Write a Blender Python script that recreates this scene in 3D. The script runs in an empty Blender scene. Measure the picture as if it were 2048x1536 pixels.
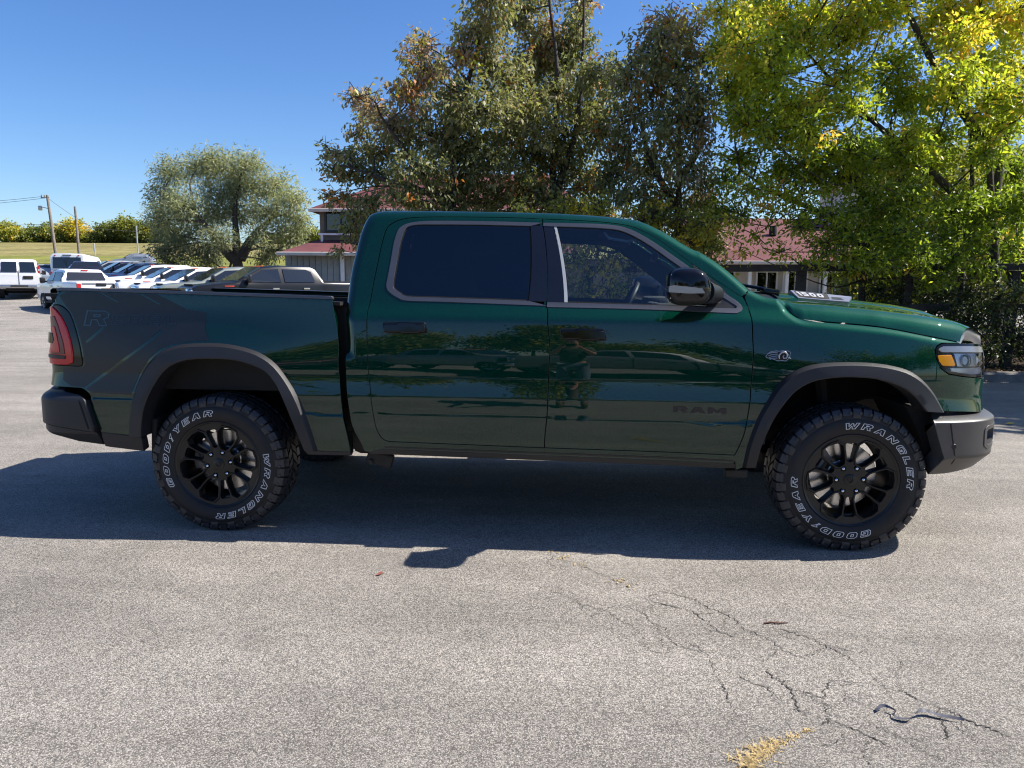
import bpy, bmesh, math, random
import numpy as np
from mathutils import Vector, Matrix
from mathutils.geometry import delaunay_2d_cdt
PI = math.pi
sc = bpy.context.scene
COL = sc.collection

# ------------------------------------------------------------------ camera, sky, sun, exposure
CAM = np.array([2.080, -5.080, 1.509])
YAW, PITCH, ROLL = 0.07694, -0.14099, 0.00511
def cam_axes():
    cy, sy = math.cos(YAW), math.sin(YAW)
    r = np.array([cy, sy, 0.]); f = np.array([-sy, cy, 0.]); up = np.array([0, 0, 1.])
    f2 = f*math.cos(PITCH)+up*math.sin(PITCH); u2 = -f*math.sin(PITCH)+up*math.cos(PITCH)
    return r*math.cos(ROLL)+u2*math.sin(ROLL), -r*math.sin(ROLL)+u2*math.cos(ROLL), f2
_r, _u, _f = cam_axes()
cd = bpy.data.cameras.new('camera'); cam = bpy.data.objects.new('camera', cd); COL.objects.link(cam)
cam.matrix_world = Matrix(((_r[0], _u[0], -_f[0], CAM[0]), (_r[1], _u[1], -_f[1], CAM[1]), (_r[2], _u[2], -_f[2], CAM[2]), (0, 0, 0, 1)))
cd.sensor_width = 36; cd.lens = 1450.92/2048*36; cd.clip_start = .05; cd.clip_end = 3000
sc.camera = cam

SUN = Vector((.90, .145, 1.0)).normalized()            # towards the sun
world = bpy.data.worlds.new('World'); sc.world = world; world.use_nodes = True
wn = world.node_tree.nodes; wl = world.node_tree.links
sky = wn.new('ShaderNodeTexSky'); sky.sky_type = 'NISHITA'; sky.sun_disc = False
sky.sun_elevation = math.asin(SUN.z); sky.sun_rotation = math.atan2(SUN.x, SUN.y)
sky.altitude = 300; sky.air_density = 1.0; sky.dust_density = .9; sky.ozone_density = 5.0
bgn = wn['Background']; bgn.inputs['Strength'].default_value = .096
hs = wn.new('ShaderNodeHueSaturation'); hs.inputs['Saturation'].default_value = 1.2; hs.inputs['Hue'].default_value = .508; wl.new(sky.outputs[0], hs.inputs['Color']); wl.new(hs.outputs[0], bgn.inputs['Color'])
sd = bpy.data.lights.new('sun', 'SUN'); sun = bpy.data.objects.new('sun', sd); COL.objects.link(sun)
sd.energy = 5.0; sd.angle = math.radians(.53); sd.color = (1, .935, .84)
sun.rotation_euler = SUN.to_track_quat('Z', 'Y').to_euler(); sun.location = (20, 3, 30)
sc.view_settings.view_transform = 'Standard'; sc.view_settings.look = 'None'
sc.view_settings.exposure = .88; sc.view_settings.gamma = 1; sc.view_settings.use_curve_mapping = False
sc.cycles.max_bounces = 10; sc.cycles.transparent_max_bounces = 24; sc.cycles.sample_clamp_indirect = 6
sc.cycles.filter_width = 1.15; sc.cycles.caustics_reflective = False; sc.cycles.caustics_refractive = False

# ------------------------------------------------------------------ site axes: l to the right, d away from the camera, on the level
SR = np.array([math.cos(YAW), math.sin(YAW)]); SF = np.array([-math.sin(YAW), math.cos(YAW)])
def S(l, d, z=0.):
    p = CAM[:2]+SR*l+SF*d
    return Vector((p[0], p[1], z))
def S_arr(a):
    a = np.asarray(a, float)
    q = CAM[:2]+a[:, :1]*SR+a[:, 1:2]*SF
    return np.column_stack([q, a[:, 2]])
def site_rot(rx, ry):                                  # world heading of a direction given on the site axes
    v = SR*rx+SF*ry
    return math.atan2(v[1], v[0])
def gz(d):                                             # height of the ground, d metres away
    return float(np.interp(d, [32, 45, 60, 90, 96, 105, 130, 160, 190, 260, 900], [0, .62, 1.3, 2.85, 3.3, 4.4, 7.2, 9.4, 10.2, 9.5, 4]))

# ------------------------------------------------------------------ materials
MAT = {}
def nt(name):
    m = bpy.data.materials.new(name); m.use_nodes = True; MAT[name] = m
    return m, m.node_tree.nodes, m.node_tree.links, m.node_tree.nodes['Principled BSDF']
def simple(name, col, rough=.5, metal=0., coat=0., spec=.5, var=.0, vscale=8., bump=0., bscale=200., croug=.03, emit=None):
    m, n, l, b = nt(name)
    b.inputs['Base Color'].default_value = (*col, 1); b.inputs['Roughness'].default_value = rough
    b.inputs['Metallic'].default_value = metal; b.inputs['Coat Weight'].default_value = coat
    b.inputs['Coat Roughness'].default_value = croug; b.inputs['Specular IOR Level'].default_value = spec
    tc = n.new('ShaderNodeTexCoord')
    if var > 0:
        t = n.new('ShaderNodeTexNoise'); t.inputs['Scale'].default_value = vscale; t.inputs['Detail'].default_value = 6
        l.new(tc.outputs['Object'], t.inputs['Vector'])
        r = n.new('ShaderNodeMapRange'); r.inputs[3].default_value = 1-var; r.inputs[4].default_value = 1+var
        r.inputs[1].default_value = .3; r.inputs[2].default_value = .7
        l.new(t.outputs[0], r.inputs[0])
        mx = n.new('ShaderNodeMix'); mx.data_type = 'RGBA'; mx.blend_type = 'MULTIPLY'; mx.inputs[0].default_value = 1
        mx.inputs[6].default_value = (*col, 1); l.new(r.outputs[0], mx.inputs[7]); l.new(mx.outputs[2], b.inputs['Base Color'])
    if bump > 0:
        t = n.new('ShaderNodeTexNoise'); t.inputs['Scale'].default_value = bscale; t.inputs['Detail'].default_value = 3
        l.new(tc.outputs['Object'], t.inputs['Vector'])
        bp = n.new('ShaderNodeBump'); bp.inputs['Strength'].default_value = bump; bp.inputs['Distance'].default_value = .002
        l.new(t.outputs[0], bp.inputs['Height']); l.new(bp.outputs[0], b.inputs['Normal'])
    return m
def glass_mat(name, tint, refl=1.0, rough=0.0, ior=1.75):
    m = bpy.data.materials.new(name); m.use_nodes = True; MAT[name] = m
    n, l = m.node_tree.nodes, m.node_tree.links
    n.remove(n['Principled BSDF']); out = n['Material Output']
    tr = n.new('ShaderNodeBsdfTransparent'); tr.inputs[0].default_value = (*tint, 1)
    gl = n.new('ShaderNodeBsdfGlossy'); gl.inputs['Roughness'].default_value = rough; gl.inputs[0].default_value = (refl, refl, refl, 1)
    fr = n.new('ShaderNodeFresnel'); fr.inputs[0].default_value = ior
    mx = n.new('ShaderNodeMixShader'); l.new(fr.outputs[0], mx.inputs[0]); l.new(tr.outputs[0], mx.inputs[1]); l.new(gl.outputs[0], mx.inputs[2])
    l.new(mx.outputs[0], out.inputs[0])
    return m

def paint(name, base, flake, metal=.75, rough=.38, coat=1.0):
    m, n, l, b = nt(name)
    tc = n.new('ShaderNodeTexCoord')
    v = n.new('ShaderNodeTexVoronoi'); v.inputs['Scale'].default_value = 900; l.new(tc.outputs['Object'], v.inputs['Vector'])
    mx = n.new('ShaderNodeMix'); mx.data_type = 'RGBA'; mx.inputs[6].default_value = (*base, 1); mx.inputs[7].default_value = (*flake, 1)
    sx = n.new('ShaderNodeSeparateColor'); l.new(v.outputs['Color'], sx.inputs[0]); l.new(sx.outputs[0], mx.inputs[0])
    l.new(mx.outputs[2], b.inputs['Base Color'])
    b.inputs['Metallic'].default_value = metal; b.inputs['Roughness'].default_value = rough
    b.inputs['Coat Weight'].default_value = coat; b.inputs['Coat Roughness'].default_value = .012; b.inputs['Coat IOR'].default_value = 1.60; b.inputs['Specular Tint'].default_value = (.10, .65, .40, 1)
    nz = n.new('ShaderNodeTexNoise'); nz.inputs['Scale'].default_value = 7; nz.inputs['Detail'].default_value = 2; l.new(tc.outputs['Object'], nz.inputs['Vector'])
    bp = n.new('ShaderNodeBump'); bp.inputs['Strength'].default_value = .025; bp.inputs['Distance'].default_value = .004
    l.new(nz.outputs[0], bp.inputs['Height']); l.new(bp.outputs[0], b.inputs['Coat Normal'])
    return m
paint('green_paint', (.0002, .010, .0064), (.0010, .056, .034), .95, .69)
simple('flare_plastic', (.0125, .013, .0165), .50, bump=.25, bscale=900, var=.12, vscale=6)
simple('bumper_paint', (.075, .073, .074), .40, metal=.45, var=.08, vscale=5)
simple('satin_trim', (.095, .10, .118), .38, metal=.5, var=.06)
simple('satin_black', (.012, .012, .014), .38, var=.1)
simple('pillar_black', (.008, .008, .011), .16, coat=.5, var=.1)
simple('gloss_black', (.004, .004, .005), .06, spec=.45)
simple('matte_black', (.008, .008, .008), .8, var=.2)
simple('void_black', (.004, .004, .004), .9)
simple('decal_grey', (.0105, .0135, .0165), .36, var=.06)
simple('rubber', (.0115, .0115, .013), .62, spec=.4, var=.25, vscale=14, bump=.35, bscale=120)
simple('tread_rubber', (.024, .025, .030), .46, var=.3, vscale=30, bump=.3, bscale=160)
simple('white_letter', (.62, .63, .64), .6, var=.12, vscale=40)
simple('rim_black', (.0045, .0048, .006), .34, coat=.15, spec=.4, var=.08, croug=.2)
simple('chrome', (.75, .76, .78), .08, metal=1.0)
simple('disc_steel', (.60, .59, .58), .22, metal=1.0, var=.1, vscale=25)
simple('caliper_grey', (.16, .16, .165), .45, metal=.6, var=.2, vscale=30)

def lens_mat(name, col, trans):
    m, n, l, b = nt(name); b.inputs['Base Color'].default_value = (*col, 1); b.inputs['Roughness'].default_value = .2; b.inputs['Coat Weight'].default_value = .5
    t = n.new('ShaderNodeBsdfTranslucent'); t.inputs[0].default_value = (*col, 1); mx = n.new('ShaderNodeMixShader'); mx.inputs[0].default_value = trans
    l.new(b.outputs[0], mx.inputs[1]); l.new(t.outputs[0], mx.inputs[2]); l.new(mx.outputs[0], n['Material Output'].inputs[0])
simple('red_lens', (.52, .010, .016), .14, coat=.2)
simple('deep_red', (.12, .003, .006), .2, coat=.3)
simple('silver_metal', (.40, .41, .43), .30, metal=.85, var=.05)
simple('bright_bezel', (.30, .30, .30), .28, metal=.6)
simple('lamp_silver', (.70, .72, .76), .22, metal=.35)
simple('seat_leather', (.030, .031, .034), .5, var=.15, bump=.3, bscale=60)
simple('liner_grey', (.045, .047, .05), .8, var=.1)
simple('light_trim', (.42, .44, .45), .5)
simple('frame_steel', (.020, .019, .018), .6, metal=.3, var=.4, vscale=9)
lens_mat('amber_lens', (1.0, .42, .015), .45)
glass_mat('clear_glass', (.74, .81, .83))
glass_mat('privacy_glass', (.035, .045, .06))
glass_mat('lens_glass', (.97, .98, .985), .8, ior=1.4)
glass_mat('house_glass', (.10, .12, .13))
simple('decal_line', (.008, .024, .030), .2, coat=.6); simple('decal_faint', (.009, .016, .021), .26, coat=.2)
simple('sticker_paper', (.55, .56, .58), .5)

# ------------------------------------------------------------------ object helpers
def tag(o, label=None, cat=None, group=None, kind=None):
    if label: o['label'] = label
    if cat: o['category'] = cat
    if group: o['group'] = group
    if kind: o['kind'] = kind
    return o
def thing(name, label, cat, loc=(0, 0, 0), rz=0., group=None):
    o = bpy.data.objects.new(name, None); COL.objects.link(o); o.empty_display_size = .2
    o.location = loc; o.rotation_euler = (0, 0, rz)
    return tag(o, label, cat, group)
def link(name, me, mat=None, parent=None):
    o = bpy.data.objects.new(name, me); COL.objects.link(o)
    if mat is not None:
        for k in (mat if isinstance(mat, (list, tuple)) else [mat]): me.materials.append(MAT[k] if isinstance(k, str) else k)
    if parent is not None: o.parent = parent
    return o
class MB:
    """collects shapes, then links them as one mesh object"""
    def __init__(s): s.v = []; s.f = []; s.m = []; s.n = []
    def add(s, V, F, mi=0):
        b = len(s.v); s.v += [tuple(map(float, p)) for p in V]
        for f in F: s.f.append(tuple(i+b for i in f)); s.m.append(mi)
        return s
    def box(s, c, d, rz=0., mi=0, rx=0., ry=0., taper=1.):
        x, y, z = [k/2 for k in d]
        V = [(-x, -y, -z), (x, -y, -z), (x, y, -z), (-x, y, -z), (-x*taper, -y*taper, z), (x*taper, -y*taper, z), (x*taper, y*taper, z), (-x*taper, y*taper, z)]
        R = Matrix.Rotation(rz, 3, 'Z') @ Matrix.Rotation(ry, 3, 'Y') @ Matrix.Rotation(rx, 3, 'X')
        V = [tuple(R @ Vector(p)+Vector(c)) for p in V]
        return s.add(V, [(0, 3, 2, 1), (4, 5, 6, 7), (0, 1, 5, 4), (1, 2, 6, 5), (2, 3, 7, 6), (3, 0, 4, 7)], mi)
    def bbox(s, c, d, r=.01, rz=0., mi=0, rx=0., ry=0., seg=2):
        bm = bmesh.new(); bmesh.ops.create_cube(bm, size=1.0)
        for v in bm.verts: v.co = Vector((v.co.x*d[0], v.co.y*d[1], v.co.z*d[2]))
        bmesh.ops.bevel(bm, geom=bm.edges[:], offset=r, segments=seg, affect='EDGES', profile=.5)
        R = Matrix.Rotation(rz, 3, 'Z') @ Matrix.Rotation(ry, 3, 'Y') @ Matrix.Rotation(rx, 3, 'X')
        bm.verts.ensure_lookup_table(); bm.verts.index_update()
        V = [tuple(R @ v.co+Vector(c)) for v in bm.verts]; F = [tuple(v.index for v in f.verts) for f in bm.faces]
        bm.free(); return s.add(V, F, mi)
    def tube(s, pts, r, n=8, mi=0, cap=True):
        P = [Vector(p) for p in pts]; rr = r if isinstance(r, (list, tuple, np.ndarray)) else [r]*len(P)
        V = []; F = []; prev = None
        for i, p in enumerate(P):
            t = (P[min(i+1, len(P)-1)]-P[max(i-1, 0)])
            t = t.normalized() if t.length > 1e-9 else Vector((0, 0, 1))
            a = prev if prev is not None else (Vector((0, 0, 1)) if abs(t.z) < .9 else Vector((1, 0, 0)))
            x = (a-t*a.dot(t)).normalized(); y = t.cross(x); prev = x
            for k in range(n):
                w = 2*PI*k/n; V.append(p+(x*math.cos(w)+y*math.sin(w))*rr[i])
        for i in range(len(P)-1):
            for k in range(n):
                a = i*n+k; b = i*n+(k+1) % n; F.append((a, b, b+n, a+n))
        if cap: F.append(tuple(range(n))[::-1]); F.append(tuple((len(P)-1)*n+k for k in range(n)))
        return s.add(V, F, mi)
    def lathe(s, prof, c=(0, 0, 0), axis='Y', n=32, mi=0, closed=False):
        """prof: list of (r, h) turned round an axis through c"""
        V = []; F = []
        for r, h in prof:
            for k in range(n):
                w = 2*PI*k/n; a, b = r*math.cos(w), r*math.sin(w)
                V.append({'Y': (a, h, b), 'Z': (a, b, h), 'X': (h, a, b)}[axis])
        V = [(p[0]+c[0], p[1]+c[1], p[2]+c[2]) for p in V]
        m = len(prof)
        for i in range(m if closed else m-1):
            j = (i+1) % m
            for k in range(n):
                q = (i*n+k, i*n+(k+1) % n, j*n+(k+1) % n, j*n+k)
                F.append(q if axis == 'Y' else q[::-1])
        return s.add(V, F, mi)
    def prism(s, poly, d0, d1, axis='Y', mi=0):
        """closed polygon (a, b) extruded from d0 to d1 along an axis"""
        def P(a, b, d): return {'Y': (a, d, b), 'Z': (a, b, d), 'X': (d, a, b)}[axis]
        n = len(poly); V = [P(a, b, d0) for a, b in poly]+[P(a, b, d1) for a, b in poly]
        F = [(i, (i+1) % n, (i+1) % n+n, i+n) for i in range(n)]+[tuple(range(n))[::-1], tuple(range(n, 2*n))]
        return s.add(V, F, mi)
    def build(s, name, mat, parent=None, smooth=False, angle=40, recalc=True, mesh_only=False):
        me = bpy.data.meshes.new(name); me.from_pydata(s.v, [], s.f)
        me.polygons.foreach_set('material_index', s.m)
        if recalc:
            bm = bmesh.new(); bm.from_mesh(me); bmesh.ops.recalc_face_normals(bm, faces=bm.faces); bm.to_mesh(me); bm.free()
        if smooth:
            me.polygons.foreach_set('use_smooth', [True]*len(me.polygons))
            me.set_sharp_from_angle(angle=math.radians(angle))
        if mesh_only:
            for k in (mat if isinstance(mat, (list, tuple)) else [mat]): me.materials.append(MAT[k])
            return me
        return link(name, me, mat, parent)
def dup(root, loc=None, rz=None, label=None, group=None, swap=None):
    """a copy of a thing with copies of its parts and sub-parts; swap maps material names"""
    def cp(o, par):
        c = o.copy(); COL.objects.link(c)
        if par is not None:
            c.parent = par; c.matrix_parent_inverse = o.matrix_parent_inverse.copy()
        if swap and o.type == 'MESH':
            for s_ in c.material_slots:
                if s_.material and s_.material.name in swap:
                    nm = swap[s_.material.name]; s_.link = 'OBJECT'; s_.material = MAT[nm]
        for ch in o.children: cp(ch, c)
        return c
    r = cp(root, None)
    if loc is not None: r.location = loc
    if rz is not None: r.rotation_euler = (0, 0, rz)
    if label: r['label'] = label
    if group: r['group'] = group
    return r
def catmull(P, n=6):
    P = [np.array(p, float) for p in P]; out = []
    for i in range(len(P)-1):
        p0 = P[i-1] if i > 0 else 2*P[0]-P[1]; p1, p2 = P[i], P[i+1]; p3 = P[i+2] if i+2 < len(P) else 2*P[-1]-P[-2]
        for k in range(n):
            t = k/n; out.append(.5*((2*p1)+(-p0+p2)*t+(2*p0-5*p1+4*p2-p3)*t*t+(-p0+3*p1-3*p2+p3)*t**3))
    out.append(P[-1]); return np.array(out)
def dens(P, ds, closed=True):
    P = [np.array(p, float) for p in P]; out = []
    m = len(P) if closed else len(P)-1
    for i in range(m):
        a, b = P[i], P[(i+1) % len(P)]; k = max(1, int(math.ceil(np.linalg.norm(b-a)/ds)))
        for j in range(k): out.append(a+(b-a)*j/k)
    if not closed: out.append(P[-1])
    return np.array(out)
def clean(P, eps=.0015):
    out = []
    for p in P:
        if not out or np.linalg.norm(np.array(p)-out[-1]) > eps: out.append(np.array(p, float))
    if len(out) > 2 and np.linalg.norm(out[0]-out[-1]) < eps: out.pop()
    return np.array(out)
def area2(P):
    P = np.asarray(P); x, y = P[:, 0], P[:, 1]
    return .5*np.sum(x*np.roll(y, -1)-np.roll(x, -1)*y)
def inset(P, d):
    """closed polygon moved inwards by d (outwards when negative)"""
    P = clean(P); s = 1 if area2(P) > 0 else -1
    a = P-np.roll(P, 1, 0); b = np.roll(P, -1, 0)-P
    a /= np.linalg.norm(a, axis=1)[:, None]+1e-12; b /= np.linalg.norm(b, axis=1)[:, None]+1e-12
    na = np.column_stack([-a[:, 1], a[:, 0]])*s; nb = np.column_stack([-b[:, 1], b[:, 0]])*s
    m = na+nb; ml = np.linalg.norm(m, axis=1)[:, None]+1e-9; m /= ml
    c = np.clip(np.sum(m*na, axis=1), .45, 1)[:, None]
    return P+m*d/c
def inside(pts, poly):
    x, y = pts[:, 0], pts[:, 1]; r = np.zeros(len(pts), bool); n = len(poly); j = n-1
    for i in range(n):
        xi, yi = poly[i]; xj, yj = poly[j]
        c = ((yi > y) != (yj > y)) & (x < (xj-xi)*(y-yi)/(yj-yi+1e-15)+xi); r ^= c; j = i
    return r
def dist_poly(pts, L, closed):
    L = np.asarray(L); A = L if closed else L[:-1]; B = np.roll(L, -1, 0) if closed else L[1:]
    best = np.full(len(pts), 1e9); sgn = np.ones(len(pts))
    for a, b in zip(A, B):
        ab = b-a; t = np.clip(((pts-a)@ab)/(ab@ab+1e-15), 0, 1); q = a+t[:, None]*ab
        d = np.linalg.norm(pts-q, axis=1); k = d < best-1e-9
        cr = ab[0]*(pts[:, 1]-a[1])-ab[1]*(pts[:, 0]-a[0])
        best = np.where(k, d, best); sgn = np.where(k, np.where(cr <= 0, 1, -1), sgn)
    return best, sgn
def cdt(loops, grid, extra=None, gap=.006):
    """triangulate outer loop minus holes with interior points; returns pts, tris, loop index lists"""
    loops = [clean(l) for l in loops]; pts = []; edges = []; ids = []
    for l in loops:
        b = len(pts); pts += [tuple(p) for p in l]; k = len(l)
        edges += [(b+i, b+(i+1) % k) for i in range(k)]; ids.append(list(range(b, b+k)))
    nb = len(pts); o = loops[0]; mn, mx = o.min(0), o.max(0); G = []
    if grid:
        gx = np.arange(mn[0]+grid[0]*.5, mx[0], grid[0]); gy = np.arange(mn[1]+grid[1]*.5, mx[1], grid[1])
        if len(gx) and len(gy):
            X, Y = np.meshgrid(gx, gy); X = X+(np.arange(len(gy)) % 2)[:, None]*grid[0]*.5; G.append(np.column_stack([X.ravel(), Y.ravel()]))
    if extra is not None and len(extra): G.append(np.asarray(extra))
    if G:
        G = np.vstack(G); k = inside(G, o)
        for h in loops[1:]: k &= ~inside(G, h)
        G = G[k]
        for l in loops:
            if len(G): G = G[dist_poly(G, l, True)[0] > gap]
        pts += [tuple(p) for p in G]
    vo, eo, fo, ov, oe, of = delaunay_2d_cdt([Vector(p) for p in pts], edges, [], 0, 1e-7, True)
    back = {}
    for i, src in enumerate(ov):
        for s_ in src: back[s_] = i
    V = np.array([tuple(v) for v in vo]); F = np.array([f for f in fo if len(f) == 3])
    c = V[F].mean(1); k = inside(c, loops[0])
    for h in loops[1:]: k &= ~inside(c, h)
    return V, F[k], [[back[i] for i in l] for l in ids]

# ---- body surface of the green pickup: (u, z) -> point; u runs along the flank and round both corners
PHI_U = [-2.0,-1.21,-1.10,-1.01,-.95,-.86,-.6,3.3,3.76,3.96,4.10,4.22,4.33,4.45,4.58,4.82,5.12,5.75]
PHI_D = [-90,-88,-70,-30,-8,-1.5,0,0,1.2,3.2,7,14,28,50,68,79,85,90]
_U = np.linspace(-2.2, 5.75, 1591)
_P = np.radians(np.interp(_U, PHI_U, PHI_D))
_PX = np.concatenate([[0], np.cumsum(np.cos((_P[1:]+_P[:-1])/2)*(_U[1]-_U[0]))])
_PY = np.concatenate([[0], np.cumsum(np.sin((_P[1:]+_P[:-1])/2)*(_U[1]-_U[0]))])
_PX += 1.0-np.interp(1.0, _U, _PX)
_PY += -1.0-np.interp(1.0, _U, _PY)
# tilt of the flank (degrees, + faces up) against height
TILT_Z = [.40,.52,.60,.735,.742,.752,.80,.838,.850,.90,.945,.965,1.00,1.06,1.12,1.20,1.268,1.283,1.30,1.32,1.355,1.385,1.5,1.7,1.92,2.1]
TILT_D = [-30,-12,-4,-1.5,5,-1.0,-.6,-.6,10,9,7,1.2,1.2,2.4,3.6,5.6,6.8,13,26,34,34,24,21.5,23,26,28]
_Z = np.linspace(.40, 2.1, 851)
_T = np.tan(np.radians(np.interp(_Z, TILT_Z, TILT_D)))
_WZ = -np.concatenate([[0], np.cumsum((_T[1:]+_T[:-1])/2*(_Z[1]-_Z[0]))])
_WZ += 1.0-np.interp(1.0, _Z, _WZ)
_WB = np.where(_Z > 1.2, np.interp(1.2, _Z, _WZ)-(_Z-1.2)*math.tan(math.radians(6.2)), _WZ)   # the bed keeps upright above
def W0(u, z):
    u = np.asarray(u, float); z = np.asarray(z, float)
    sh = np.interp(u, [3.1, 3.5, 3.8, 4.2], [0, .018, .045, .075])
    w = np.where(u < .835, np.interp(z, _Z, _WB), np.interp(z+sh, _Z, _WZ))
    b = np.clip((1.36-z)/.36, 0, 1); b = b*b*(3-2*b)
    w = w+.040*np.exp(-((u+.05)/.58)**2)*b+.036*np.exp(-((u-3.70)/.62)**2)*b
    zs = np.interp(u, [-.4, .4, .83, .84, 2.7, 2.9, 3.1], [.806, .745, .722, .745, .725, .722, .737])
    am = np.interp(u, [-.42, -.38, .5, .55, .82, .84, 2.7, 2.9], [.009, 0, 0, .007, .007, .0012, .0012, .007])
    t = np.clip((zs+.006-z)/.012, 0, 1)
    return w+am*t*t*(3-2*t)
def M(u, z, off=0., wf=W0):
    u = np.asarray(u, float); z = np.asarray(z, float)
    x = np.interp(u, _U, _PX); y = np.interp(u, _U, _PY); p = np.interp(u, _U, _P)
    w = wf(u, z)+off-1.0
    fr = np.clip((u-4.15)/.5, 0, 1)
    fr = fr*fr*(3-2*fr)
    lean = -.5*np.clip(z-1.10, 0, 1)**1.5-.05*np.clip(1.02-z,0,.12)*fr*2.0
    tail = np.clip((-.90-u)/.14, 0, 1)*np.clip((z-1.08)/.27, 0, 1)*.055
    return np.stack([x+np.sin(p)*w+lean+tail, y-np.cos(p)*w, z+0*u], -1)
K = {}
K['cab_rear'] = [(0.908,0.484),(0.877,0.573),(0.833,0.673),(0.803,0.899),(0.797,1.106),(0.819,1.25),(0.846,1.364),(0.875,1.437),(0.948,1.576),(1.097,1.782),(1.2,1.888),(1.249,1.916)]
K['roof'] = [(1.248,1.916),(1.322,1.93),(1.522,1.932),(1.719,1.93),(2.041,1.925),(2.387,1.914),(2.395,1.913),(2.578,1.9),(2.783,1.877),(2.86,1.851)]
K['apillar'] = [(2.858,1.85),(2.92,1.803),(3.014,1.708),(3.059,1.682),(3.133,1.601),(3.213,1.471)]
K['rdoor_top'] = [(2.265,1.879),(2.022,1.887),(1.703,1.891),(1.507,1.888),(1.408,1.874),(1.335,1.848),(1.281,1.809),(1.191,1.696),(1.071,1.513),(0.999,1.378),(0.972,1.323),(0.933,1.171),(0.926,1.025)]
K['rdoor_back'] = [(0.942,0.891),(0.95,0.804),(0.96,0.732),(0.974,0.659),(0.996,0.61),(1.02,0.586),(1.052,0.576)]
K['doors_bottom'] = [(1.052,0.576),(1.373,0.571),(1.959,0.562),(2.453,0.553),(3.021,0.547)]
K['doors_split'] = [(2.263,1.878),(2.239,1.837),(2.043,1.421),(2.026,1.37),(2.0,1.292),(1.968,1.023),(1.975,0.861),(1.97,0.767),(1.962,0.704),(1.956,0.623),(1.954,0.559)]
K['fdoor_top'] = [(2.262,1.877),(2.551,1.862),(2.723,1.839),(2.799,1.804),(2.872,1.735),(2.992,1.578),(3.121,1.447),(3.15,1.432),(3.159,1.403),(3.157,1.362),(3.128,1.258),(3.107,1.141)]
K['fdoor_front'] = [(3.139,1.302),(3.107,1.153),(3.098,1.003),(3.091,0.852),(3.071,0.699),(3.05,0.62),(3.021,0.547)]
K['rocker_bot'] = [(0.913,0.51),(1.399,0.504),(1.986,0.488),(2.686,0.466),(3.009,0.462)]
K['rwin_out'] = [(2.242,1.852),(1.879,1.862),(1.597,1.864),(1.49,1.858),(1.432,1.847),(1.391,1.831),(1.347,1.799),(1.275,1.709),(1.159,1.526),(1.133,1.477),(1.135,1.446),(1.174,1.412),(1.225,1.394),(1.399,1.39),(1.708,1.381),(2.025,1.371)]
K['rwin_in'] = [(2.161,1.834),(1.867,1.842),(1.534,1.844),(1.467,1.84),(1.43,1.831),(1.399,1.812),(1.362,1.773),(1.307,1.703),(1.203,1.539),(1.171,1.477),(1.176,1.455),(1.2,1.434),(1.235,1.416),(1.406,1.411),(1.715,1.403),(1.932,1.396)]
K['rapp'] = [(2.165,1.836),(2.233,1.834),(2.032,1.395),(1.933,1.397)]
K['fwin_out'] = [(2.25,1.852),(2.417,1.849),(2.601,1.842),(2.712,1.822),(2.796,1.76),(2.884,1.654),(2.974,1.545),(3.048,1.456),(3.104,1.4),(3.117,1.371),(3.106,1.353),(3.083,1.343),(3.046,1.339),(2.763,1.35),(2.408,1.359),(2.025,1.364)]
K['fwin_in'] = [(2.238,1.834),(2.405,1.828),(2.586,1.819),(2.685,1.8),(2.769,1.737),(2.858,1.629),(2.928,1.548),(3.011,1.452),(3.076,1.391),(3.09,1.376),(3.085,1.37),(3.052,1.364),(2.773,1.374),(2.417,1.382),(2.037,1.39)]
K['fapp'] = [(2.24,1.834),(2.301,1.831),(2.131,1.391),(2.04,1.393)]
K['fchan'] = [(2.301,1.831),(2.309,1.816),(2.145,1.39),(2.131,1.391)]
K['sail'] = [(2.962,1.611),(3.01,1.545),(3.059,1.479),(3.089,1.382),(3.083,1.37),(3.053,1.366),(2.926,1.371)]
K['rhandle'] = [(1.049,1.271),(1.297,1.208)]
K['fhandle'] = [(2.059,1.244),(2.308,1.178)]
K['bed_top'] = [(-0.805,1.453),(-0.578,1.449),(-0.273,1.441),(0.028,1.434),(0.474,1.423),(0.84,1.412)]
K['bed_front'] = [(0.788,1.281),(0.758,1.046),(0.769,0.888),(0.783,0.729),(0.808,0.608),(0.821,0.509)]
K['bed_rear'] = [(-0.805,1.453),(-0.844,1.43),(-0.877,1.401),(-0.913,1.371)]
K['tail_out'] = [(-0.996,1.327),(-0.953,1.345),(-0.909,1.353),(-0.876,1.352),(-0.846,1.329),(-0.833,1.295),(-0.828,1.226),(-0.821,1.146),(-0.809,1.065),(-0.802,1.013),(-0.812,0.997),(-0.832,0.993),(-0.87,0.996),(-0.95,0.998),(-0.983,1.001),(-1.0,1.025),(-0.988,1.154),(-1.008,1.223)]
K['bed_low'] = [(-0.984,0.991),(-0.985,0.944),(-0.957,0.879),(-0.941,0.863),(-0.858,0.863),(-0.807,0.86),(-0.769,0.838),(-0.752,0.812),(-0.733,0.737),(-0.707,0.637),(-0.719,0.674),(-0.7,0.607),(-0.518,0.592),(-0.444,0.586)]
K['flareR_o'] = [(-0.52,0.586),(-0.501,0.7),(-0.48,0.793),(-0.457,0.877),(-0.418,0.962),(-0.363,1.035),(-0.305,1.084),(-0.241,1.114),(-0.164,1.133),(-0.039,1.141),(0.084,1.139),(0.191,1.122),(0.293,1.091),(0.383,1.033),(0.452,0.95),(0.514,0.856),(0.558,0.748),(0.597,0.627),(0.622,0.514)]
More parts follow.
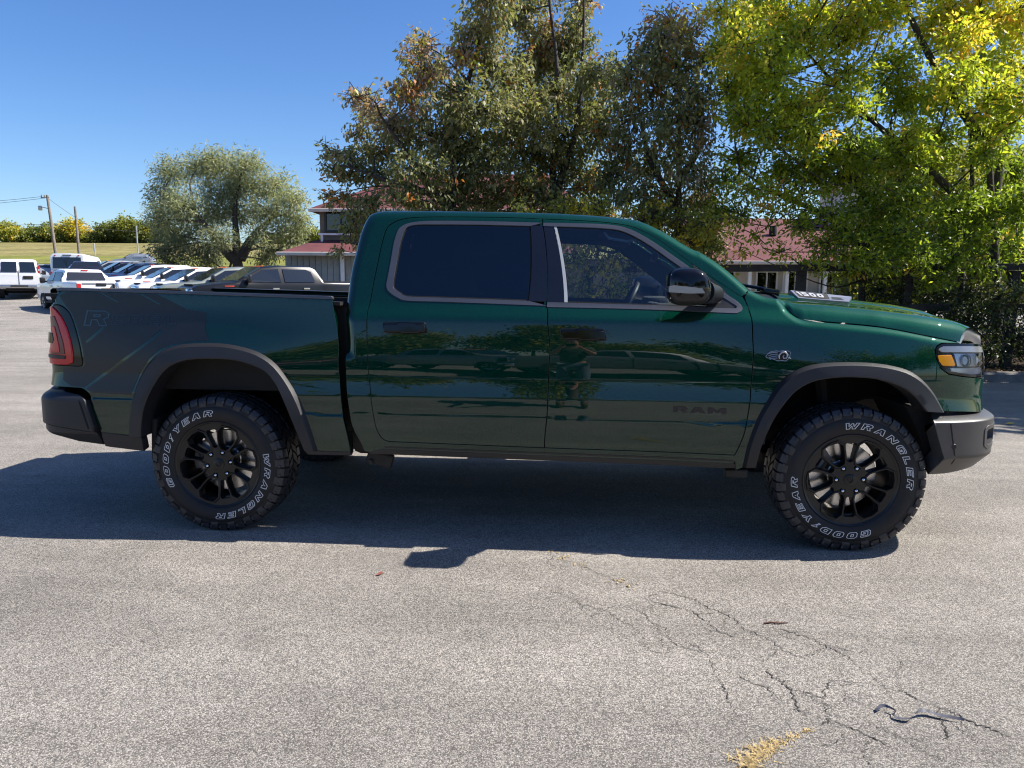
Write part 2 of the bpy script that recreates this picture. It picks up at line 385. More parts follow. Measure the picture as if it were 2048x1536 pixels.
K['flareR_i'] = [(-0.419,0.586),(-0.407,0.679),(-0.383,0.776),(-0.334,0.874),(-0.284,0.952),(-0.225,1.006),(-0.155,1.037),(-0.08,1.05),(0.029,1.054),(0.162,1.047),(0.268,1.018),(0.338,0.984),(0.391,0.925),(0.434,0.85),(0.483,0.724),(0.536,0.579),(0.555,0.52)]
K['flareF_o'] = [(3.071,0.477),(3.086,0.6),(3.124,0.736),(3.177,0.851),(3.244,0.958),(3.309,1.019),(3.387,1.056),(3.488,1.074),(3.63,1.08),(3.772,1.073),(3.887,1.051),(3.958,1.022),(4.026,0.969),(4.086,0.898),(4.135,0.81)]
K['flareF_i'] = [(3.136,0.484),(3.151,0.593),(3.189,0.71),(3.237,0.806),(3.291,0.884),(3.346,0.937),(3.423,0.977),(3.522,0.996),(3.616,1.001),(3.729,0.994),(3.814,0.974),(3.896,0.94),(3.957,0.893),(3.992,0.847),(4.014,0.819)]
K['bed_bot'] = [(0.618,0.51),(0.826,0.505)]
K['hood_line'] = [(3.355,1.419),(3.372,1.381),(3.379,1.34),(3.407,1.309),(3.448,1.296),(3.551,1.291),(3.835,1.268),(4.13,1.241),(4.061,1.219),(4.182,1.2),(4.274,1.183)]
K['cowl'] = [(3.213,1.471),(3.236,1.454),(3.269,1.432),(3.315,1.418),(3.356,1.416)]
K['head_out'] = [(4.281,1.18),(4.138,1.181),(4.107,1.167),(4.088,1.143),(4.088,1.099),(4.115,1.049),(4.157,1.02)]
K['amber'] = [(4.091,1.117),(4.172,1.118),(4.192,1.067),(4.185,1.061),(4.115,1.065),(4.098,1.087)]
K['head_bot'] = [(4.157,1.02),(4.246,1.005),(4.413,0.986)]
K['fascia_bot'] = [(4.136,0.809),(4.261,0.805),(4.394,0.794)]
K['fbump'] = [(4.047,0.771),(4.098,0.792),(4.205,0.791),(4.311,0.786)]
K['fbump_l'] = [(4.051,0.762),(4.077,0.672),(4.115,0.566),(4.087,0.458),(4.239,0.473),(4.305,0.494)]
K['rbump'] = [(-0.904,0.845),(-0.805,0.825),(-0.765,0.806),(-0.748,0.74),(-0.714,0.613),(-0.99,0.656),(-0.923,0.643)]
K['rval'] = [(-0.712,0.611),(-0.71,0.524),(-0.876,0.545),(-0.92,0.569)]
K['sval'] = [(-0.701,0.603),(-0.439,0.572),(-0.458,0.49),(-0.688,0.513)]
K['ram'] = [(2.673,0.812),(2.966,0.779),(2.677,0.781),(2.963,0.819)]
K['emblem'] = [(3.166,1.106),(3.303,1.119),(3.233,1.081),(3.221,1.136)]
K['decal'] = [(-0.752,1.438),(-0.226,1.425),(-0.095,1.335),(0.019,1.319),(-0.014,1.207),(0.002,1.154),(-0.165,1.138),(-0.257,1.114),(-0.38,1.016),(-0.457,0.9),(-0.481,0.825),(-0.758,0.823),(-0.95,0.87),(-0.985,0.944)]
K['decalR'] = [(-0.774,1.232),(-0.694,1.33),(-0.541,1.326),(-0.536,1.303),(-0.58,1.257),(-0.569,1.229),(-0.625,1.223),(-0.644,1.268),(-0.591,1.303),(-0.702,1.233)]
K['stripe1'] = [(-0.816,1.137),(-0.769,1.158),(-0.674,1.222),(-0.647,1.222),(-0.733,1.181)]
K['stripe2'] = [(-0.801,0.877),(-0.644,0.982),(-0.287,1.209),(-0.445,1.123),(-0.637,0.993)]
K['step_line'] = [(-0.751,0.822),(-0.476,0.812),(-0.475,0.798),(-0.745,0.808)]
K['charline'] = [(0.836,0.756),(0.96,0.746),(1.958,0.734),(2.217,0.721),(2.863,0.713),(2.937,0.719),(2.996,0.731),(3.121,0.738)]

# ================================================================== GREEN PICKUP
truck = thing('pickup_truck', 'dark green crew cab pickup with black wheels and white lettered tyres in the foreground', 'pickup truck')
def wround(lines, wf=W0):
    """body surface rolled inwards along open lines: (polyline with the panel on its right, radius)"""
    LL = [(np.asarray(L, float), r) for L, r in lines]
    def f(u, z):
        u = np.asarray(u, float); z = np.asarray(z, float); sh = np.broadcast(u, z).shape
        p = np.column_stack([np.broadcast_to(u, sh).ravel(), np.broadcast_to(z, sh).ravel()])
        w = np.asarray(wf(p[:, 0], p[:, 1])).copy()
        for L, r in LL:
            d, s_ = dist_poly(p, L, False); d = np.clip(d*s_, 0, r)
            w -= r-np.sqrt(np.maximum(r*r-(r-d)**2, 0))
        return w.reshape(sh)
    return f
def rows(lines, fr=(.02, .07, .16, .28, .42, .6, .8, 1.0)):
    out = []
    for L, r in lines:
        L = dens(L, .03, False); t = np.gradient(L, axis=0); t /= np.linalg.norm(t, axis=1)[:, None]+1e-9
        nr = np.column_stack([t[:, 1], -t[:, 0]])
        for k in fr: out.append(L+nr*(r*k))
    return np.vstack(out)
def surf_n(u, z, off, wf, e=6e-4):
    a = M(u+e, z, off, wf)-M(u-e, z, off, wf); b = M(u, z+e, off, wf)-M(u, z-e, off, wf)
    n = np.cross(a, b); return n/(np.linalg.norm(n, axis=1)[:, None]+1e-12)
SKIN_ROWS = [.718, .728, .738, .748, .758, .796, .804, .812, .830, .838, .844, .850, .858, .874, .945, .955, .965, .975, 1.262, 1.270, 1.278, 1.286, 1.296, 1.312]
def panel(name, outer, mat, parent, holes=(), wf=W0, off=0., side=1, depth=.02, grid=(.05, .022), bev=.002, extra=None, ds=.035, zrows=None):
    outer = dens(clean(outer), ds); outer = outer if area2(outer) > 0 else outer[::-1]
    hs = []
    for h in holes:
        h = dens(clean(h), ds); hs.append(h if area2(h) < 0 else h[::-1])
    if grid and (zrows or grid[1] < .021):                # skins: level rows that follow the creases
        ROWS = zrows or SKIN_ROWS
        mn, mx = outer.min(0), outer.max(0); zr = ROWS+[z for z in np.arange(mn[1]+.01, mx[1], grid[1]) if min(abs(z-r_) for r_ in ROWS) > .007]
        gx = np.arange(mn[0]+.012, mx[0], grid[0]); X, Z = np.meshgrid(gx, np.array(zr)); lv = np.column_stack([X.ravel(), Z.ravel()])
        extra = lv if extra is None else np.vstack([lv, extra]); grid = None
    V2, F, loops = cdt([outer]+hs, grid, extra)
    P = M(V2[:, 0], V2[:, 1], off, wf); N = surf_n(V2[:, 0], V2[:, 1], off, wf)
    V = [P]; NN = [N]; FF = [tuple(f) for f in F]; b = len(P)
    if depth > 0:
        for ids in loops:
            k = len(ids); q = V2[ids]
            a = q-np.roll(q, 1, 0); c = np.roll(q, -1, 0)-q
            a /= np.linalg.norm(a, axis=1)[:, None]+1e-9; c /= np.linalg.norm(c, axis=1)[:, None]+1e-9
            t = a+c; t /= np.linalg.norm(t, axis=1)[:, None]+1e-9
            o2 = np.column_stack([t[:, 1], -t[:, 0]])
            n0 = N[ids]; r1 = M(q[:, 0]+o2[:, 0]*bev, q[:, 1]+o2[:, 1]*bev, off-bev, wf)
            p0 = P[ids]
            o3 = M(q[:, 0]+o2[:, 0]*.002, q[:, 1]+o2[:, 1]*.002, off, wf)-p0
            o3 /= np.linalg.norm(o3, axis=1)[:, None]+1e-9
            o3 = o3-n0*np.sum(o3*n0, 1)[:, None]; o3 /= np.linalg.norm(o3, axis=1)[:, None]+1e-9
            r1 = p0+o3*bev-n0*bev; r2 = r1-n0*depth
            V += [r1, r2]; NN += [o3*.95+n0*.05, o3]
            for i in range(k):
                j = (i+1) % k
                FF.append((ids[j], ids[i], b+i, b+j)); FF.append((b+j, b+i, b+k+i, b+k+j))
            b += 2*k
    V = np.vstack(V); NN = np.vstack(NN)
    if side < 0:
        V = V*np.array([1, -1, 1]); NN = NN*np.array([1, -1, 1]); FF = [f[::-1] for f in FF]
    me = bpy.data.meshes.new(name); me.from_pydata(V.tolist(), [], FF)
    me.polygons.foreach_set('use_smooth', [True]*len(me.polygons))
    me.normals_split_custom_set_from_vertices(NN.tolist())
    return link(name, me, mat, parent)
def rev(L): return list(L)[::-1]
sm = lambda L, n=4: [tuple(p) for p in catmull(L, n)]
G = .0038                                               # half a shut line

top_lines = sm(K['cab_rear'][4:], 3)[:-1]+sm(K['roof'], 3)[:-1]+sm(K['apillar'], 3)
cab_lines = [(top_lines, .062)]
WC = wround(cab_lines); cab_extra = rows(cab_lines)
door_split = sm(K['doors_split'][:4], 3)[:-1]+[(2.017, 1.33), (2.0, 1.285)]+sm([(1.988, 1.2), (1.975, 1.05), (1.972, .9), (1.968, .767), (1.962, .69), (1.956, .623), (1.954, .559)], 3)
rd_top = sm(K['rdoor_top'], 4); rd_back = sm([rd_top[-1]]+K['rdoor_back'], 4)
bot = [K['doors_bottom'][0], (1.373, .57), (1.954, .559)]; bot2 = [(1.954, .559), (2.453, .553), (3.023, .545)]
fd_top = sm(K['fdoor_top'][:7], 4)+[(3.136, 1.434), (3.147, 1.425)]
fd_front = sm([(3.152, 1.405), (3.149, 1.363), (3.138, 1.302), (3.118, 1.22), (3.107, 1.153), (3.098, 1.003), (3.091, .852), (3.072, .698), (3.051, .618), (3.023, .545)], 4)
fd_top = fd_top+fd_front[:1]
rdoor = rev(rd_top)+door_split[1:]+rev(bot)[1:]+rev(rd_back)[1:]
rdoor = clean(rdoor)
fdoor = clean(fd_top+fd_front[1:]+rev(bot2)[1:]+rev(door_split)[1:])
def ring_c(outer, inner): return list(outer)+rev(inner)
win_r_out = sm(K['rwin_out'][:-1], 3)[:-1]+[K['rwin_out'][-1]]; win_r_in = K['rwin_in']
win_f_out = sm(K['fwin_out'], 3); win_f_in = sm(K['fwin_in'], 3)
# glass outlines closed by the pillar covers
glass_r = sm(win_r_in, 3)
glass_f = [(2.308, 1.829)]+[p for p in sm(K['fwin_in'][1:12], 3)]+[K['fwin_in'][-2], (2.146, 1.389)]
cab_frame = rev(K['rocker_bot'])+sm(K['cab_rear'][:5], 3)[1:-1]+top_lines+[(3.150, 1.432)]+rev(fd_top)[1:]+rd_top[1:]+rd_back[1:]+bot[1:]+bot2[1:]+[(3.045, .55)]
cab_frame = clean(cab_frame)
def side_parts(side):
    near = side > 0
    panel('cab_body', inset(cab_frame, G*.6), 'green_paint', truck, wf=WC, side=side, extra=cab_extra, grid=(.05, .02), depth=.03)
    lab = lambda a: None
    # doors: outer skin with a window opening
    r_hole = sm(K['rwin_out'], 3); r_hole[0] = (2.236, 1.849)
    for nm, outl, trim_out, trim_in, gl, app, hnd in (
        ('rear_door', rdoor, win_r_out, win_r_in, glass_r, K['rapp'], K['rhandle']),
        ('front_door', fdoor, win_f_out, win_f_in, glass_f, K['fapp'], K['fhandle'])):
        hole = clean(list(trim_out))
        hole = np.array([p for p in hole])
        if nm == 'rear_door':                          # opening runs out to the door edge at the pillar: stop it short
            hole = np.array([p if p[0] < 1.9 else (p[0]-.012, p[1]) for p in hole])
        else:
            hole = np.array([p if p[0] > 2.3 else (p[0]+.008, p[1]) for p in hole])
        d = panel(nm, inset(outl, G), 'green_paint', truck, holes=[inset(hole, .001)], wf=WC, side=side, extra=cab_extra, grid=(.05, .016))
        ring = clean(list(sm(trim_out, 2))+rev(sm(trim_in, 2)))
        panel('window_trim', ring, 'satin_trim', d, wf=WC, off=.004, side=side, depth=.010, grid=None, bev=.0015)
        panel('window', clean(gl), 'privacy_glass' if nm == 'rear_door' else 'clear_glass', d, wf=WC, off=-.0055, side=side, depth=0, grid=(.08, .06))
        panel('pillar_cover', clean(app), 'pillar_black', d, wf=WC, off=.001, side=side, depth=.014, grid=(.05, .03))
        # window rubber: dark lip inside the trim
        panel('window_seal', clean(list(gl)), 'void_black', d, holes=[inset(gl, .006)], wf=WC, off=-.0040, side=side, depth=.010, grid=None)
        (u0, z0), (u1, z1) = hnd
        zc = (z0+z1)/2; h = (z0-z1)/2; uc = (u0+u1)/2; L = (u1-u0)/2
        zl = lambda u: zc-(u-uc)*.006
        def rr(L_, h_, r_=.012):
            a = []
            for cx, cz, w0 in ((L_-r_, -h_+r_, -90), (L_-r_, h_-r_, 0), (-L_+r_, h_-r_, 90), (-L_+r_, -h_+r_, 180)):
                for w in (0, 30, 60, 90): a.append((uc+cx+r_*math.cos(math.radians(w0+w)), zc+cz+r_*math.sin(math.radians(w0+w))))
            return a
        panel('handle_recess', rr(L, h), 'satin_black', d, off=.0015, side=side, depth=.004, grid=None)
        bar = [(uc-L*.93, zc-h*.50), (uc-L*.22, zc-h*.50), (uc-L*.16, zc-h*.72), (uc+L*.55, zc-h*.72), (uc+L*.62, zc-h*.5), (uc+L*.93, zc-h*.45), (uc+L*.93, zc+h*.5), (uc+L*.6, zc+h*.55), (uc+L*.5, zc+h*.82), (uc-L*.2, zc+h*.82), (uc-L*.28, zc+h*.55), (uc-L*.93, zc+h*.5)]
        panel('door_handle', bar, 'gloss_black', d, off=.030, side=side, depth=.024, grid=(.05, .012), bev=.0095)
        if nm == 'front_door':
            panel('mirror_sail', clean(K['sail']), 'satin_black', d, wf=WC, off=.0005, side=side, depth=.012, grid=(.06, .04))
            panel('channel_strip', clean([(2.298, 1.829), (2.312, 1.829), (2.152, 1.391), (2.134, 1.391)]), 'light_trim', d, wf=WC, off=.001, side=side, depth=.005, grid=(.03, .03), bev=.001)
        if near and nm == 'front_door':
            B = K['ram']; u0_, u1_ = 2.674, 2.966
            letters_on_body('lettering', 'RAM', u0_, .7845, .034, u1_-u0_, d, 'satin_black', .0035, slope=-.012, gap=.17)
        if near and nm == 'rear_door':
            panel('window_sticker', [(1.685, 1.655), (2.03, 1.648), (1.955, 1.44), (1.655, 1.446)], 'sticker_paper', d, wf=WC, off=-.0135, depth=0, grid=(.1, .06))
    # inner liner: pillars, door backs; keeps the shut lines dark
    lin = clean(rev(K['rocker_bot'])+sm(K['cab_rear'], 2)[1:-1]+sm(K['roof'], 2)[:-1]+sm(K['apillar'], 2)+fd_front[4:])
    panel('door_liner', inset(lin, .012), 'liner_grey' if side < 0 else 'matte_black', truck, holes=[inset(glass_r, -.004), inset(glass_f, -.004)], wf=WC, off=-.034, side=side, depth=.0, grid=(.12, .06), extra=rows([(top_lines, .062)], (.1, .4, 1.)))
    # bed side
    arch_r = sm([tuple(.62*np.array(p)+.38*np.array(q)) for p, q in zip(K['flareR_o'], catmull(K['flareR_i'], 8)[np.linspace(0, 128, 19).astype(int)])], 2)
    bed = [(-1.085, 1.352), (-.93, 1.374), (-.899, 1.402), (-.871, 1.431), (-.835, 1.452)]+K['bed_top'][1:-1]+[(.800, 1.4125)]+sm([(.799, 1.40), (.779, 1.281), (.758, 1.046), (.769, .888), (.783, .729), (.806, .607), (.819, .507)], 3)+[(.616, .512)]
    bed += rev(arch_r)+[(-.465, .585)]+rev(sm([(-.74, .735), (-.725, .672), (-.712, .632), (-.697, .598)], 2))+rev(sm([(-.858, .863), (-.807, .86), (-.769, .838), (-.752, .812), (-.74, .735)], 3))[1:]+[(-1.09, .870), (-1.09, .997)]
    tfront = [(-.84, .992), (-.812, .994), (-.799, 1.013), (-.806, 1.065), (-.818, 1.146), (-.825, 1.226), (-.832, 1.295), (-.85, 1.331), (-.885, 1.354), (-.94, 1.352), (-1.085, 1.347)]
    bed += sm(tfront, 2)
    bl = [([(-1.3, 1.30), (-.93, 1.374), (-.899, 1.402), (-.871, 1.431), (-.835, 1.452)]+K['bed_top'][1:-1]+[(.9, 1.41)], .02)]
    bedp = panel('bed_side', inset(clean(bed), G), 'green_paint', truck, wf=wround(bl), side=side, extra=rows(bl), grid=(.045, .018), depth=.03)
    strip = sm([(-.86, 1.440), (-.835, 1.4535), (-.6, 1.4495), (-.295, 1.4425), (.01, 1.4355), (.461, 1.4235), (.80, 1.414)], 2)
    low = [(p[0], p[1]-.012) for p in strip]
    panel('bed_rail_cap', clean(strip+rev(low)), 'satin_trim', truck, off=.004, side=side, depth=.03, grid=None, bev=.004)
    # front wing
    arch_f = sm([tuple(.62*np.array(p)+.38*np.array(q)) for p, q in zip(K['flareF_o'], K['flareF_i'])], 2)
    hl = [(3.347, 1.42), (3.365, 1.382), (3.376, 1.341), (3.404, 1.312), (3.446, 1.299), (3.549, 1.292), (3.832, 1.267), (4.061, 1.223), (4.182, 1.2), (4.274, 1.1835)]
    cow = [(3.206, 1.471), (3.229, 1.455), (3.261, 1.436), (3.308, 1.424), (3.347, 1.42)]
    fl = [([tuple(p) for p in (np.array(sm(cow, 2)[:-1]+sm(hl, 3))+[0, .014])], .06)]
    fend = [(3.157, 1.428)]+sm(cow, 2)[:-1]+sm(hl, 3)+[(4.15, 1.1835), (4.132, 1.183), (4.100, 1.170), (4.081, 1.146), (4.082, 1.1), (4.111, 1.047), (4.155, 1.016), (4.243, 1.001), (4.406, .983), (4.50, .978), (4.50, .796), (4.384, .796), (4.255, .806), (4.11, .812)]
    fend += rev(arch_f)[1:]+[(3.035, .45)]+rev(fd_front)
    panel('front_wing', inset(clean(fend), G), 'green_paint', truck, wf=wround(fl), side=side, extra=rows(fl), grid=(.04, .016), depth=.025)
    # wheel arch flares
    for o_, i_, cx in ((K['flareR_o'], K['flareR_i'], .06), (K['flareF_o'], K['flareF_i'], 3.62)):
        n_ = 44; A = catmull(o_, 10); B = catmull(i_, 10)
        def rs(P):
            s_ = np.concatenate([[0], np.cumsum(np.linalg.norm(np.diff(P, axis=0), axis=1))]); q = np.linspace(0, s_[-1], n_)
            return np.column_stack([np.interp(q, s_, P[:, 0]), np.interp(q, s_, P[:, 1])])
        A, B = rs(A), rs(B); V = []
        for k, (t, of) in enumerate(((0, -.004), (.02, .004), (.21, .033), (.6, .037), (.93, .040), (1.0, .036), (1.01, .01), (1.02, -.09))):
            q = A+(B-A)*t; V.append(M(q[:, 0], q[:, 1], of))
        V = np.stack(V); nr = len(V)
        if side < 0: V = V*np.array([1, -1, 1])
        F = []
        for a in range(nr-1):
            for b in range(n_-1):
                q = (a*n_+b, a*n_+b+1, (a+1)*n_+b+1, (a+1)*n_+b); F.append(q)
        for e_ in (0, n_-1): F.append(tuple(a*n_+e_ for a in range(nr)))
        mb = MB(); mb.add(V.reshape(-1, 3), F)
        fo = mb.build('wheel_arch_flare', 'flare_plastic', truck, smooth=True, angle=35)
        # dark wheel house behind it
        mb = MB(); n2 = 28; C_ = rs(B)[np.linspace(0, n_-1, n2).astype(int)]
        pr = M(C_[:, 0], C_[:, 1], -.05); cen = np.array([cx, 0, .45])
        V = []
        for y_, g_ in ((None, 0), (-.72, .05), (-.52, .06)):
            for p in pr:
                q = p.copy()
                if y_ is not None:
                    q[1] = y_; d_ = q-cen; d_[1] = 0; q += d_/np.linalg.norm(d_)*g_
                V.append(q)
        V = np.array(V)
        if side < 0: V = V*np.array([1, -1, 1])
        F = [(a*n2+b, a*n2+b+1, (a+1)*n2+b+1, (a+1)*n2+b) for a in range(2) for b in range(n2-1)]
        F.append(tuple(2*n2+b for b in range(n2)))
        mb.add(V, F); mb.build('wheel_house', 'void_black', truck, smooth=True)
    # tail lamp, wrapped round the corner
    tl = rev(sm([(-.84, .996), (-.814, .998), (-.804, 1.015), (-.811, 1.065), (-.823, 1.146), (-.830, 1.226), (-.837, 1.293), (-.854, 1.327), (-.887, 1.349), (-.94, 1.348), (-1.07, 1.343)], 2))+[(-1.07, .998)]
    tl = clean(rev(tl))
    t_ = panel('tail_light', tl, 'gloss_black', truck, off=.002, side=side, depth=.04, grid=(.03, .04), bev=.004)
    lens = [(-1.06, 1.006), (-.9, 1.004), (-.862, 1.016), (-.862, 1.06), (-.872, 1.15), (-.880, 1.22), (-.898, 1.285), (-.925, 1.318), (-.96, 1.338), (-1.06, 1.338)]
    panel('tail_lens', lens, 'red_lens', t_, off=.012, side=side, depth=.012, grid=(.03, .03), bev=.006)
    panel('lamp_bar', [(-1.0, 1.065), (-.905, 1.065), (-.915, 1.14), (-.935, 1.24), (-.95, 1.285), (-1.02, 1.285)], 'deep_red', t_, off=.0165, side=side, depth=.006, grid=(.03, .03), bev=.003)
    panel('lamp_bar', [(-.99, 1.075), (-.935, 1.075), (-.945, 1.13), (-.96, 1.225), (-1.0, 1.225)], 'red_lens', t_, off=.021, side=side, depth=.005, grid=(.03, .03), bev=.002)
    panel('reverse_lamp', [(-1.06, 1.13), (-.985, 1.13), (-.975, 1.15), (-.985, 1.185), (-1.06, 1.19)], 'gloss_black', t_, off=.024, side=side, depth=.006, grid=(.03, .03), bev=.003)
    panel('reflector_strip', [(-1.04, 1.04), (-.905, 1.036), (-.9, 1.052), (-1.04, 1.058)], 'satin_black', t_, off=.0175, side=side, depth=.004, grid=None)
    # head lamp
    ho = [(4.46, 1.163), (4.42, 1.172), (4.273, 1.179)]+sm([(4.136, 1.179), (4.104, 1.166), (4.088, 1.144), (4.089, 1.1), (4.116, 1.050), (4.157, 1.021)], 3)+[(4.243, 1.006), (4.406, .988), (4.46, .985)]
    ho = clean(ho)
    hd = panel('head_light', ho, 'satin_black', truck, off=-.030, side=side, depth=0, grid=(.05, .05))
    panel('lamp_rim', ho, 'gloss_black', hd, holes=[inset(ho, .010)], off=.001, side=side, depth=.05, grid=None, bev=.003)
    panel('lamp_bezel', [(4.135, 1.172), (4.46, 1.160), (4.46, 1.128), (4.3, 1.135), (4.12, 1.138), (4.103, 1.150), (4.112, 1.166)], 'bright_bezel', hd, off=.000, side=side, depth=.03, grid=(.03, .02), bev=.004)
    panel('amber_reflector', clean(K['amber']), 'amber_lens', hd, off=.0015, side=side, depth=.012, grid=(.03, .03), bev=.003)
    for uu, zz, rr_ in ((4.275, 1.085, .030), (4.385, 1.084, .030)):
        c = M(np.array([uu]), np.array([zz]), -.026)[0]; n_ = surf_n(np.array([uu]), np.array([zz]), 0, W0)[0]
        mb = MB(); mb.lathe([(.001, .0), (.014, -.001), (.022, -.007), (.026, -.016), (.03, -.016), (rr_, .012), (rr_+.004, .012), (rr_+.004, -.02)], n=20)
        o = mb.build('projector_lamp', 'chrome', hd, smooth=True)
        yv = Vector(-n_) if side > 0 else Vector((-n_[0], n_[1], -n_[2])); o.rotation_euler = yv.to_track_quat('Y', 'Z').to_euler()
        o.location = (c[0], c[1]*side, c[2])
    panel('reflector_shelf', [(4.175, 1.046), (4.46, 1.040), (4.46, 1.004), (4.25, 1.014), (4.185, 1.024)], 'lamp_silver', hd, off=-.012, side=side, depth=.02, grid=(.03, .02), bev=.004)
    panel('reflector_plate', [(4.205, 1.126), (4.46, 1.120), (4.46, 1.05), (4.225, 1.056)], 'lamp_silver', hd, off=-.018, side=side, depth=.01, grid=(.03, .02))
    panel('lamp_lens', inset(ho, .004), 'lens_glass', hd, off=-.003, side=side, depth=0, grid=(.03, .03))
    # black liner between the arch and the bumper
    mb = MB(); mb.prism([(3.97, .83), (4.20, .80), (4.20, .47), (4.13, .46), (4.10, .56), (4.05, .68)], -.92*side, -.45*side); mb.build('wheel_house_liner', 'void_black', truck)
    # bumpers
    fb = [(4.052, .762), (4.062, .782), (4.09, .797), (4.2, .800), (4.5, .792), (5.318, .79), (5.318, .50), (4.75, .495), (4.5, .490), (4.33, .470), (4.2, .452), (4.105, .449), (4.118, .52), (4.122, .563), (4.083, .67)]
    def wfb(u, z): return W0(u, np.full(np.broadcast(u, z).shape, .70))-.9*np.clip(.56-np.asarray(z), 0, 1)-.11*np.clip((np.asarray(z)-.758)/.042, 0, 1)**1.6
    fog = [(4.365, .700), (4.38, .715), (4.52, .717), (4.545, .70), (4.54, .635), (4.52, .615), (4.39, .612), (4.37, .625)]
    bp = panel('front_bumper', clean(fb), 'bumper_paint', truck, holes=[fog], wf=wfb, off=.045, side=side, depth=.09, grid=(.03, .02), bev=.004, zrows=list(np.linspace(.755, .797, 11)))
    panel('fog_lamp_frame', inset(fog, -.012), 'bumper_paint', bp, holes=[inset(fog, .006)], wf=wfb, off=.049, side=side, depth=.05, grid=None, bev=.003)
    panel('fog_lamp', inset(fog, .004), 'gloss_black', bp, wf=wfb, off=.005, side=side, depth=0, grid=(.03, .03))
    panel('bumper_end_cap', [(4.128, .786), (4.134, .786), (4.19, .52), (4.184, .52)], 'void_black', bp, wf=wfb, off=.0465, side=side, depth=.002, grid=None, bev=.0005)
    c = M(np.array([4.165]), np.array([.628]), .045, wfb)[0]
    mb = MB(); mb.lathe([(.001, -.004), (.013, -.004), (.015, -.002), (.015, .006)], (c[0], c[1]*side, c[2]), 'Y', 20); mb.build('parking_sensor', 'satin_black', bp, smooth=True)
    def wrb(u, z): return W0(-.9, np.full(np.broadcast(u, z).shape, .8))+0*np.asarray(u)-.8*np.clip(.60-np.asarray(z), 0, 1)-.05*np.clip((np.asarray(z)-.79)/.05, 0, 1)**2
    rb = [(-1.78, .845), (-.935, .842), (-.815, .826), (-.785, .812), (-.770, .79), (-.753, .727), (-.722, .612), (-1.0, .648), (-1.78, .66)]
    rbm = panel('rear_bumper', clean(rb), 'flare_plastic', truck, wf=wrb, off=.040, side=side, depth=.10, grid=(.04, .02), bev=.012)
    panel('bumper_valance', [(-1.5, .655), (-1.0, .642), (-.722, .606), (-.716, .515), (-.86, .535), (-.95, .565), (-1.1, .60), (-1.5, .61)], 'flare_plastic', rbm, wf=wrb, off=.026, side=side, depth=.08, grid=(.04, .02), bev=.008)
    panel('bumper_insert', [(-.80, .80), (-.79, .80), (-.742, .625), (-.752, .625)], 'void_black', rbm, wf=wrb, off=.0415, side=side, depth=.002, grid=None, bev=.0005)
    panel('side_valance', [(-.700, .596), (-.45, .572), (-.448, .49), (-.687, .512)], 'flare_plastic', truck, off=-.004, side=side, depth=.05, grid=(.05, .03), bev=.006)
    panel('bed_sill_trim', [(.54, .512), (.812, .505), (.815, .486), (.56, .488)], 'flare_plastic', truck, off=-.004, side=side, depth=.05, grid=None, bev=.004)
    panel('side_sill', [(.925, .506), (1.0, .528), (3.03, .492), (3.03, .466), (.935, .500)], 'satin_black', truck, off=.002, side=side, depth=.02, grid=None, bev=.003)
    panel('sill_line', [(1.02, .545), (3.02, .515), (3.02, .507), (1.02, .537)], 'satin_black', truck, off=.0025, side=side, depth=.01, grid=None, bev=.001)

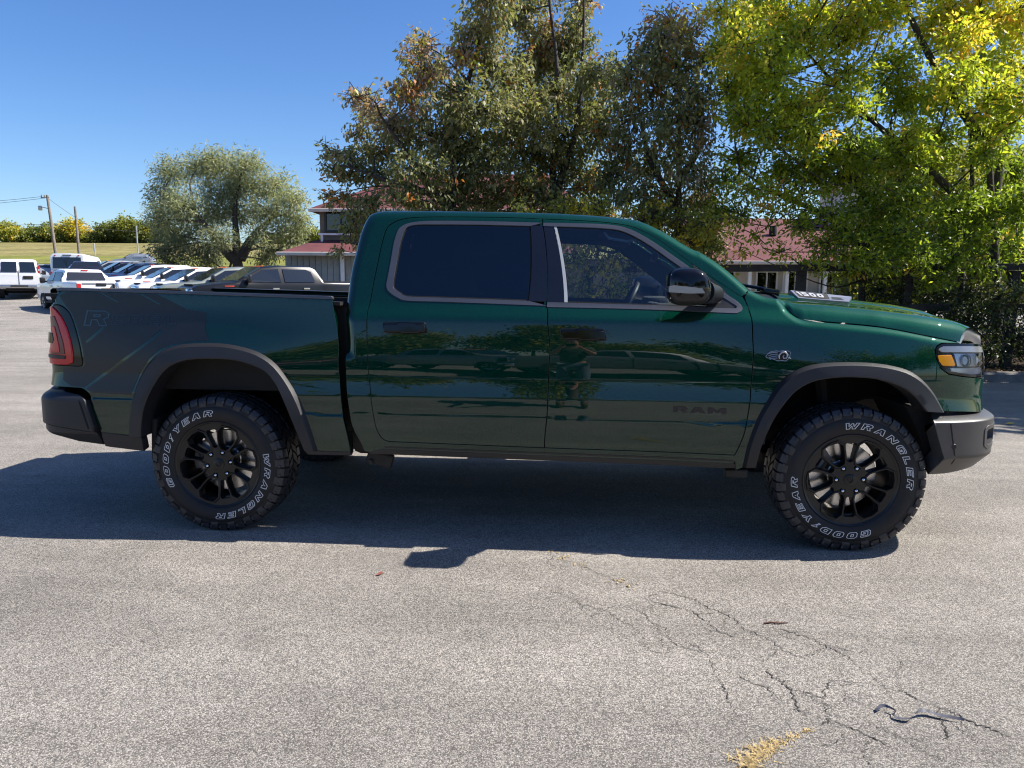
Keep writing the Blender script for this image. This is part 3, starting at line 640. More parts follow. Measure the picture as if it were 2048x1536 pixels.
# block lettering: outlines in a box one unit high
FONT = {
 'A': (1.2, [[(0, 0), (.38, 1), (.82, 1), (1.2, 0), (.8, 0), (.73, .2), (.47, .2), (.40, 0)], [(.53, .42), (.6, .68), (.67, .42)]]),
 'B': (1.05, [[(0, 0), (0, 1), (.85, 1), (1.05, .85), (1.05, .6), (.95, .5), (1.05, .4), (1.05, .15), (.85, 0)], [(.36, .6), (.36, .76), (.7, .76), (.7, .6)], [(.36, .24), (.36, .4), (.7, .4), (.7, .24)]]),
 'D': (1.1, [[(0, 0), (0, 1), (.8, 1), (1.1, .75), (1.1, .25), (.8, 0)], [(.36, .26), (.36, .74), (.66, .74), (.74, .66), (.74, .34), (.66, .26)]]),
 'E': (1.0, [[(0, 0), (0, 1), (1, 1), (1, .74), (.36, .74), (.36, .62), (.9, .62), (.9, .38), (.36, .38), (.36, .26), (1, .26), (1, 0)]]),
 'G': (1.1, [[(.2, 0), (0, .22), (0, .78), (.2, 1), (.92, 1), (1.1, .84), (1.1, .64), (.74, .64), (.74, .74), (.36, .74), (.36, .26), (.74, .26), (.74, .32), (.56, .32), (.56, .54), (1.1, .54), (1.1, 0)]]),
 'L': (.95, [[(0, 0), (0, 1), (.36, 1), (.36, .28), (.95, .28), (.95, 0)]]),
 'M': (1.4, [[(0, 0), (0, 1), (.4, 1), (.7, .55), (1.0, 1), (1.4, 1), (1.4, 0), (1.04, 0), (1.04, .5), (.8, .16), (.6, .16), (.36, .5), (.36, 0)]]),
 'N': (1.1, [[(0, 0), (0, 1), (.34, 1), (.74, .5), (.74, 1), (1.1, 1), (1.1, 0), (.76, 0), (.36, .5), (.36, 0)]]),
 'O': (1.1, [[(.2, 0), (0, .25), (0, .75), (.2, 1), (.9, 1), (1.1, .75), (1.1, .25), (.9, 0)], [(.40, .27), (.38, .3), (.38, .7), (.40, .73), (.70, .73), (.72, .7), (.72, .3), (.70, .27)]]),
 'R': (1.12, [[(0, 0), (0, 1), (.85, 1), (1.08, .82), (1.08, .55), (.9, .42), (1.12, 0), (.72, 0), (.54, .36), (.36, .36), (.36, 0)], [(.36, .58), (.36, .76), (.7, .76), (.7, .58)]]),
 'W': (1.46, [[(.22, 0), (0, 1), (.38, 1), (.47, .5), (.6, .9), (.86, .9), (.99, .5), (1.08, 1), (1.46, 1), (1.24, 0), (.86, 0), (.73, .42), (.6, 0)]]),
 'Y': (1.16, [[(.38, 0), (.38, .38), (0, 1), (.42, 1), (.58, .68), (.74, 1), (1.16, 1), (.76, .38), (.76, 0)]]),
 '1': (.52, [[(.15, 0), (.15, .7), (0, .7), (0, .9), (.15, 1), (.52, 1), (.52, 0)]]),
 '5': (1.04, [[(0, 0), (0, .28), (.68, .28), (.68, .4), (0, .4), (0, 1), (1.0, 1), (1.0, .74), (.36, .74), (.36, .66), (.85, .66), (1.04, .5), (1.04, .14), (.85, 0)]]),
 '4': (1.05, [[(.6, 0), (.6, .2), (0, .2), (0, .45), (.5, 1), (.92, 1), (.92, .42), (1.05, .42), (1.05, .2), (.92, .2), (.92, 0)]]),
 'H': (1.1, [[(0, 0), (0, 1), (.36, 1), (.36, .62), (.74, .62), (.74, 1), (1.1, 1), (1.1, 0), (.74, 0), (.74, .38), (.36, .38), (.36, 0)]]),
 'I': (.4, [[(0, 0), (0, 1), (.4, 1), (.4, 0)]]),
 'T': (1.0, [[(.32, 0), (.32, .74), (0, .74), (0, 1), (1, 1), (1, .74), (.68, .74), (.68, 0)]]),
 'X': (1.1, [[(0, 0), (.34, .5), (0, 1), (.4, 1), (.55, .74), (.7, 1), (1.1, 1), (.76, .5), (1.1, 0), (.7, 0), (.55, .26), (.4, 0)]]),
 'F': (.98, [[(0, 0), (0, 1), (.98, 1), (.98, .74), (.36, .74), (.36, .6), (.88, .6), (.88, .35), (.36, .35), (.36, 0)]]),
 '/': (.62, [[(.02, .0), (.22, .45), (.0, .72), (.38, 1), (.62, 1), (.42, .55), (.30, 0)]]),
}
FONT['0'] = FONT['O']
def layout(text, gap=.2, slant=0.):
    x = 0; out = []
    for ch in text:
        if ch == ' ': x += .5; continue
        w, loops = FONT[ch]
        out.append([np.array([(px_+x+slant*py_, py_) for px_, py_ in l]) for l in loops]); x += w+gap
    return out, x-gap
def letters_flat(text, gap=.2, slant=0., outline=0., ds=.25):
    """triangles (2d) of a word; outline > 0 draws only the rims"""
    L, w = layout(text, gap, slant); V = []; F = []
    for loops in L:
        if outline > 0:
            for i, l in enumerate(loops):
                l = dens(l, ds); l = l if area2(l) > 0 else l[::-1]
                q = inset(l, outline); l = clean(l); k = len(l); b = len(V); V += list(l)+list(q)
                F += [(b+a, b+(a+1) % k, b+k+(a+1) % k, b+k+a) for a in range(k)]
        else:
            ls = [dens(l, ds) for l in loops]; V2, F2, _ = cdt(ls, None); b = len(V); V += list(V2); F += [tuple(f+b) for f in F2]
    return np.array(V), F, w
def letters_on_body(name, text, u0, z0, h, width, parent, mat, off, slope=0., outline=0., slant=0., gap=.22):
    V, F, w = letters_flat(text, gap, slant, outline); mb = MB()
    u = u0+V[:, 0]/w*width; z = z0+V[:, 1]*h+slope*(u-u0)*2
    mb.add(M(u, z, off), F)
    return mb.build(name, mat, parent, recalc=False)
for s_ in (1, -1): side_parts(s_)

# ---- decal on the bed side (printed film, flat on the paint)
dec = [(-.80, 1.432), (-.25, 1.420), (-.185, 1.385), (-.095, 1.332), (-.02, 1.322), (.014, 1.316), (-.016, 1.215), (.0, 1.156), (-.1, 1.152), (-.241, 1.128), (-.31, 1.098), (-.372, 1.045), (-.428, .972), (-.467, .885), (-.488, .830), (-.735, .835), (-.752, .846), (-.80, .869), (-.875, .873), (-.93, .905), (-.93, .985), (-.80, .985), (-.786, 1.0), (-.792, 1.065), (-.804, 1.146), (-.811, 1.226), (-.819, 1.30), (-.84, 1.345), (-.86, 1.41)]
s2 = [(-.80, .862), (-.7, .934), (-.287, 1.214), (-.275, 1.204), (-.69, .918), (-.785, .852)]
s1 = [(-.778, 1.140), (-.737, 1.170), (-.655, 1.226), (-.635, 1.222), (-.72, 1.160), (-.768, 1.130)]
s3 = [(-.60, 1.426), (-.58, 1.4245), (-.50, 1.372), (-.515, 1.370)]
s4 = [(-.36, 1.421), (-.335, 1.4205), (-.245, 1.362), (-.265, 1.362)]
dc = panel('side_decal', dec, 'decal_grey', truck, holes=[s2, s1, s3, s4], off=.0012, depth=0, grid=(.05, .018))
letters_on_body('decal_lettering', 'R', -.768, 1.232, .092, .155, dc, 'decal_line', .0022, slope=-.004, outline=.075, slant=.35, gap=.28)
letters_on_body('decal_lettering', 'EBEL', -.59, 1.238, .062, .40, dc, 'decal_faint', .0022, slope=-.004, outline=.07, slant=.30, gap=.30)
# fender badge: engine block with a row of pipes at the left and a curled horn at the right
emb = bpy.data.objects.new('wing_badge', None); COL.objects.link(emb); emb.parent = truck
eo = M(np.array([3.235]), np.array([1.108]), .003)[0]
mb = MB()
E2 = [(-.070, -.006), (-.058, .012), (-.040, .024), (-.012, .028), (.005, .026), (.022, .030), (.050, .028), (.064, .020), (.062, .004), (.056, -.014), (.040, -.030), (.018, -.028), (-.004, -.030), (-.03, -.020), (-.062, -.014)]
mb.prism(E2, 0, -.005); bd = mb.build('badge_plate', 'satin_black', emb)
mb = MB()
ol = inset(np.array(E2), .003); k = len(E2)
mb.add([(a, -.0075, b) for a, b in E2]+[(a, -.0075, b) for a, b in ol]+[(a, -.004, b) for a, b in E2], [(i, (i+1) % k, k+(i+1) % k, k+i) for i in range(k)]+[(i, (i+1) % k, 2*k+(i+1) % k, 2*k+i) for i in range(k)])
for j in range(4):
    z_ = .017-.0105*j; mb.tube([(-.058+.004*j, -.006, z_-.008), (-.035, -.009, z_), (-.006, -.008, z_+.002)], .0026, 6)
mb.tube([(.004, -.008, -.018), (.002, -.01, .002), (.014, -.012, .018), (.034, -.012, .020), (.046, -.011, .006), (.040, -.010, -.012), (.026, -.010, -.014), (.022, -.010, -.002), (.030, -.010, .004)], [.003, .005, .006, .006, .0055, .005, .004, .003, .002], 7)
mb.tube([(.05, -.008, -.008), (.064, -.008, -.016)], .003, 6)
mb.build('badge_relief', 'silver_metal', emb, smooth=True)
emb.location = eo; n_ = surf_n(np.array([3.235]), np.array([1.108]), 0, W0)[0]
emb.rotation_euler = Vector(-n_).to_track_quat('Y', 'Z').to_euler()

# ---- roof, back of cab, windscreen
rl = np.array(top_lines)
P_edge = M(rl[:, 0], rl[:, 1], 0, WC)
P_edge[:, 1] = -(W0(rl[:, 0], rl[:, 1])-.062)
i0 = int(np.argmin(np.abs(rl[:, 0]-2.853)+np.abs(rl[:, 1]-1.848))); ib = int(np.argmin(np.abs(rl[:, 0]-1.256)+np.abs(rl[:, 1]-1.913)))
def span(name, pts, mat, crown, bulge, m=16, pw=2.0, parent=truck, off=(0, 0, 0)):
    V = []; F = []
    for k, p in enumerate(pts):
        for j in range(m+1):
            t = -1+2*j/m; w = 1-abs(t)**pw
            V.append((p[0]+bulge*w+off[0], p[1]*-t*-1*-1 if False else abs(p[1])*t, p[2]+crown*w+off[2]))
    n = m+1
    for k in range(len(pts)-1):
        for j in range(m): F.append((k*n+j, k*n+j+1, (k+1)*n+j+1, (k+1)*n+j))
    mb = MB(); mb.add(V, F); return mb.build(name, mat, parent, smooth=True, angle=60)
span('roof', P_edge[ib:i0+1], 'green_paint', .022, 0)
span('headliner', [p+np.array([0, 0, -.045]) for p in P_edge[ib:i0+1]], 'liner_grey', .018, 0)
span('cab_back', P_edge[:ib+1], 'green_paint', 0, -.02)
ws = span('windscreen', P_edge[i0:], 'clear_glass', .006, .035, pw=2.2)
# ---- bonnet
hl = np.array(sm([(3.347, 1.424), (3.365, 1.386), (3.378, 1.345), (3.407, 1.316), (3.448, 1.303), (3.549, 1.296), (3.832, 1.271), (4.061, 1.227), (4.182, 1.204), (4.274, 1.1875)], 4))
fl_ = [([(3.2, 1.49), (3.261, 1.45), (3.347, 1.434), (3.365, 1.396), (3.378, 1.357), (3.407, 1.326), (3.448, 1.313), (3.549, 1.306), (3.832, 1.281), (4.061, 1.237), (4.182, 1.214), (4.274, 1.1975), (4.4, 1.18)], .06)]
HB = M(hl[:, 0], hl[:, 1], 0, wround(fl_))
ss = np.concatenate([[0], np.cumsum(np.linalg.norm(np.diff(HB, axis=0), axis=1))]); ss /= ss[-1]
q = np.linspace(0, 1, 46); HB = np.column_stack([np.interp(q, ss, HB[:, i]) for i in range(3)])
PT_ = [0, .012, .03, .06, .10, .16, .25, .36, .45, .50, .54, .58, .63, .70, .85, 1.0]
PV_ = [0, .17, .33, .49, .59, .64, .665, .68, .695, .73, .85, .92, .945, .955, .985, 1.0]
ZC = lambda x: np.interp(x, [3.2, 3.5, 3.83, 4.08, 4.25, 4.37, 4.43, 4.53, 4.59, 4.64, 4.72], [1.468, 1.452, 1.420, 1.392, 1.360, 1.314, 1.290, 1.244, 1.204, 1.172, 1.135])
tt = np.array(sorted(set(list(np.round(np.linspace(0, 1, 27), 4))+PT_)))
V = []; F = []
cols = np.concatenate([tt, tt[:-1][::-1]]); sg = np.concatenate([-np.ones(len(tt)), np.ones(len(tt)-1)]); nc = len(cols)
for k, (p, s_) in enumerate(zip(HB, q)):
    for t, g_ in zip(cols, sg):
        w = 1-(1-t)**2.2; x = p[0]+(.44*s_**3.2-.16*(1-s_)**3)*w
        zc_ = max(float(ZC(x)), p[2]-.03*s_) if s_ < .5 else float(ZC(x))
        pv = float(np.interp(t, PT_, PV_)); z = p[2]+(zc_-p[2])*pv
        if s_ > .86:                                    # roll over the leading edge
            z -= .03*((s_-.86)/.14)**2*w
        V.append((x, g_*abs(p[1])*(1-t), z))
for k in range(len(q)-1):
    for j in range(nc-1): F.append((k*nc+j, (k+1)*nc+j, (k+1)*nc+j+1, k*nc+j+1))
mb = MB(); mb.add(V, F); hood = mb.build('bonnet', 'green_paint', truck, smooth=True, angle=70)
front_edge = [V[(len(q)-1)*nc+j] for j in range(nc)]; rear_edge = [V[j] for j in range(nc)]
# leading strip under the bonnet edge, grille behind it
V = []; F = []
for a, dz, dx in ((0, 0, -.004), (1, -.012, .012), (2, -.055, .018), (3, -.075, 0)):
    for p in front_edge: V.append((p[0]+dx, p[1], p[2]+dz))
for a in range(3):
    for j in range(nc-1): F.append((a*nc+j, (a+1)*nc+j, (a+1)*nc+j+1, a*nc+j+1))
V = [(v[0]+.012, v[1]*.93, v[2]+.004) for v in V]
mb = MB(); mb.add(V, F); mb.build('grille_header', 'silver_metal', truck, smooth=True, angle=50)
gr = MB(); V = []; F = []; us = np.linspace(4.46, 5.34, 24)
for z_ in (1.15, 1.0, .80):
    V += list(M(us, us*0+z_, -.03))
for a in range(2):
    for j in range(23): F.append((a*24+j, a*24+j+1, (a+1)*24+j+1, (a+1)*24+j))
V = np.array(V); gr.add(V, F); gr.add(V*np.array([1, -1, 1]), [f[::-1] for f in F]); grille = gr.build('grille', 'gloss_black', truck, smooth=True)
for z_ in np.linspace(.86, 1.09, 5):
    p = M(us, us*0+z_, -.012); mb = MB()
    mb.tube([tuple(v) for v in p]+[tuple(v*np.array([1, -1, 1])) for v in p[::-1]], .012, 6); mb.build('grille_bar', 'satin_black', grille, smooth=True)
simple('silver_letter', (.42, .43, .45), .4)
# bonnet vent plate with raised figures
A = np.array([3.49, -.455, 1.400]); B = np.array([3.80, -.450, 1.378]); Cc = np.array([3.845, -.372, 1.412]); D = np.array([3.455, -.372, 1.452])
nv = np.cross(B-A, D-A); nv /= np.linalg.norm(nv); nv = nv if nv[2] > 0 else -nv
def quad_pt(a, b, lift): return A*(1-a)*(1-b)+B*a*(1-b)+Cc*a*b+D*(1-a)*b+nv*lift
mb = MB(); r_ = [(0, 0), (1, 0), (1, 1), (0, 1)]
mb.add([quad_pt(a, b, .000) for a, b in r_]+[quad_pt(.5+(a-.5)*.97, .5+(b-.5)*.9, .020) for a, b in r_], [(4, 5, 6, 7), (0, 1, 5, 4), (1, 2, 6, 5), (2, 3, 7, 6), (3, 0, 4, 7)])
hv = mb.build('bonnet_vent', 'silver_metal', truck)
V, F, w = letters_flat('1500', .3, -.2)
mb = MB(); mb.add([quad_pt(.09+.44*a/w, .34+.46*b, .0225) for a, b in V], F); mb.build('vent_lettering', 'silver_letter', hv, recalc=False)
mb = MB(); mb.add([quad_pt(a, b, .0212) for a, b in ((.055, .20), (.62, .20), (.60, .90), (.065, .90))], [(0, 1, 2, 3)]); mb.build('figure_shade', 'matte_black', hv, recalc=False)  # flat dark sheet painting the shade behind the figures
mb = MB(); mb.add([quad_pt(a, b, .0222) for a, b in ((.66, .25), (.90, .25), (.86, .33), (.66, .33))]+[quad_pt(a, b, .0222) for a, b in ((.66, .45), (.86, .45), (.82, .55), (.66, .55))], [(0, 1, 2, 3), (4, 5, 6, 7)]); mb.build('script_bars', 'matte_black', hv, recalc=False)  # dark bars standing in for the small script beside the figures
# cowl and wipers
mb = MB(); V = []; F = []
re_ = [p for p in rear_edge]
for dx, dz in ((.02, -.005), (-.10, -.015), (-.22, -.03)):
    for p in re_: V.append((p[0]+dx, p[1]*.99, p[2]+dz))
for a in range(2):
    for j in range(nc-1): F.append((a*nc+j, a*nc+j+1, (a+1)*nc+j+1, (a+1)*nc+j))
mb.add(V, F); mb.build('cowl_panel', 'satin_black', truck, smooth=True)
for y_ in (-.42, .30):
    mb = MB(); mb.bbox((3.33, y_, 1.452), (.10, .11, .045), .014, ry=.12); mb.tube([(3.31, y_, 1.47), (3.13, y_+.1, 1.505), (2.99, y_+.42, 1.60)], [.011, .009, .006], 8)
    mb.tube([(3.075, y_-.12, 1.525), (3.0, y_+.62, 1.595)], .007, 6)
    mb.build('wiper', 'gloss_black', truck, smooth=True)

# ---- door mirrors
def mirror(side):
    root = bpy.data.objects.new('door_mirror', None); COL.objects.link(root); root.parent = truck
    def sc_(P): return [(p[0], p[1]*side, p[2]) for p in P]
    # shell: cross-sections across y, superellipse in x z
    S_ = [(-.955, 2.80, 1.452, .055, .044), (-.985, 2.775, 1.462, .075, .062), (-1.01, 2.755, 1.472, .092, .082), (-1.06, 2.73, 1.480, .110, .096), (-1.13, 2.715, 1.482, .117, .101), (-1.19, 2.71, 1.482, .114, .098), (-1.225, 2.708, 1.482, .104, .087), (-1.241, 2.708, 1.482, .08, .065), (-1.246, 2.709, 1.482, .004, .004)]
    V = []; F = []; n = 28
    for y, x, z, a, b in S_:
        for k in range(n):
            w = 2*PI*k/n; c, s = math.cos(w), math.sin(w); e = .62
            px_ = abs(c)**e*math.copysign(1, c)*a; pz_ = abs(s)**e*math.copysign(1, s)*b
            px_ += .30*pz_*0-.0 if px_ < 0 else -.25*max(pz_, 0)   # front leans back towards the top
            V.append((x+px_, y, z+pz_))
    for a in range(len(S_)-1):
        for k in range(n): F.append((a*n+k, a*n+(k+1) % n, (a+1)*n+(k+1) % n, (a+1)*n+k))
    up = []; dn = []
    for f in F:
        zc_ = sum(V[i][2] for i in f)/4; (dn if zc_ < 1.436 else up).append(f)
    mb = MB(); mb.add(sc_(V), up); mb.build('mirror_cap', 'gloss_black', root, smooth=True, angle=60)
    mb = MB(); mb.add(sc_(V), dn); mb.build('mirror_base', 'satin_black', root, smooth=True, angle=60)
    # turn signal strip on the outer face
    y_ = -1.20
    poly = [(2.596, 1.482), (2.62, 1.488), (2.72, 1.479), (2.768, 1.472), (2.782, 1.448), (2.70, 1.446), (2.597, 1.452)]
    mb = MB(); mb.prism(poly, y_*side, (y_-.054)*side); mb.build('turn_signal', 'silver_metal', root)
    # glass at the back, neck to the door
    mb = MB(); mb.bbox((2.615, -1.12*side, 1.482), (.012, .19, .13), .004); mb.build('mirror_glass', 'chrome', root)
    mb = MB(); mb.tube(sc_([(2.81, -1.04, 1.455), (2.86, -.965, 1.445), (2.90, -.905, 1.44)]), [.066, .058, .052], 14); mb.build('mirror_neck', 'satin_black', root, smooth=True)
    return root
mirror(1); mirror(-1)

# ---- interior
def seat(name, x, y, w, rear=False):
    s_ = bpy.data.objects.new(name, None); COL.objects.link(s_); s_.parent = truck
    mb = MB(); mb.bbox((x, y, .98), (.54, w, .17), .05, seg=3); mb.build('seat_cushion', 'seat_leather', s_, smooth=True)
    mb = MB(); mb.bbox((x-.31, y, 1.28), (.16, w*.96, .62), .06, ry=-.20, seg=3); mb.build('seat_back', 'seat_leather', s_, smooth=True)
    for dy in ([0] if not rear else [-w*.33, w*.33]):
        mb = MB(); mb.bbox((x-.40, y+dy, 1.665), (.10, .26, .19), .045, ry=-.12, seg=3); mb.tube([(x-.385, y+dy-.06, 1.57), (x-.375, y+dy-.06, 1.48)], .008, 6); mb.tube([(x-.385, y+dy+.06, 1.57), (x-.375, y+dy+.06, 1.48)], .008, 6)
        mb.build('head_rest', 'seat_leather', s_, smooth=True)
seat('front_seat', 2.10, -.42, .54); seat('front_seat', 2.10, .42, .54); seat('rear_seat', 1.30, 0, 1.45, True)
mb = MB(); mb.bbox((2.84, 0, 1.27), (.42, 1.56, .20), .06, seg=3); mb.bbox((2.72, .42, 1.37), (.16, .42, .09), .03, seg=2); mb.bbox((2.66, 0, 1.24), (.06, .32, .28), .02); mb.build('dashboard', 'liner_grey', truck, smooth=True)
mb = MB()
wheel_c = Vector((2.50, .42, 1.34)); ax = Vector((-.88, 0, .47)).normalized(); e1 = Vector((0, 1, 0)); e2 = ax.cross(e1)
mb.tube([wheel_c+(e1*math.cos(t)+e2*math.sin(t))*.19 for t in np.linspace(0, 2*PI, 33)], .016, 8)
for t in (0, PI, -PI/2): mb.tube([wheel_c, wheel_c+(e1*math.cos(t)+e2*math.sin(t))*.185], .015, 6)
mb.tube([wheel_c-ax*.02, wheel_c-ax*.2], .03, 8); mb.build('steering_wheel', 'seat_leather', truck, smooth=True)
mb = MB(); mb.bbox((2.66, 0, 1.69), (.03, .24, .075), .012, ry=.3); mb.tube([(2.68, 0, 1.71), (2.68, 0, 1.79)], .01, 6); mb.build('interior_mirror', 'satin_black', truck, smooth=True)
for y_ in (-.36, .36):
    mb = MB(); mb.bbox((2.38, y_, 1.80), (.24, .48, .022), .008, ry=.16); mb.build('sun_visor', 'liner_grey', truck, smooth=True)
for sd_ in (-1, 1):
    mb = MB(); mb.tube([(2.28, .70*sd_, 1.80), (2.31, .69*sd_, 1.765), (2.42, .70*sd_, 1.745), (2.47, .71*sd_, 1.76)], .009, 6); mb.build('grab_handle', 'light_trim', truck, smooth=True)
    mb = MB(); mb.tube([(1.90, .70*sd_, 1.70), (1.97, .77*sd_, 1.5), (2.03, .82*sd_, 1.35)], .018, 6); mb.build('seat_belt', 'satin_black', truck, smooth=True)
mb = MB(); mb.box((2.05, 0, .62), (2.3, 1.945, .04)); mb.box((3.15, 0, 1.0), (.03, 1.7, .7)); mb.build('cab_floor', 'matte_black', truck)
mb = MB(); mb.box((2.2, 0, .97), (.7, .22, .28)); mb.build('centre_console', 'liner_grey', truck)

# ---- bed, tailgate, chassis
mb = MB()
mb.box((-.12, 0, .86), (1.86, 1.745, .03)); mb.box((.78, 0, 1.10), (.03, 1.80, .50)); mb.box((-.12, -.86, 1.11), (1.84, .03, .52)); mb.box((-.12, .86, 1.11), (1.84, .03, .52))
mb.box((-.14, -.905, 1.393), (1.80, .11, .02), ry=.022); mb.box((-.14, .905, 1.380), (1.80, .11, .02), ry=.022); mb.build('bed_floor', 'matte_black', truck)
V, F = [], []
tg = MB(); ys = np.linspace(-.80, .80, 13)
prof = [(-1.055, 1.45), (-1.10, 1.452), (-1.115, 1.44), (-1.118, 1.40), (-1.098, 1.36), (-1.10, 1.1), (-1.092, .90), (-1.06, .885)]
for a, b in prof:
    for y in ys: tg.v.append((a-.03*(1-(y/.9)**2), y, b))
n = len(ys)
for a in range(len(prof)-1):
    for j in range(n-1): tg.f.append((a*n+j, a*n+j+1, (a+1)*n+j+1, (a+1)*n+j)); tg.m.append(0)
tailgate = tg.build('tailgate', 'green_paint', truck, smooth=True, angle=50)
mb = MB(); mb.box((-1.0, 0, 1.0), (.04, 1.86, .84)); mb.build('tailgate_inner', 'matte_black', truck)
mb = MB(); mb.bbox((-1.05, 0, .74), (.10, 1.6, .17), .02); mb.build('bumper_step', 'flare_plastic', truck)
mb = MB()
for y_ in (-.42, .42): mb.box((1.75, y_, .60), (5.3, .09, .15))
for x_ in (-.8, .2, .95, 1.9, 2.9, 4.1): mb.box((x_, 0, .60), (.09, .84, .10))
mb.tube([(0, -.80, .41), (0, -.2, .41)], .055, 12); mb.tube([(0, .2, .41), (0, .80, .41)], .055, 12); mb.lathe([(.02, -.2), (.14, -.14), (.17, 0), (.14, .14), (.02, .2)], (0, 0, .41), 'Y', 16)
mb.tube([(.05, 0, .43), (1.5, 0, .52), (2.3, 0, .55)], .045, 10); mb.bbox((2.5, 0, .60), (.9, .5, .3), .08); mb.bbox((3.5, 0, .62), (.9, .6, .35), .08)
mb.tube([(2.9, .32, .5), (1.2, .36, .48), (.3, .5, .55), (-.9, .55, .50)], .04, 8); mb.bbox((1.2, .25, .50), (.9, .3, .2), .06); mb.bbox((1.4, -.62, .55), (1.3, .34, .22), .05)
mb.bbox((3.66, 0, .40), (.7, .95, .10), .04)
for sd_ in (-1, 1):
    mb.tube([(3.62, .40*sd_, .40), (3.67, .76*sd_, .36)], .035, 8); mb.tube([(3.67, .66*sd_, .42), (3.62, .55*sd_, .95)], .05, 10); mb.tube([(-.12, .62*sd_, .36), (.05, .55*sd_, .92)], .035, 8)
    mb.tube([(-.02, .78*sd_, .50), (-.65, .60*sd_, .62)], .03, 6)
mb.build('chassis', 'frame_steel', truck, smooth=True, angle=30)
for sd_ in (-1, 1):
    mb = MB(); mb.bbox((.12, .80*sd_, .975), (.62, .05, .075), .01); mb.build('bed_inner_rail', 'green_paint', truck)
    mb = MB(); mb.box((.12, .835*sd_, .905), (.60, .03, .03)); mb.build('bed_bracket', 'silver_metal', truck)
    mb = MB(); mb.bbox((-.40, .90*sd_, .55), (.035, .17, .26), .012, ry=.06); mb.build('mud_flap', 'matte_black', truck)
    mb = MB(); mb.bbox((.96, .88*sd_, .445), (.16, .05, .09), .015, ry=.3); mb.lathe([(.001, -.02), (.014, -.02), (.014, .02)], (.91, .905*sd_, .43), 'Y', 10); mb.build('step_bracket', 'frame_steel', truck)
    mb = MB(); mb.bbox((3.06, .90*sd_, .415), (.13, .06, .05), .01); mb.build('step_bracket', 'frame_steel', truck)

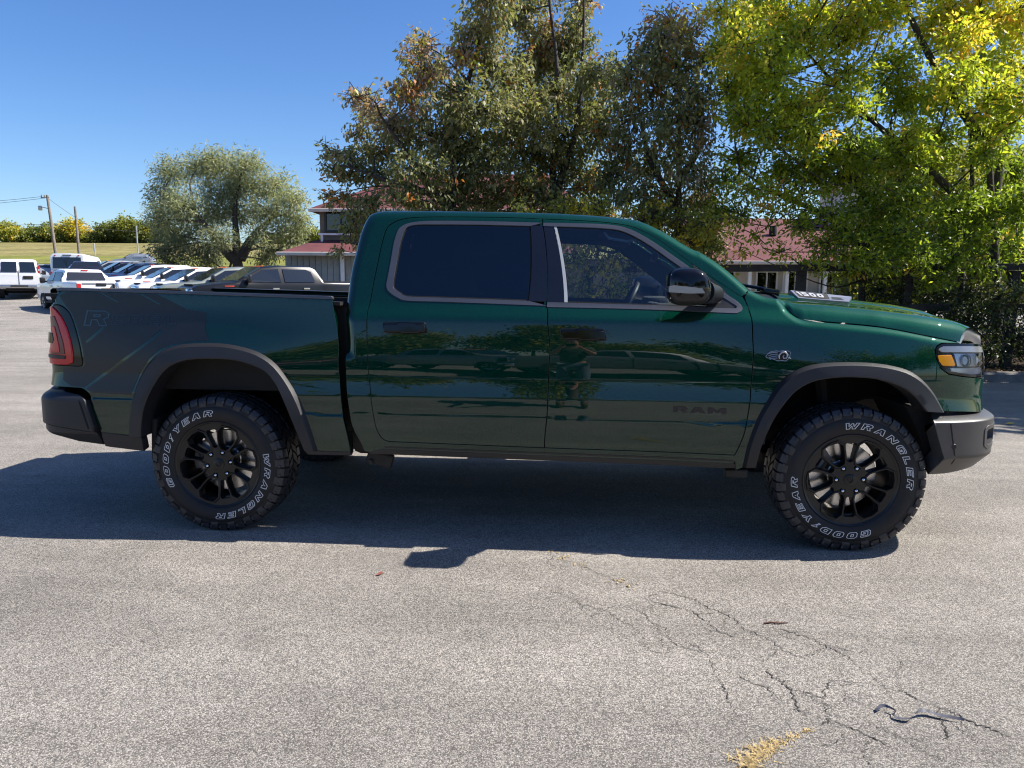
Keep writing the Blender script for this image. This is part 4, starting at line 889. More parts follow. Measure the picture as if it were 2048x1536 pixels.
# ---- wheels
R0 = .415
def wheel_meshes():
    """outer face towards -y, centre at the origin"""
    me = {}
    mb = MB()
    prof = [(.232, -.112), (.242, -.118), (.256, -.126), (.275, -.140), (.30, -.147), (.325, -.148), (.347, -.143), (.352, -.139), (.372, -.137), (.392, -.127), (.401, -.113), (.403, -.06), (.404, 0), (.403, .06), (.401, .113), (.385, .134), (.33, .147), (.27, .138), (.235, .115)]
    mb.lathe(prof, n=96)
    n = 44; rnd = random.Random(4)
    def block(a0, a1, pts, skew=0.):
        """pts: outline in (r, y) section; swept between angles"""
        V = []; m = len(pts)
        for a, sh in ((a0, -1), (a1, 1)):
            c0 = (a0+a1)/2
            for i, (r, y) in enumerate(pts):
                aa = a+skew*(y)
                V.append((r*math.cos(aa), y, r*math.sin(aa)))
        F = [(i, (i+1) % m, (i+1) % m+m, i+m) for i in range(m)]+[tuple(range(m)), tuple(range(m, 2*m))[::-1]]
        mb.add(V, F, 1)
    for k in range(n):
        a = 2*PI*k/n; w = 2*PI/n
        for sd_ in (-1, 1):
            long = k % 2 == 0; rin = .357 if long else .372; ang = a+(w*.5 if sd_ > 0 else 0)
            sec = [(rin, -.136*sd_*-1*-1), (.372, -.1425), (.392, -.138), (.408, -.127), (R0, -.108), (R0, -.070), (.400, -.066), (.385, -.10), (rin, -.128)] if sd_ < 0 else [(rin, .128), (.385, .10), (.400, .066), (R0, .070), (R0, .108), (.408, .127), (.392, .138), (.372, .1425), (rin, .136)]
            if sd_ < 0: sec[0] = (rin, -.140)
            block(ang-w*.40, ang+w*.40, sec, skew=.35*sd_)
            if sd_ < 0:                                  # small raised nub on each shoulder lug
                r_ = .384; mb.box((r_*math.cos(ang), -.1415, r_*math.sin(ang)), (.014, .005, .014), ry=-ang, mi=1)
        for row, (y0, y1, sk, ph) in enumerate(((-.058, -.008, 2.2, .25), (.008, .058, -2.2, .7))):
            aa = a+w*ph
            sec = [(.398, y0), (R0, y0), (R0, y1), (.398, y1)]
            block(aa-w*.36, aa+w*.36, sec, skew=sk*.8)
    me['tyre'] = mb.build('tyre', ['rubber', 'tread_rubber'], smooth=True, angle=28, mesh_only=True)
    # lettering on the side wall
    mb = MB()
    sw_r = [p[0] for p in prof[:8]]; sw_y = [p[1] for p in prof[:8]]
    def word(text, mid, rr=.296, h=.036, gap=.34, slant=.26, adv=1.44):
        V, F, w = letters_flat(text, gap, slant, .085, ds=.12); s_ = h*adv
        r = rr+V[:, 1]*h; th = mid+((w/2-V[:, 0])*s_)/(rr+h/2)
        y = np.interp(r, sw_r, sw_y)-.0022
        mb.add(np.column_stack([r*np.cos(th), y, r*np.sin(th)]), F)
    word('GOOD/YEAR', math.radians(150)); me['word_a'] = mb.build('tyre_lettering', 'white_letter', recalc=False, mesh_only=True)
    mb = MB(); word('WRANGLER', math.radians(-38)); me['word_b'] = mb.build('tyre_lettering', 'white_letter', recalc=False, mesh_only=True)
    # alloy: face plate with twelve openings, six of them framed
    def yface(r): return np.interp(r, [0, .035, .05, .09, .13, .19, .222, .234, .240], [-.094, -.094, -.092, -.088, -.090, -.099, -.104, -.106, -.106])
    out = [(.236*math.cos(t), .236*math.sin(t)) for t in np.linspace(0, 2*PI, 73)[:-1]]
    def pol(L, a0): return [(r*math.cos(a0+math.radians(d)), r*math.sin(a0+math.radians(d))) for r, d in L]
    big = [(.090, -8.5), (.090, 8.5), (.108, 15.0), (.150, 17.0), (.192, 16.8), (.217, 10.8), (.220, 0), (.217, -10.8), (.192, -16.8), (.150, -17.0), (.108, -15.0)]
    small = [(.102, -8.8), (.094, -3.8), (.094, 3.8), (.102, 8.8), (.150, 9.2), (.194, 8.8), (.201, 6.5), (.201, -6.5), (.194, -8.8), (.150, -9.2)]
    holes = [pol(big, 2*PI*k/6) for k in range(6)]+[pol(small, 2*PI*(k+.5)/6) for k in range(6)]
    lug = [(.0695*math.cos(2*PI*k/6)+.0145*math.cos(t), .0695*math.sin(2*PI*k/6)+.0145*math.sin(t)) for k in range(6) for t in [0]]
    for k in range(6): holes.append([(.0695*math.cos(2*PI*k/6)+.0155*math.cos(t), .0695*math.sin(2*PI*k/6)+.0155*math.sin(t)) for t in np.linspace(0, 2*PI, 13)[:-1]])
    V2, F, loops = cdt([dens(out, .02)]+[dens(h, .012)[::-1] for h in holes], (.014, .014), gap=.004)
    r = np.linalg.norm(V2, axis=1); P = np.column_stack([V2[:, 0], yface(r), V2[:, 1]])
    V = [tuple(p) for p in P]; FF = [tuple(f) for f in F]
    for ids in loops[1:]:
        b = len(V); k = len(ids); c = V2[ids].mean(0)
        for sc_, dy in ((.965, .004), (.93, .048)):
            for i in ids:
                q = c+(V2[i]-c)*sc_; V.append((q[0], P[i][1]+dy, q[1]))
        for i in range(k):
            j = (i+1) % k; FF.append((ids[i], ids[j], b+j, b+i)); FF.append((b+i, b+j, b+k+j, b+k+i))
    mb = MB(); mb.add(V, FF)
    # raised frame round each of the six larger openings
    for k in range(6):
        o_ = clean(inset(pol(big, 2*PI*k/6), -.0080)); i_ = clean(inset(pol(big, 2*PI*k/6), -.002)); m = len(o_)
        rr = np.linalg.norm(o_, axis=1); ri = np.linalg.norm(i_, axis=1)
        A_ = [(p[0], yface(q_)-.000, p[1]) for p, q_ in zip(inset(o_, -.0045), rr)]; B_ = [(p[0], yface(q_)-.007, p[1]) for p, q_ in zip(o_, rr)]
        C_ = [(p[0], yface(q_)-.007, p[1]) for p, q_ in zip(i_, ri)]; D_ = [(p[0], yface(q_)+.002, p[1]) for p, q_ in zip(inset(i_, .002), ri)]
        mb.add(A_+B_+C_+D_, [(a*m+i, a*m+(i+1) % m, (a+1)*m+(i+1) % m, (a+1)*m+i) for a in range(3) for i in range(m)])
    mb.lathe([(.236, -.106), (.241, -.112), (.246, -.114), (.250, -.110), (.248, -.09), (.230, -.08), (.222, -.05), (.216, .11), (.212, .115), (.214, -.05), (.222, -.075)], n=72)
    me['rim'] = mb.build('rim', 'rim_black', smooth=True, angle=32, mesh_only=True)
    mb = MB(); mb.lathe([(.0005, -.100), (.028, -.100), (.034, -.097), (.0365, -.090), (.0365, -.07)], n=32)
    mb.tube([(-.012, -.1005, .014), (-.016, -.102, 0), (-.006, -.103, -.012), (.0, -.102, -.016), (.006, -.103, -.012), (.016, -.102, 0), (.012, -.1005, .014)], .0022, 5); mb.tube([(0, -.101, .012), (0, -.102, -.01)], .002, 5)
    me['hub_cap'] = mb.build('hub_cap', 'rim_black', smooth=True, angle=40, mesh_only=True)
    mb = MB(); mb.lathe([(.0005, -.103), (.006, -.1015), (.0095, -.097), (.0105, -.09), (.0105, -.06)], n=12); me['lug_nut'] = mb.build('lug_nut', 'chrome', smooth=True, angle=50, mesh_only=True)
    mb = MB(); mb.lathe([(.055, -.012), (.085, -.012), (.086, -.002), (.186, -.002), (.188, .0), (.188, .026), (.06, .026)], n=64); me['brake_disc'] = mb.build('brake_disc', 'disc_steel', smooth=True, angle=30, mesh_only=True)
    mb = MB()
    V = []; F = []
    for i, t in enumerate(np.linspace(-.42, .42, 9)):
        for r_, y in ((.118, -.028), (.196, -.028), (.205, -.015), (.205, .05), (.118, .05)): V.append((r_*math.cos(t), y, r_*math.sin(t)))
    for i in range(8):
        for j in range(5): F.append((i*5+j, i*5+(j+1) % 5, (i+1)*5+(j+1) % 5, (i+1)*5+j))
    F += [(0, 1, 2, 3, 4), tuple(40+j for j in range(5))]
    mb.add(V, F); mb.tube([(.15, -.03, -.03), (.15, -.03, .03)], .02, 8); me['brake_caliper'] = mb.build('brake_caliper', 'caliper_grey', smooth=True, angle=30, mesh_only=True)
    return me
WM = wheel_meshes()
def put_wheel(x, y, side, rim_a, tyre_a, cal_a):
    w = bpy.data.objects.new('wheel', None); COL.objects.link(w); w.parent = truck; w.location = (x, y, .4105)
    if side < 0: w.rotation_euler = (0, 0, PI)
    def sub(name, me, a=0., loc=(0, 0, 0)):
        o = bpy.data.objects.new(name, me); COL.objects.link(o); o.parent = w; o.rotation_euler = (0, -a, 0); o.location = loc; return o
    sub('tyre', WM['tyre'], tyre_a); sub('tyre_lettering', WM['word_a'], tyre_a); sub('tyre_lettering', WM['word_b'], tyre_a); r1 = sub('rim', WM['rim'], rim_a, (0, -.024, 0)); r1.scale = (1.065, 1, 1.065); sub('hub_cap', WM['hub_cap'], rim_a, (0, -.024, 0))
    for k in range(6):
        t = rim_a+2*PI*k/6; sub('lug_nut', WM['lug_nut'], 0, (.074*math.cos(t), -.022, .074*math.sin(t)))
    sub('brake_disc', WM['brake_disc']); sub('brake_caliper', WM['brake_caliper'], cal_a)
rad = math.radians
put_wheel(0, -.868, 1, rad(10), 0, rad(172)); put_wheel(3.672, -.868, 1, rad(2), rad(86), rad(150))
put_wheel(0, .868, -1, rad(25), 1, rad(10)); put_wheel(3.672, .868, -1, rad(40), 2.2, rad(10))

# the lot falls gently away from the camera: the pickup stands on it with its near tyres
truck.rotation_euler = (math.radians(-.55), 0, 0); truck.location = (0, -.87*(1-math.cos(math.radians(.55))), -.87*math.sin(math.radians(.55)))
CRACKS = [(1,[(2.428,-1.651),(2.452,-1.719),(2.537,-1.779),(2.622,-1.823),(2.682,-1.868),(2.713,-1.939),(2.758,-2.039),(2.83,-2.087),(2.947,-2.109)]),(1,[(2.461,-1.62),(2.577,-1.652),(2.643,-1.683),(2.706,-1.724),(2.746,-1.786),(2.796,-1.846),(2.856,-1.926),(2.853,-1.985),(2.922,-2.046),(2.969,-2.138),(3.018,-2.211),(3.064,-2.25),(3.107,-2.265)]),(1,[(2.321,-1.744),(2.352,-1.808),(2.426,-1.866),(2.455,-1.913),(2.461,-1.961),(2.528,-2.025),(2.531,-2.124),(2.568,-2.184),(2.659,-2.236),(2.671,-2.303),(2.677,-2.394),(2.682,-2.463),(2.69,-2.528),(2.682,-2.607),(2.699,-2.665),(2.728,-2.719),(2.764,-2.77)]),(1.2,[(2.961,-1.975),(3.038,-2.003),(3.123,-2.061),(3.181,-2.13),(3.22,-2.187),(3.242,-2.234),(3.249,-2.29),(3.277,-2.36)]),(1.3,[(3.303,-2.451),(3.35,-2.463),(3.377,-2.501),(3.416,-2.544),(3.463,-2.585),(3.509,-2.638),(3.562,-2.689),(3.61,-2.737)]),(1,[(2.602,-2.128),(2.619,-2.179),(2.661,-2.226)]),(1.2,[(2.876,-2.322),(2.89,-2.393),(2.922,-2.442),(2.929,-2.539),(2.919,-2.602),(2.936,-2.63)]),(1,[(2.954,-2.456),(3.0,-2.509),(3.033,-2.514),(3.074,-2.446),(3.11,-2.391)]),(1.2,[(3.027,-2.531),(3.024,-2.593),(3.002,-2.667),(2.963,-2.699)]),(1,[(2.747,-2.37),(2.787,-2.437),(2.834,-2.466),(2.862,-2.529),(2.884,-2.605)]),(1,[(3.015,-2.666),(3.067,-2.704),(3.123,-2.766),(3.171,-2.8)]),(1,[(3.117,-2.475),(3.132,-2.53),(3.17,-2.565)]),(1,[(3.128,-2.65),(3.189,-2.721),(3.231,-2.77),(3.271,-2.817)]),(0.7,[(1.903,-1.611),(2.027,-1.687),(2.168,-1.812),(2.268,-1.893),(2.329,-1.973),(2.378,-2.038)]),(0.7,[(2.236,-1.845),(2.321,-1.925)]),(1,[(3.417,-2.559),(3.392,-2.662),(3.356,-2.759)]),(0.8,[(3.107,-2.4),(3.247,-2.414),(3.303,-2.451)]),(0.8,[(3.277,-2.36),(3.284,-2.411),(3.305,-2.446)]),(0.8,[(3.152,-2.298),(3.164,-2.369)]),(0.8,[(2.663,-1.978),(2.717,-2.031),(2.774,-2.059)]),(0.6,[(1.981,-1.152),(2.058,-1.255),(2.164,-1.332),(2.287,-1.485),(2.34,-1.542),(2.333,-1.743)]),(0.6,[(4.697,-0.062),(4.822,-0.157),(4.961,-0.297)])]
GRASS_LINE = [(2.966,-2.701),(2.931,-2.722),(2.871,-2.761),(2.802,-2.806),(2.764,-2.829),(2.726,-2.857),(2.698,-2.89),(2.678,-2.927),(2.665,-2.963)]
BL = {}
BL['pear_left'] = [(-0.36,13.13,6.32,0.41,0.48,0.54,83,0.55),(-0.6,13.68,5.85,0.47,0.47,0.47,84,0.5),(-0.85,13.37,5.42,0.29,0.29,0.28,30,0.9),(-0.25,13.79,5.29,0.57,0.52,0.48,102,0.42),(-1.69,13.83,5.72,0.33,0.29,0.24,30,0.74),(-1.49,12.82,5.01,0.42,0.38,0.34,54,0.72),(-1.78,12.72,4.63,0.39,0.35,0.31,45,0.7),(-1.19,14.21,4.86,0.59,0.54,0.49,109,0.45),(-0.58,13.17,4.45,0.64,0.57,0.5,120,0.4),(-2.66,13.12,4.64,0.25,0.21,0.16,15,0.76),(-2.7,14.49,4.78,0.4,0.32,0.25,37,0.76),(-2.12,13.55,4.31,0.47,0.37,0.28,49,0.66),(-2.89,14.21,4.31,0.27,0.23,0.18,18,0.6),(-1.5,13.56,4.1,0.65,0.51,0.37,92,0.5),(-0.89,13.85,3.9,0.76,0.6,0.43,124,0.38),(-3.12,12.97,3.69,0.2,0.16,0.13,9,0.5),(-3.01,13.84,3.75,0.33,0.26,0.19,24,0.45),(-2.44,14.26,3.91,0.54,0.42,0.29,60,0.5),(-3.29,13.64,3.5,0.21,0.17,0.13,10,0.55),(-3.06,14.03,3.46,0.34,0.25,0.15,19,0.5),(-2.48,13.91,3.45,0.43,0.33,0.23,37,0.42),(-1.59,12.82,3.38,0.62,0.46,0.31,72,0.36),(-1.0,14.06,3.3,0.68,0.53,0.39,99,0.32),(-3.11,13.76,3.02,0.27,0.2,0.13,13,0.45),(-2.54,13.24,2.92,0.32,0.24,0.16,19,0.4),(-1.76,12.76,2.92,0.53,0.37,0.21,42,0.34),(-3.5,14.26,3.12,0.2,0.14,0.09,6,0.5),(-2.97,13.55,2.73,0.23,0.18,0.13,11,0.4),(-2.65,13.99,2.68,0.24,0.24,0.24,22,0.35),(-3.14,14.28,2.47,0.22,0.19,0.16,12,0.35),(-2.85,13.99,2.17,0.15,0.16,0.17,10,0.35),(-3.36,14.36,2.09,0.14,0.11,0.08,4,0.4),(-1.14,13.41,2.73,0.65,0.46,0.28,68,0.3),(-0.15,14.14,3.03,0.58,0.49,0.39,86,0.33),(-0.51,13.5,3.58,0.56,0.51,0.47,98,0.34),(-0.11,14.38,4.36,0.5,0.55,0.59,111,0.4)]
BL['pear_left_l'] = [[(-1.16,13.6,1.15),(-1.11,13.6,2.7),(-1.01,13.6,4.29),(-0.6,13.6,5.74),(-0.38,13.6,6.74)],[(-1.11,13.6,2.7),(-1.76,13.4,3.56),(-2.33,13.2,4.37)],[(-1.08,13.6,2.97),(-2.04,13.5,3.22),(-2.92,13.4,3.51)]]
BL['pear_middle'] = [(0.12,14.65,6.61,0.5,0.48,0.45,87,0.5),(0.51,14.88,6.14,0.56,0.54,0.51,109,0.62),(0.6,14.99,7.19,0.41,0.41,0.41,64,0.5),(1.36,15.28,7.02,0.29,0.33,0.36,40,0.55),(1.23,14.88,6.33,0.33,0.37,0.41,51,0.45),(1.07,15.24,5.93,0.53,0.53,0.53,104,0.42),(1.39,13.46,5.2,0.42,0.38,0.33,52,0.4),(1.86,14.33,5.36,0.26,0.26,0.26,25,0.45),(0.33,15.29,5.6,0.53,0.55,0.58,115,0.6),(0.8,14.7,5.08,0.61,0.56,0.51,116,0.42),(1.54,15.2,5.01,0.58,0.55,0.52,114,0.36),(0.3,13.63,4.39,0.52,0.52,0.52,101,0.45),(0.98,14.34,4.27,0.64,0.57,0.49,120,0.34),(1.6,13.89,4.27,0.38,0.41,0.43,62,0.32),(0.52,14.49,3.83,0.65,0.57,0.5,122,0.36),(1.3,14.55,3.6,0.7,0.58,0.45,120,0.33),(1.7,13.43,3.32,0.37,0.37,0.37,51,0.3),(0.22,13.83,3.18,0.48,0.43,0.38,68,0.36),(0.88,13.96,2.93,0.67,0.5,0.33,83,0.3),(1.79,15.23,2.96,0.52,0.42,0.31,62,0.3),(0.61,14.93,5.79,0.21,0.23,0.25,19,0.93),(0.39,13.72,4.62,0.15,0.18,0.21,11,0.94)]
BL['pear_middle_l'] = [[(0.75,14.4,0.75),(0.75,14.4,2.78),(0.78,14.4,4.0),(0.83,14.4,5.37),(0.67,14.4,6.61),(0.62,14.4,7.22)],[(0.77,14.4,3.06),(1.17,14.3,4.26),(1.29,14.3,5.61),(1.3,14.3,6.75)],[(0.78,14.4,2.78),(0.23,14.6,3.75),(0.12,14.6,5.42)]]
BL['pear_right'] = [(2.7,13.08,5.88,0.45,0.34,0.23,34,0.95),(2.52,12.77,5.54,0.42,0.35,0.28,39,0.67),(3.1,13.67,5.78,0.42,0.38,0.33,46,0.74),(2.33,12.63,5.22,0.44,0.39,0.35,50,0.44),(2.94,13.46,5.3,0.51,0.44,0.37,62,0.46),(2.09,13.16,5.29,0.27,0.24,0.22,19,0.54),(1.89,12.6,4.78,0.35,0.32,0.3,33,0.48),(2.5,13.41,4.86,0.51,0.46,0.42,69,0.42),(2.92,12.57,4.57,0.43,0.41,0.39,55,0.48),(2.14,13.28,4.41,0.44,0.4,0.37,53,0.42),(2.58,12.63,4.11,0.52,0.46,0.39,67,0.42),(3.13,12.66,4.12,0.39,0.39,0.39,50,0.56),(1.97,13.26,3.81,0.41,0.36,0.31,42,0.42),(2.65,13.99,3.76,0.63,0.53,0.43,89,0.4),(3.05,12.72,3.47,0.44,0.44,0.44,63,0.52),(2.11,12.9,3.04,0.49,0.42,0.36,57,0.4),(2.88,13.63,2.99,0.56,0.47,0.38,69,0.4),(3.67,14.21,2.97,0.44,0.44,0.44,64,0.54),(2.5,13.54,2.62,0.56,0.4,0.24,44,0.4),(3.08,13.21,2.43,0.46,0.38,0.31,46,0.46),(3.86,14.26,2.31,0.29,0.29,0.29,28,0.57)]
BL['pear_right_l'] = [[(3.1,13.4,1.0),(3.01,13.4,2.53),(2.96,13.4,3.58),(2.93,13.4,4.61),(2.81,13.4,5.86)],[(3.0,13.4,2.79),(2.46,13.5,3.68),(2.22,13.6,4.73)],[(2.97,13.4,3.32),(3.28,13.2,3.89),(3.29,13.2,4.73)]]
BL['ash_main'] = [(3.78,12.9,7.41,0.52,0.46,0.4,54,0.51),(4.28,12.67,7.24,0.54,0.41,0.28,39,0.6),(4.58,12.06,7.09,0.35,0.31,0.28,25,0.56),(6.38,13.95,7.89,0.57,0.44,0.31,46,0.64),(5.58,11.72,7.1,0.38,0.32,0.27,26,0.72),(7.24,13.01,7.63,0.48,0.42,0.37,46,0.61),(8.57,14.04,7.97,0.6,0.47,0.34,52,0.64),(7.51,11.91,7.16,0.4,0.36,0.33,34,0.56),(4.64,13.14,7.13,0.48,0.43,0.37,47,0.51),(5.45,13.3,7.36,0.56,0.42,0.28,40,0.67),(5.62,11.81,6.66,0.38,0.36,0.34,34,0.7),(7.13,12.69,6.99,0.47,0.42,0.37,45,0.58),(8.22,13.53,7.2,0.4,0.41,0.42,44,0.58),(8.27,12.88,6.99,0.44,0.42,0.4,46,0.68),(4.43,13.59,6.93,0.6,0.45,0.31,48,0.51),(5.0,12.11,6.22,0.39,0.36,0.33,34,0.68),(5.47,12.32,6.34,0.53,0.39,0.26,36,0.61),(6.11,11.99,6.31,0.52,0.43,0.33,45,0.67),(6.95,13.02,6.62,0.54,0.43,0.31,44,0.66),(8.75,14.1,6.89,0.51,0.44,0.37,49,0.72),(8.61,13.24,6.76,0.41,0.37,0.33,35,0.78),(4.27,13.71,6.29,0.47,0.38,0.3,36,0.56),(4.53,12.7,5.86,0.52,0.44,0.37,50,0.65),(5.51,13.64,6.22,0.54,0.43,0.32,46,0.61),(5.5,11.96,5.67,0.52,0.43,0.33,45,0.63),(6.0,12.46,5.89,0.49,0.4,0.32,41,0.68),(7.52,13.45,6.15,0.52,0.45,0.39,53,0.74),(8.14,13.59,6.19,0.54,0.48,0.43,60,0.77),(8.4,12.8,6.02,0.53,0.46,0.4,55,0.66),(3.61,11.93,5.18,0.49,0.4,0.32,41,0.65),(4.27,12.39,5.36,0.48,0.42,0.35,44,0.51),(4.73,12.25,5.38,0.4,0.37,0.35,36,0.64),(5.39,12.43,5.43,0.37,0.32,0.28,26,0.57),(7.65,13.8,5.9,0.52,0.42,0.32,44,0.76),(7.19,12.22,5.39,0.43,0.35,0.27,30,0.74),(9.15,14.0,6.11,0.43,0.4,0.37,41,0.63),(4.21,13.99,5.19,0.58,0.48,0.39,59,0.52),(3.97,11.84,4.74,0.51,0.44,0.37,50,0.57),(5.57,12.68,4.99,0.39,0.37,0.35,36,0.64),(6.51,12.98,5.12,0.43,0.42,0.41,46,0.52),(6.8,11.76,4.63,0.39,0.38,0.37,37,0.55),(7.78,12.8,5.12,0.47,0.39,0.31,37,0.6),(9.13,14.06,5.36,0.47,0.44,0.41,51,0.68),(4.43,11.99,4.26,0.4,0.33,0.27,28,0.66),(5.25,13.25,4.61,0.51,0.44,0.36,49,0.6),(5.32,12.02,4.27,0.45,0.37,0.29,34,0.51),(6.75,13.2,4.66,0.53,0.45,0.36,50,0.45),(7.75,14.03,4.86,0.59,0.48,0.37,58,0.44),(7.65,12.23,4.45,0.49,0.41,0.34,43,0.55),(8.02,11.72,4.34,0.49,0.38,0.27,34,0.51),(3.73,11.92,4.01,0.42,0.35,0.28,31,0.51),(4.84,13.1,4.23,0.49,0.42,0.34,44,0.41),(4.62,11.75,3.8,0.35,0.31,0.27,25,0.52),(6.23,11.92,3.71,0.47,0.36,0.25,31,0.53),(7.21,12.99,4.03,0.52,0.4,0.29,39,0.4),(8.94,14.09,4.45,0.5,0.41,0.32,41,0.48),(8.35,12.79,4.19,0.38,0.33,0.27,27,0.47),(5.12,12.74,3.48,0.55,0.43,0.32,45,0.35),(6.28,13.36,3.76,0.49,0.45,0.41,53,0.46),(6.21,11.94,3.48,0.39,0.37,0.35,35,0.45),(7.32,13.21,3.7,0.53,0.41,0.3,41,0.5),(7.63,12.15,3.58,0.37,0.32,0.27,26,0.47),(8.86,13.28,3.48,0.45,0.42,0.39,46,0.35)]
BL['ash_main_l'] = [[(8.45,12.6,0.36),(8.38,12.7,1.57),(8.33,12.9,2.69),(8.16,13,4.21),(8.01,13.1,5.63),(7.73,13.2,7.88)],[(8.35,12.8,2.25),(7.56,12.9,3.11),(6.69,13,3.87),(5.77,13,4.61),(4.86,13,5.5)],[(8.33,12.9,2.77),(8.68,13.2,4.25),(9.26,13.4,5.89)],[(8.23,13,3.79),(7.33,13.1,5.05),(6.58,13.2,6.46),(6.13,13.2,7.87)]]
BL['ash_low'] = [(3.63,12.62,5.61,0.26,0.35,0.44,31,0.72),(3.46,12.8,5.98,0.31,0.33,0.35,30,0.7),(3.61,13.38,5.44,0.28,0.28,0.28,21,0.66),(3.92,12.65,4.99,0.35,0.35,0.35,34,0.66),(3.62,12.71,4.69,0.35,0.31,0.26,25,0.62),(4.17,12.84,4.56,0.4,0.36,0.32,35,0.6),(3.58,12.2,4.1,0.34,0.32,0.3,28,0.55),(4.33,12.72,3.97,0.44,0.38,0.32,38,0.5),(3.9,12.91,3.67,0.4,0.35,0.3,33,0.5),(4.7,13.17,3.47,0.45,0.36,0.27,34,0.45),(3.83,12.05,3.02,0.37,0.3,0.23,24,0.5),(4.27,12.39,2.99,0.26,0.21,0.17,12,0.85),(4.64,12.05,2.91,0.37,0.29,0.22,22,0.45),(5.23,13.2,3.56,0.45,0.41,0.36,46,0.42),(5.77,13.01,3.36,0.54,0.43,0.32,48,0.38),(5.36,11.97,3.6,0.49,0.41,0.33,45,0.4),(3.82,13.47,3.33,0.33,0.32,0.32,29,0.42),(3.75,13.44,2.71,0.33,0.32,0.32,29,0.4),(3.96,12.95,2.67,0.3,0.24,0.18,15,0.48),(4.51,12.88,2.71,0.23,0.18,0.12,8,0.55),(4.71,12.15,2.52,0.25,0.19,0.13,9,0.45),(5.09,11.92,2.58,0.35,0.28,0.21,20,0.36),(4.18,12.75,2.32,0.16,0.13,0.11,4,0.5),(5.07,12.0,2.15,0.3,0.23,0.17,13,0.34),(5.48,12.2,2.29,0.34,0.29,0.25,23,0.34),(5.91,12.29,2.7,0.47,0.4,0.34,44,0.34),(6.37,11.95,2.83,0.49,0.41,0.33,45,0.36),(7.44,12.64,2.74,0.52,0.46,0.39,57,0.34),(8.09,12.6,2.74,0.52,0.46,0.39,57,0.34),(6.41,13.25,2.18,0.46,0.37,0.27,35,0.32),(6.67,12.73,2.33,0.48,0.42,0.35,47,0.3),(5.4,12.92,1.81,0.27,0.19,0.11,8,0.45),(5.83,12.7,1.73,0.35,0.25,0.14,13,0.55),(5.07,12.96,1.81,0.23,0.16,0.09,5,0.5),(6.49,12.63,1.73,0.39,0.29,0.19,21,0.42),(7.56,12.35,2.23,0.47,0.4,0.34,44,0.3),(9.09,13.5,2.21,0.42,0.4,0.37,43,0.3),(7.65,13.49,1.93,0.46,0.4,0.33,43,0.32),(6.47,13.24,1.34,0.37,0.26,0.16,16,0.66),(6.91,13.03,1.3,0.27,0.21,0.14,10,0.6),(8.47,12.4,2.73,0.34,0.43,0.51,49,0.36)]
BL['ash_low_l'] = [[(6.22,12.9,0.68),(6.16,12.9,1.56),(6.26,12.9,2.51),(5.81,12.9,3.35),(4.89,12.9,4.26),(4.14,12.8,4.96)],[(6.21,12.9,2.08),(5.38,12.8,2.66),(4.55,12.7,2.98),(3.85,12.7,3.39)],[(8.12,13.2,0.85),(8.08,13.2,1.75),(8.17,13.2,2.71),(7.98,13.2,4.25),(7.74,13.2,5.9)],[(6.23,12.9,2.34),(6.66,13,3.11),(7.1,13,4.12)]]
BL['ash_front'] = [(5.41,11.8,1.91,0.36,0.24,0.13,16,0.5),(5.91,11.83,1.87,0.33,0.24,0.16,19,0.42),(6.51,11.92,1.92,0.37,0.28,0.18,24,0.36),(7.13,12.01,1.88,0.37,0.27,0.17,22,0.36),(7.61,11.84,1.8,0.29,0.21,0.13,13,0.36),(4.94,11.83,1.87,0.21,0.15,0.1,7,0.55),(4.31,11.87,1.99,0.18,0.13,0.08,5,0.6),(6.14,12.03,2.28,0.41,0.31,0.2,29,0.4),(4.59,11.84,2.38,0.24,0.18,0.11,10,0.5),(6.85,12.02,1.56,0.33,0.24,0.15,17,0.4),(3.7,12.0,2.03,0.13,0.1,0.07,3,0.55)]
BL['shrub_right'] = [(7.3,12.04,1.0,0.32,0.27,0.23,30,0.43),(7.72,12.34,1.36,0.32,0.28,0.24,31,0.34),(7.64,12.17,1.03,0.32,0.28,0.23,30,0.32),(7.91,12.4,0.73,0.32,0.28,0.24,32,0.66),(7.94,12.43,0.2,0.33,0.28,0.24,32,0.54),(7.96,11.87,1.33,0.31,0.27,0.23,29,0.67),(7.8,11.81,0.97,0.31,0.27,0.23,29,0.35),(8.56,12.64,0.57,0.33,0.29,0.24,33,0.28),(8.04,12.06,0.42,0.32,0.27,0.23,30,0.32),(8.29,12.03,1.34,0.32,0.27,0.23,30,0.69),(8.94,12.8,1.0,0.34,0.29,0.25,34,0.43),(8.59,12.27,0.6,0.32,0.28,0.24,31,0.56),(8.84,12.64,0.33,0.33,0.29,0.24,33,0.54),(9.13,12.28,1.29,0.32,0.28,0.24,31,0.42),(9.28,12.44,1.08,0.33,0.28,0.24,32,0.23),(8.91,11.95,0.69,0.31,0.27,0.23,29,0.22),(9.25,12.43,0.19,0.33,0.28,0.24,32,0.46),(9.64,12.67,1.4,0.33,0.29,0.24,33,0.24),(9.59,12.32,0.99,0.32,0.28,0.24,31,0.67),(9.53,12.54,0.69,0.33,0.29,0.24,32,0.23),(9.62,12.47,0.38,0.33,0.28,0.24,32,0.33)]
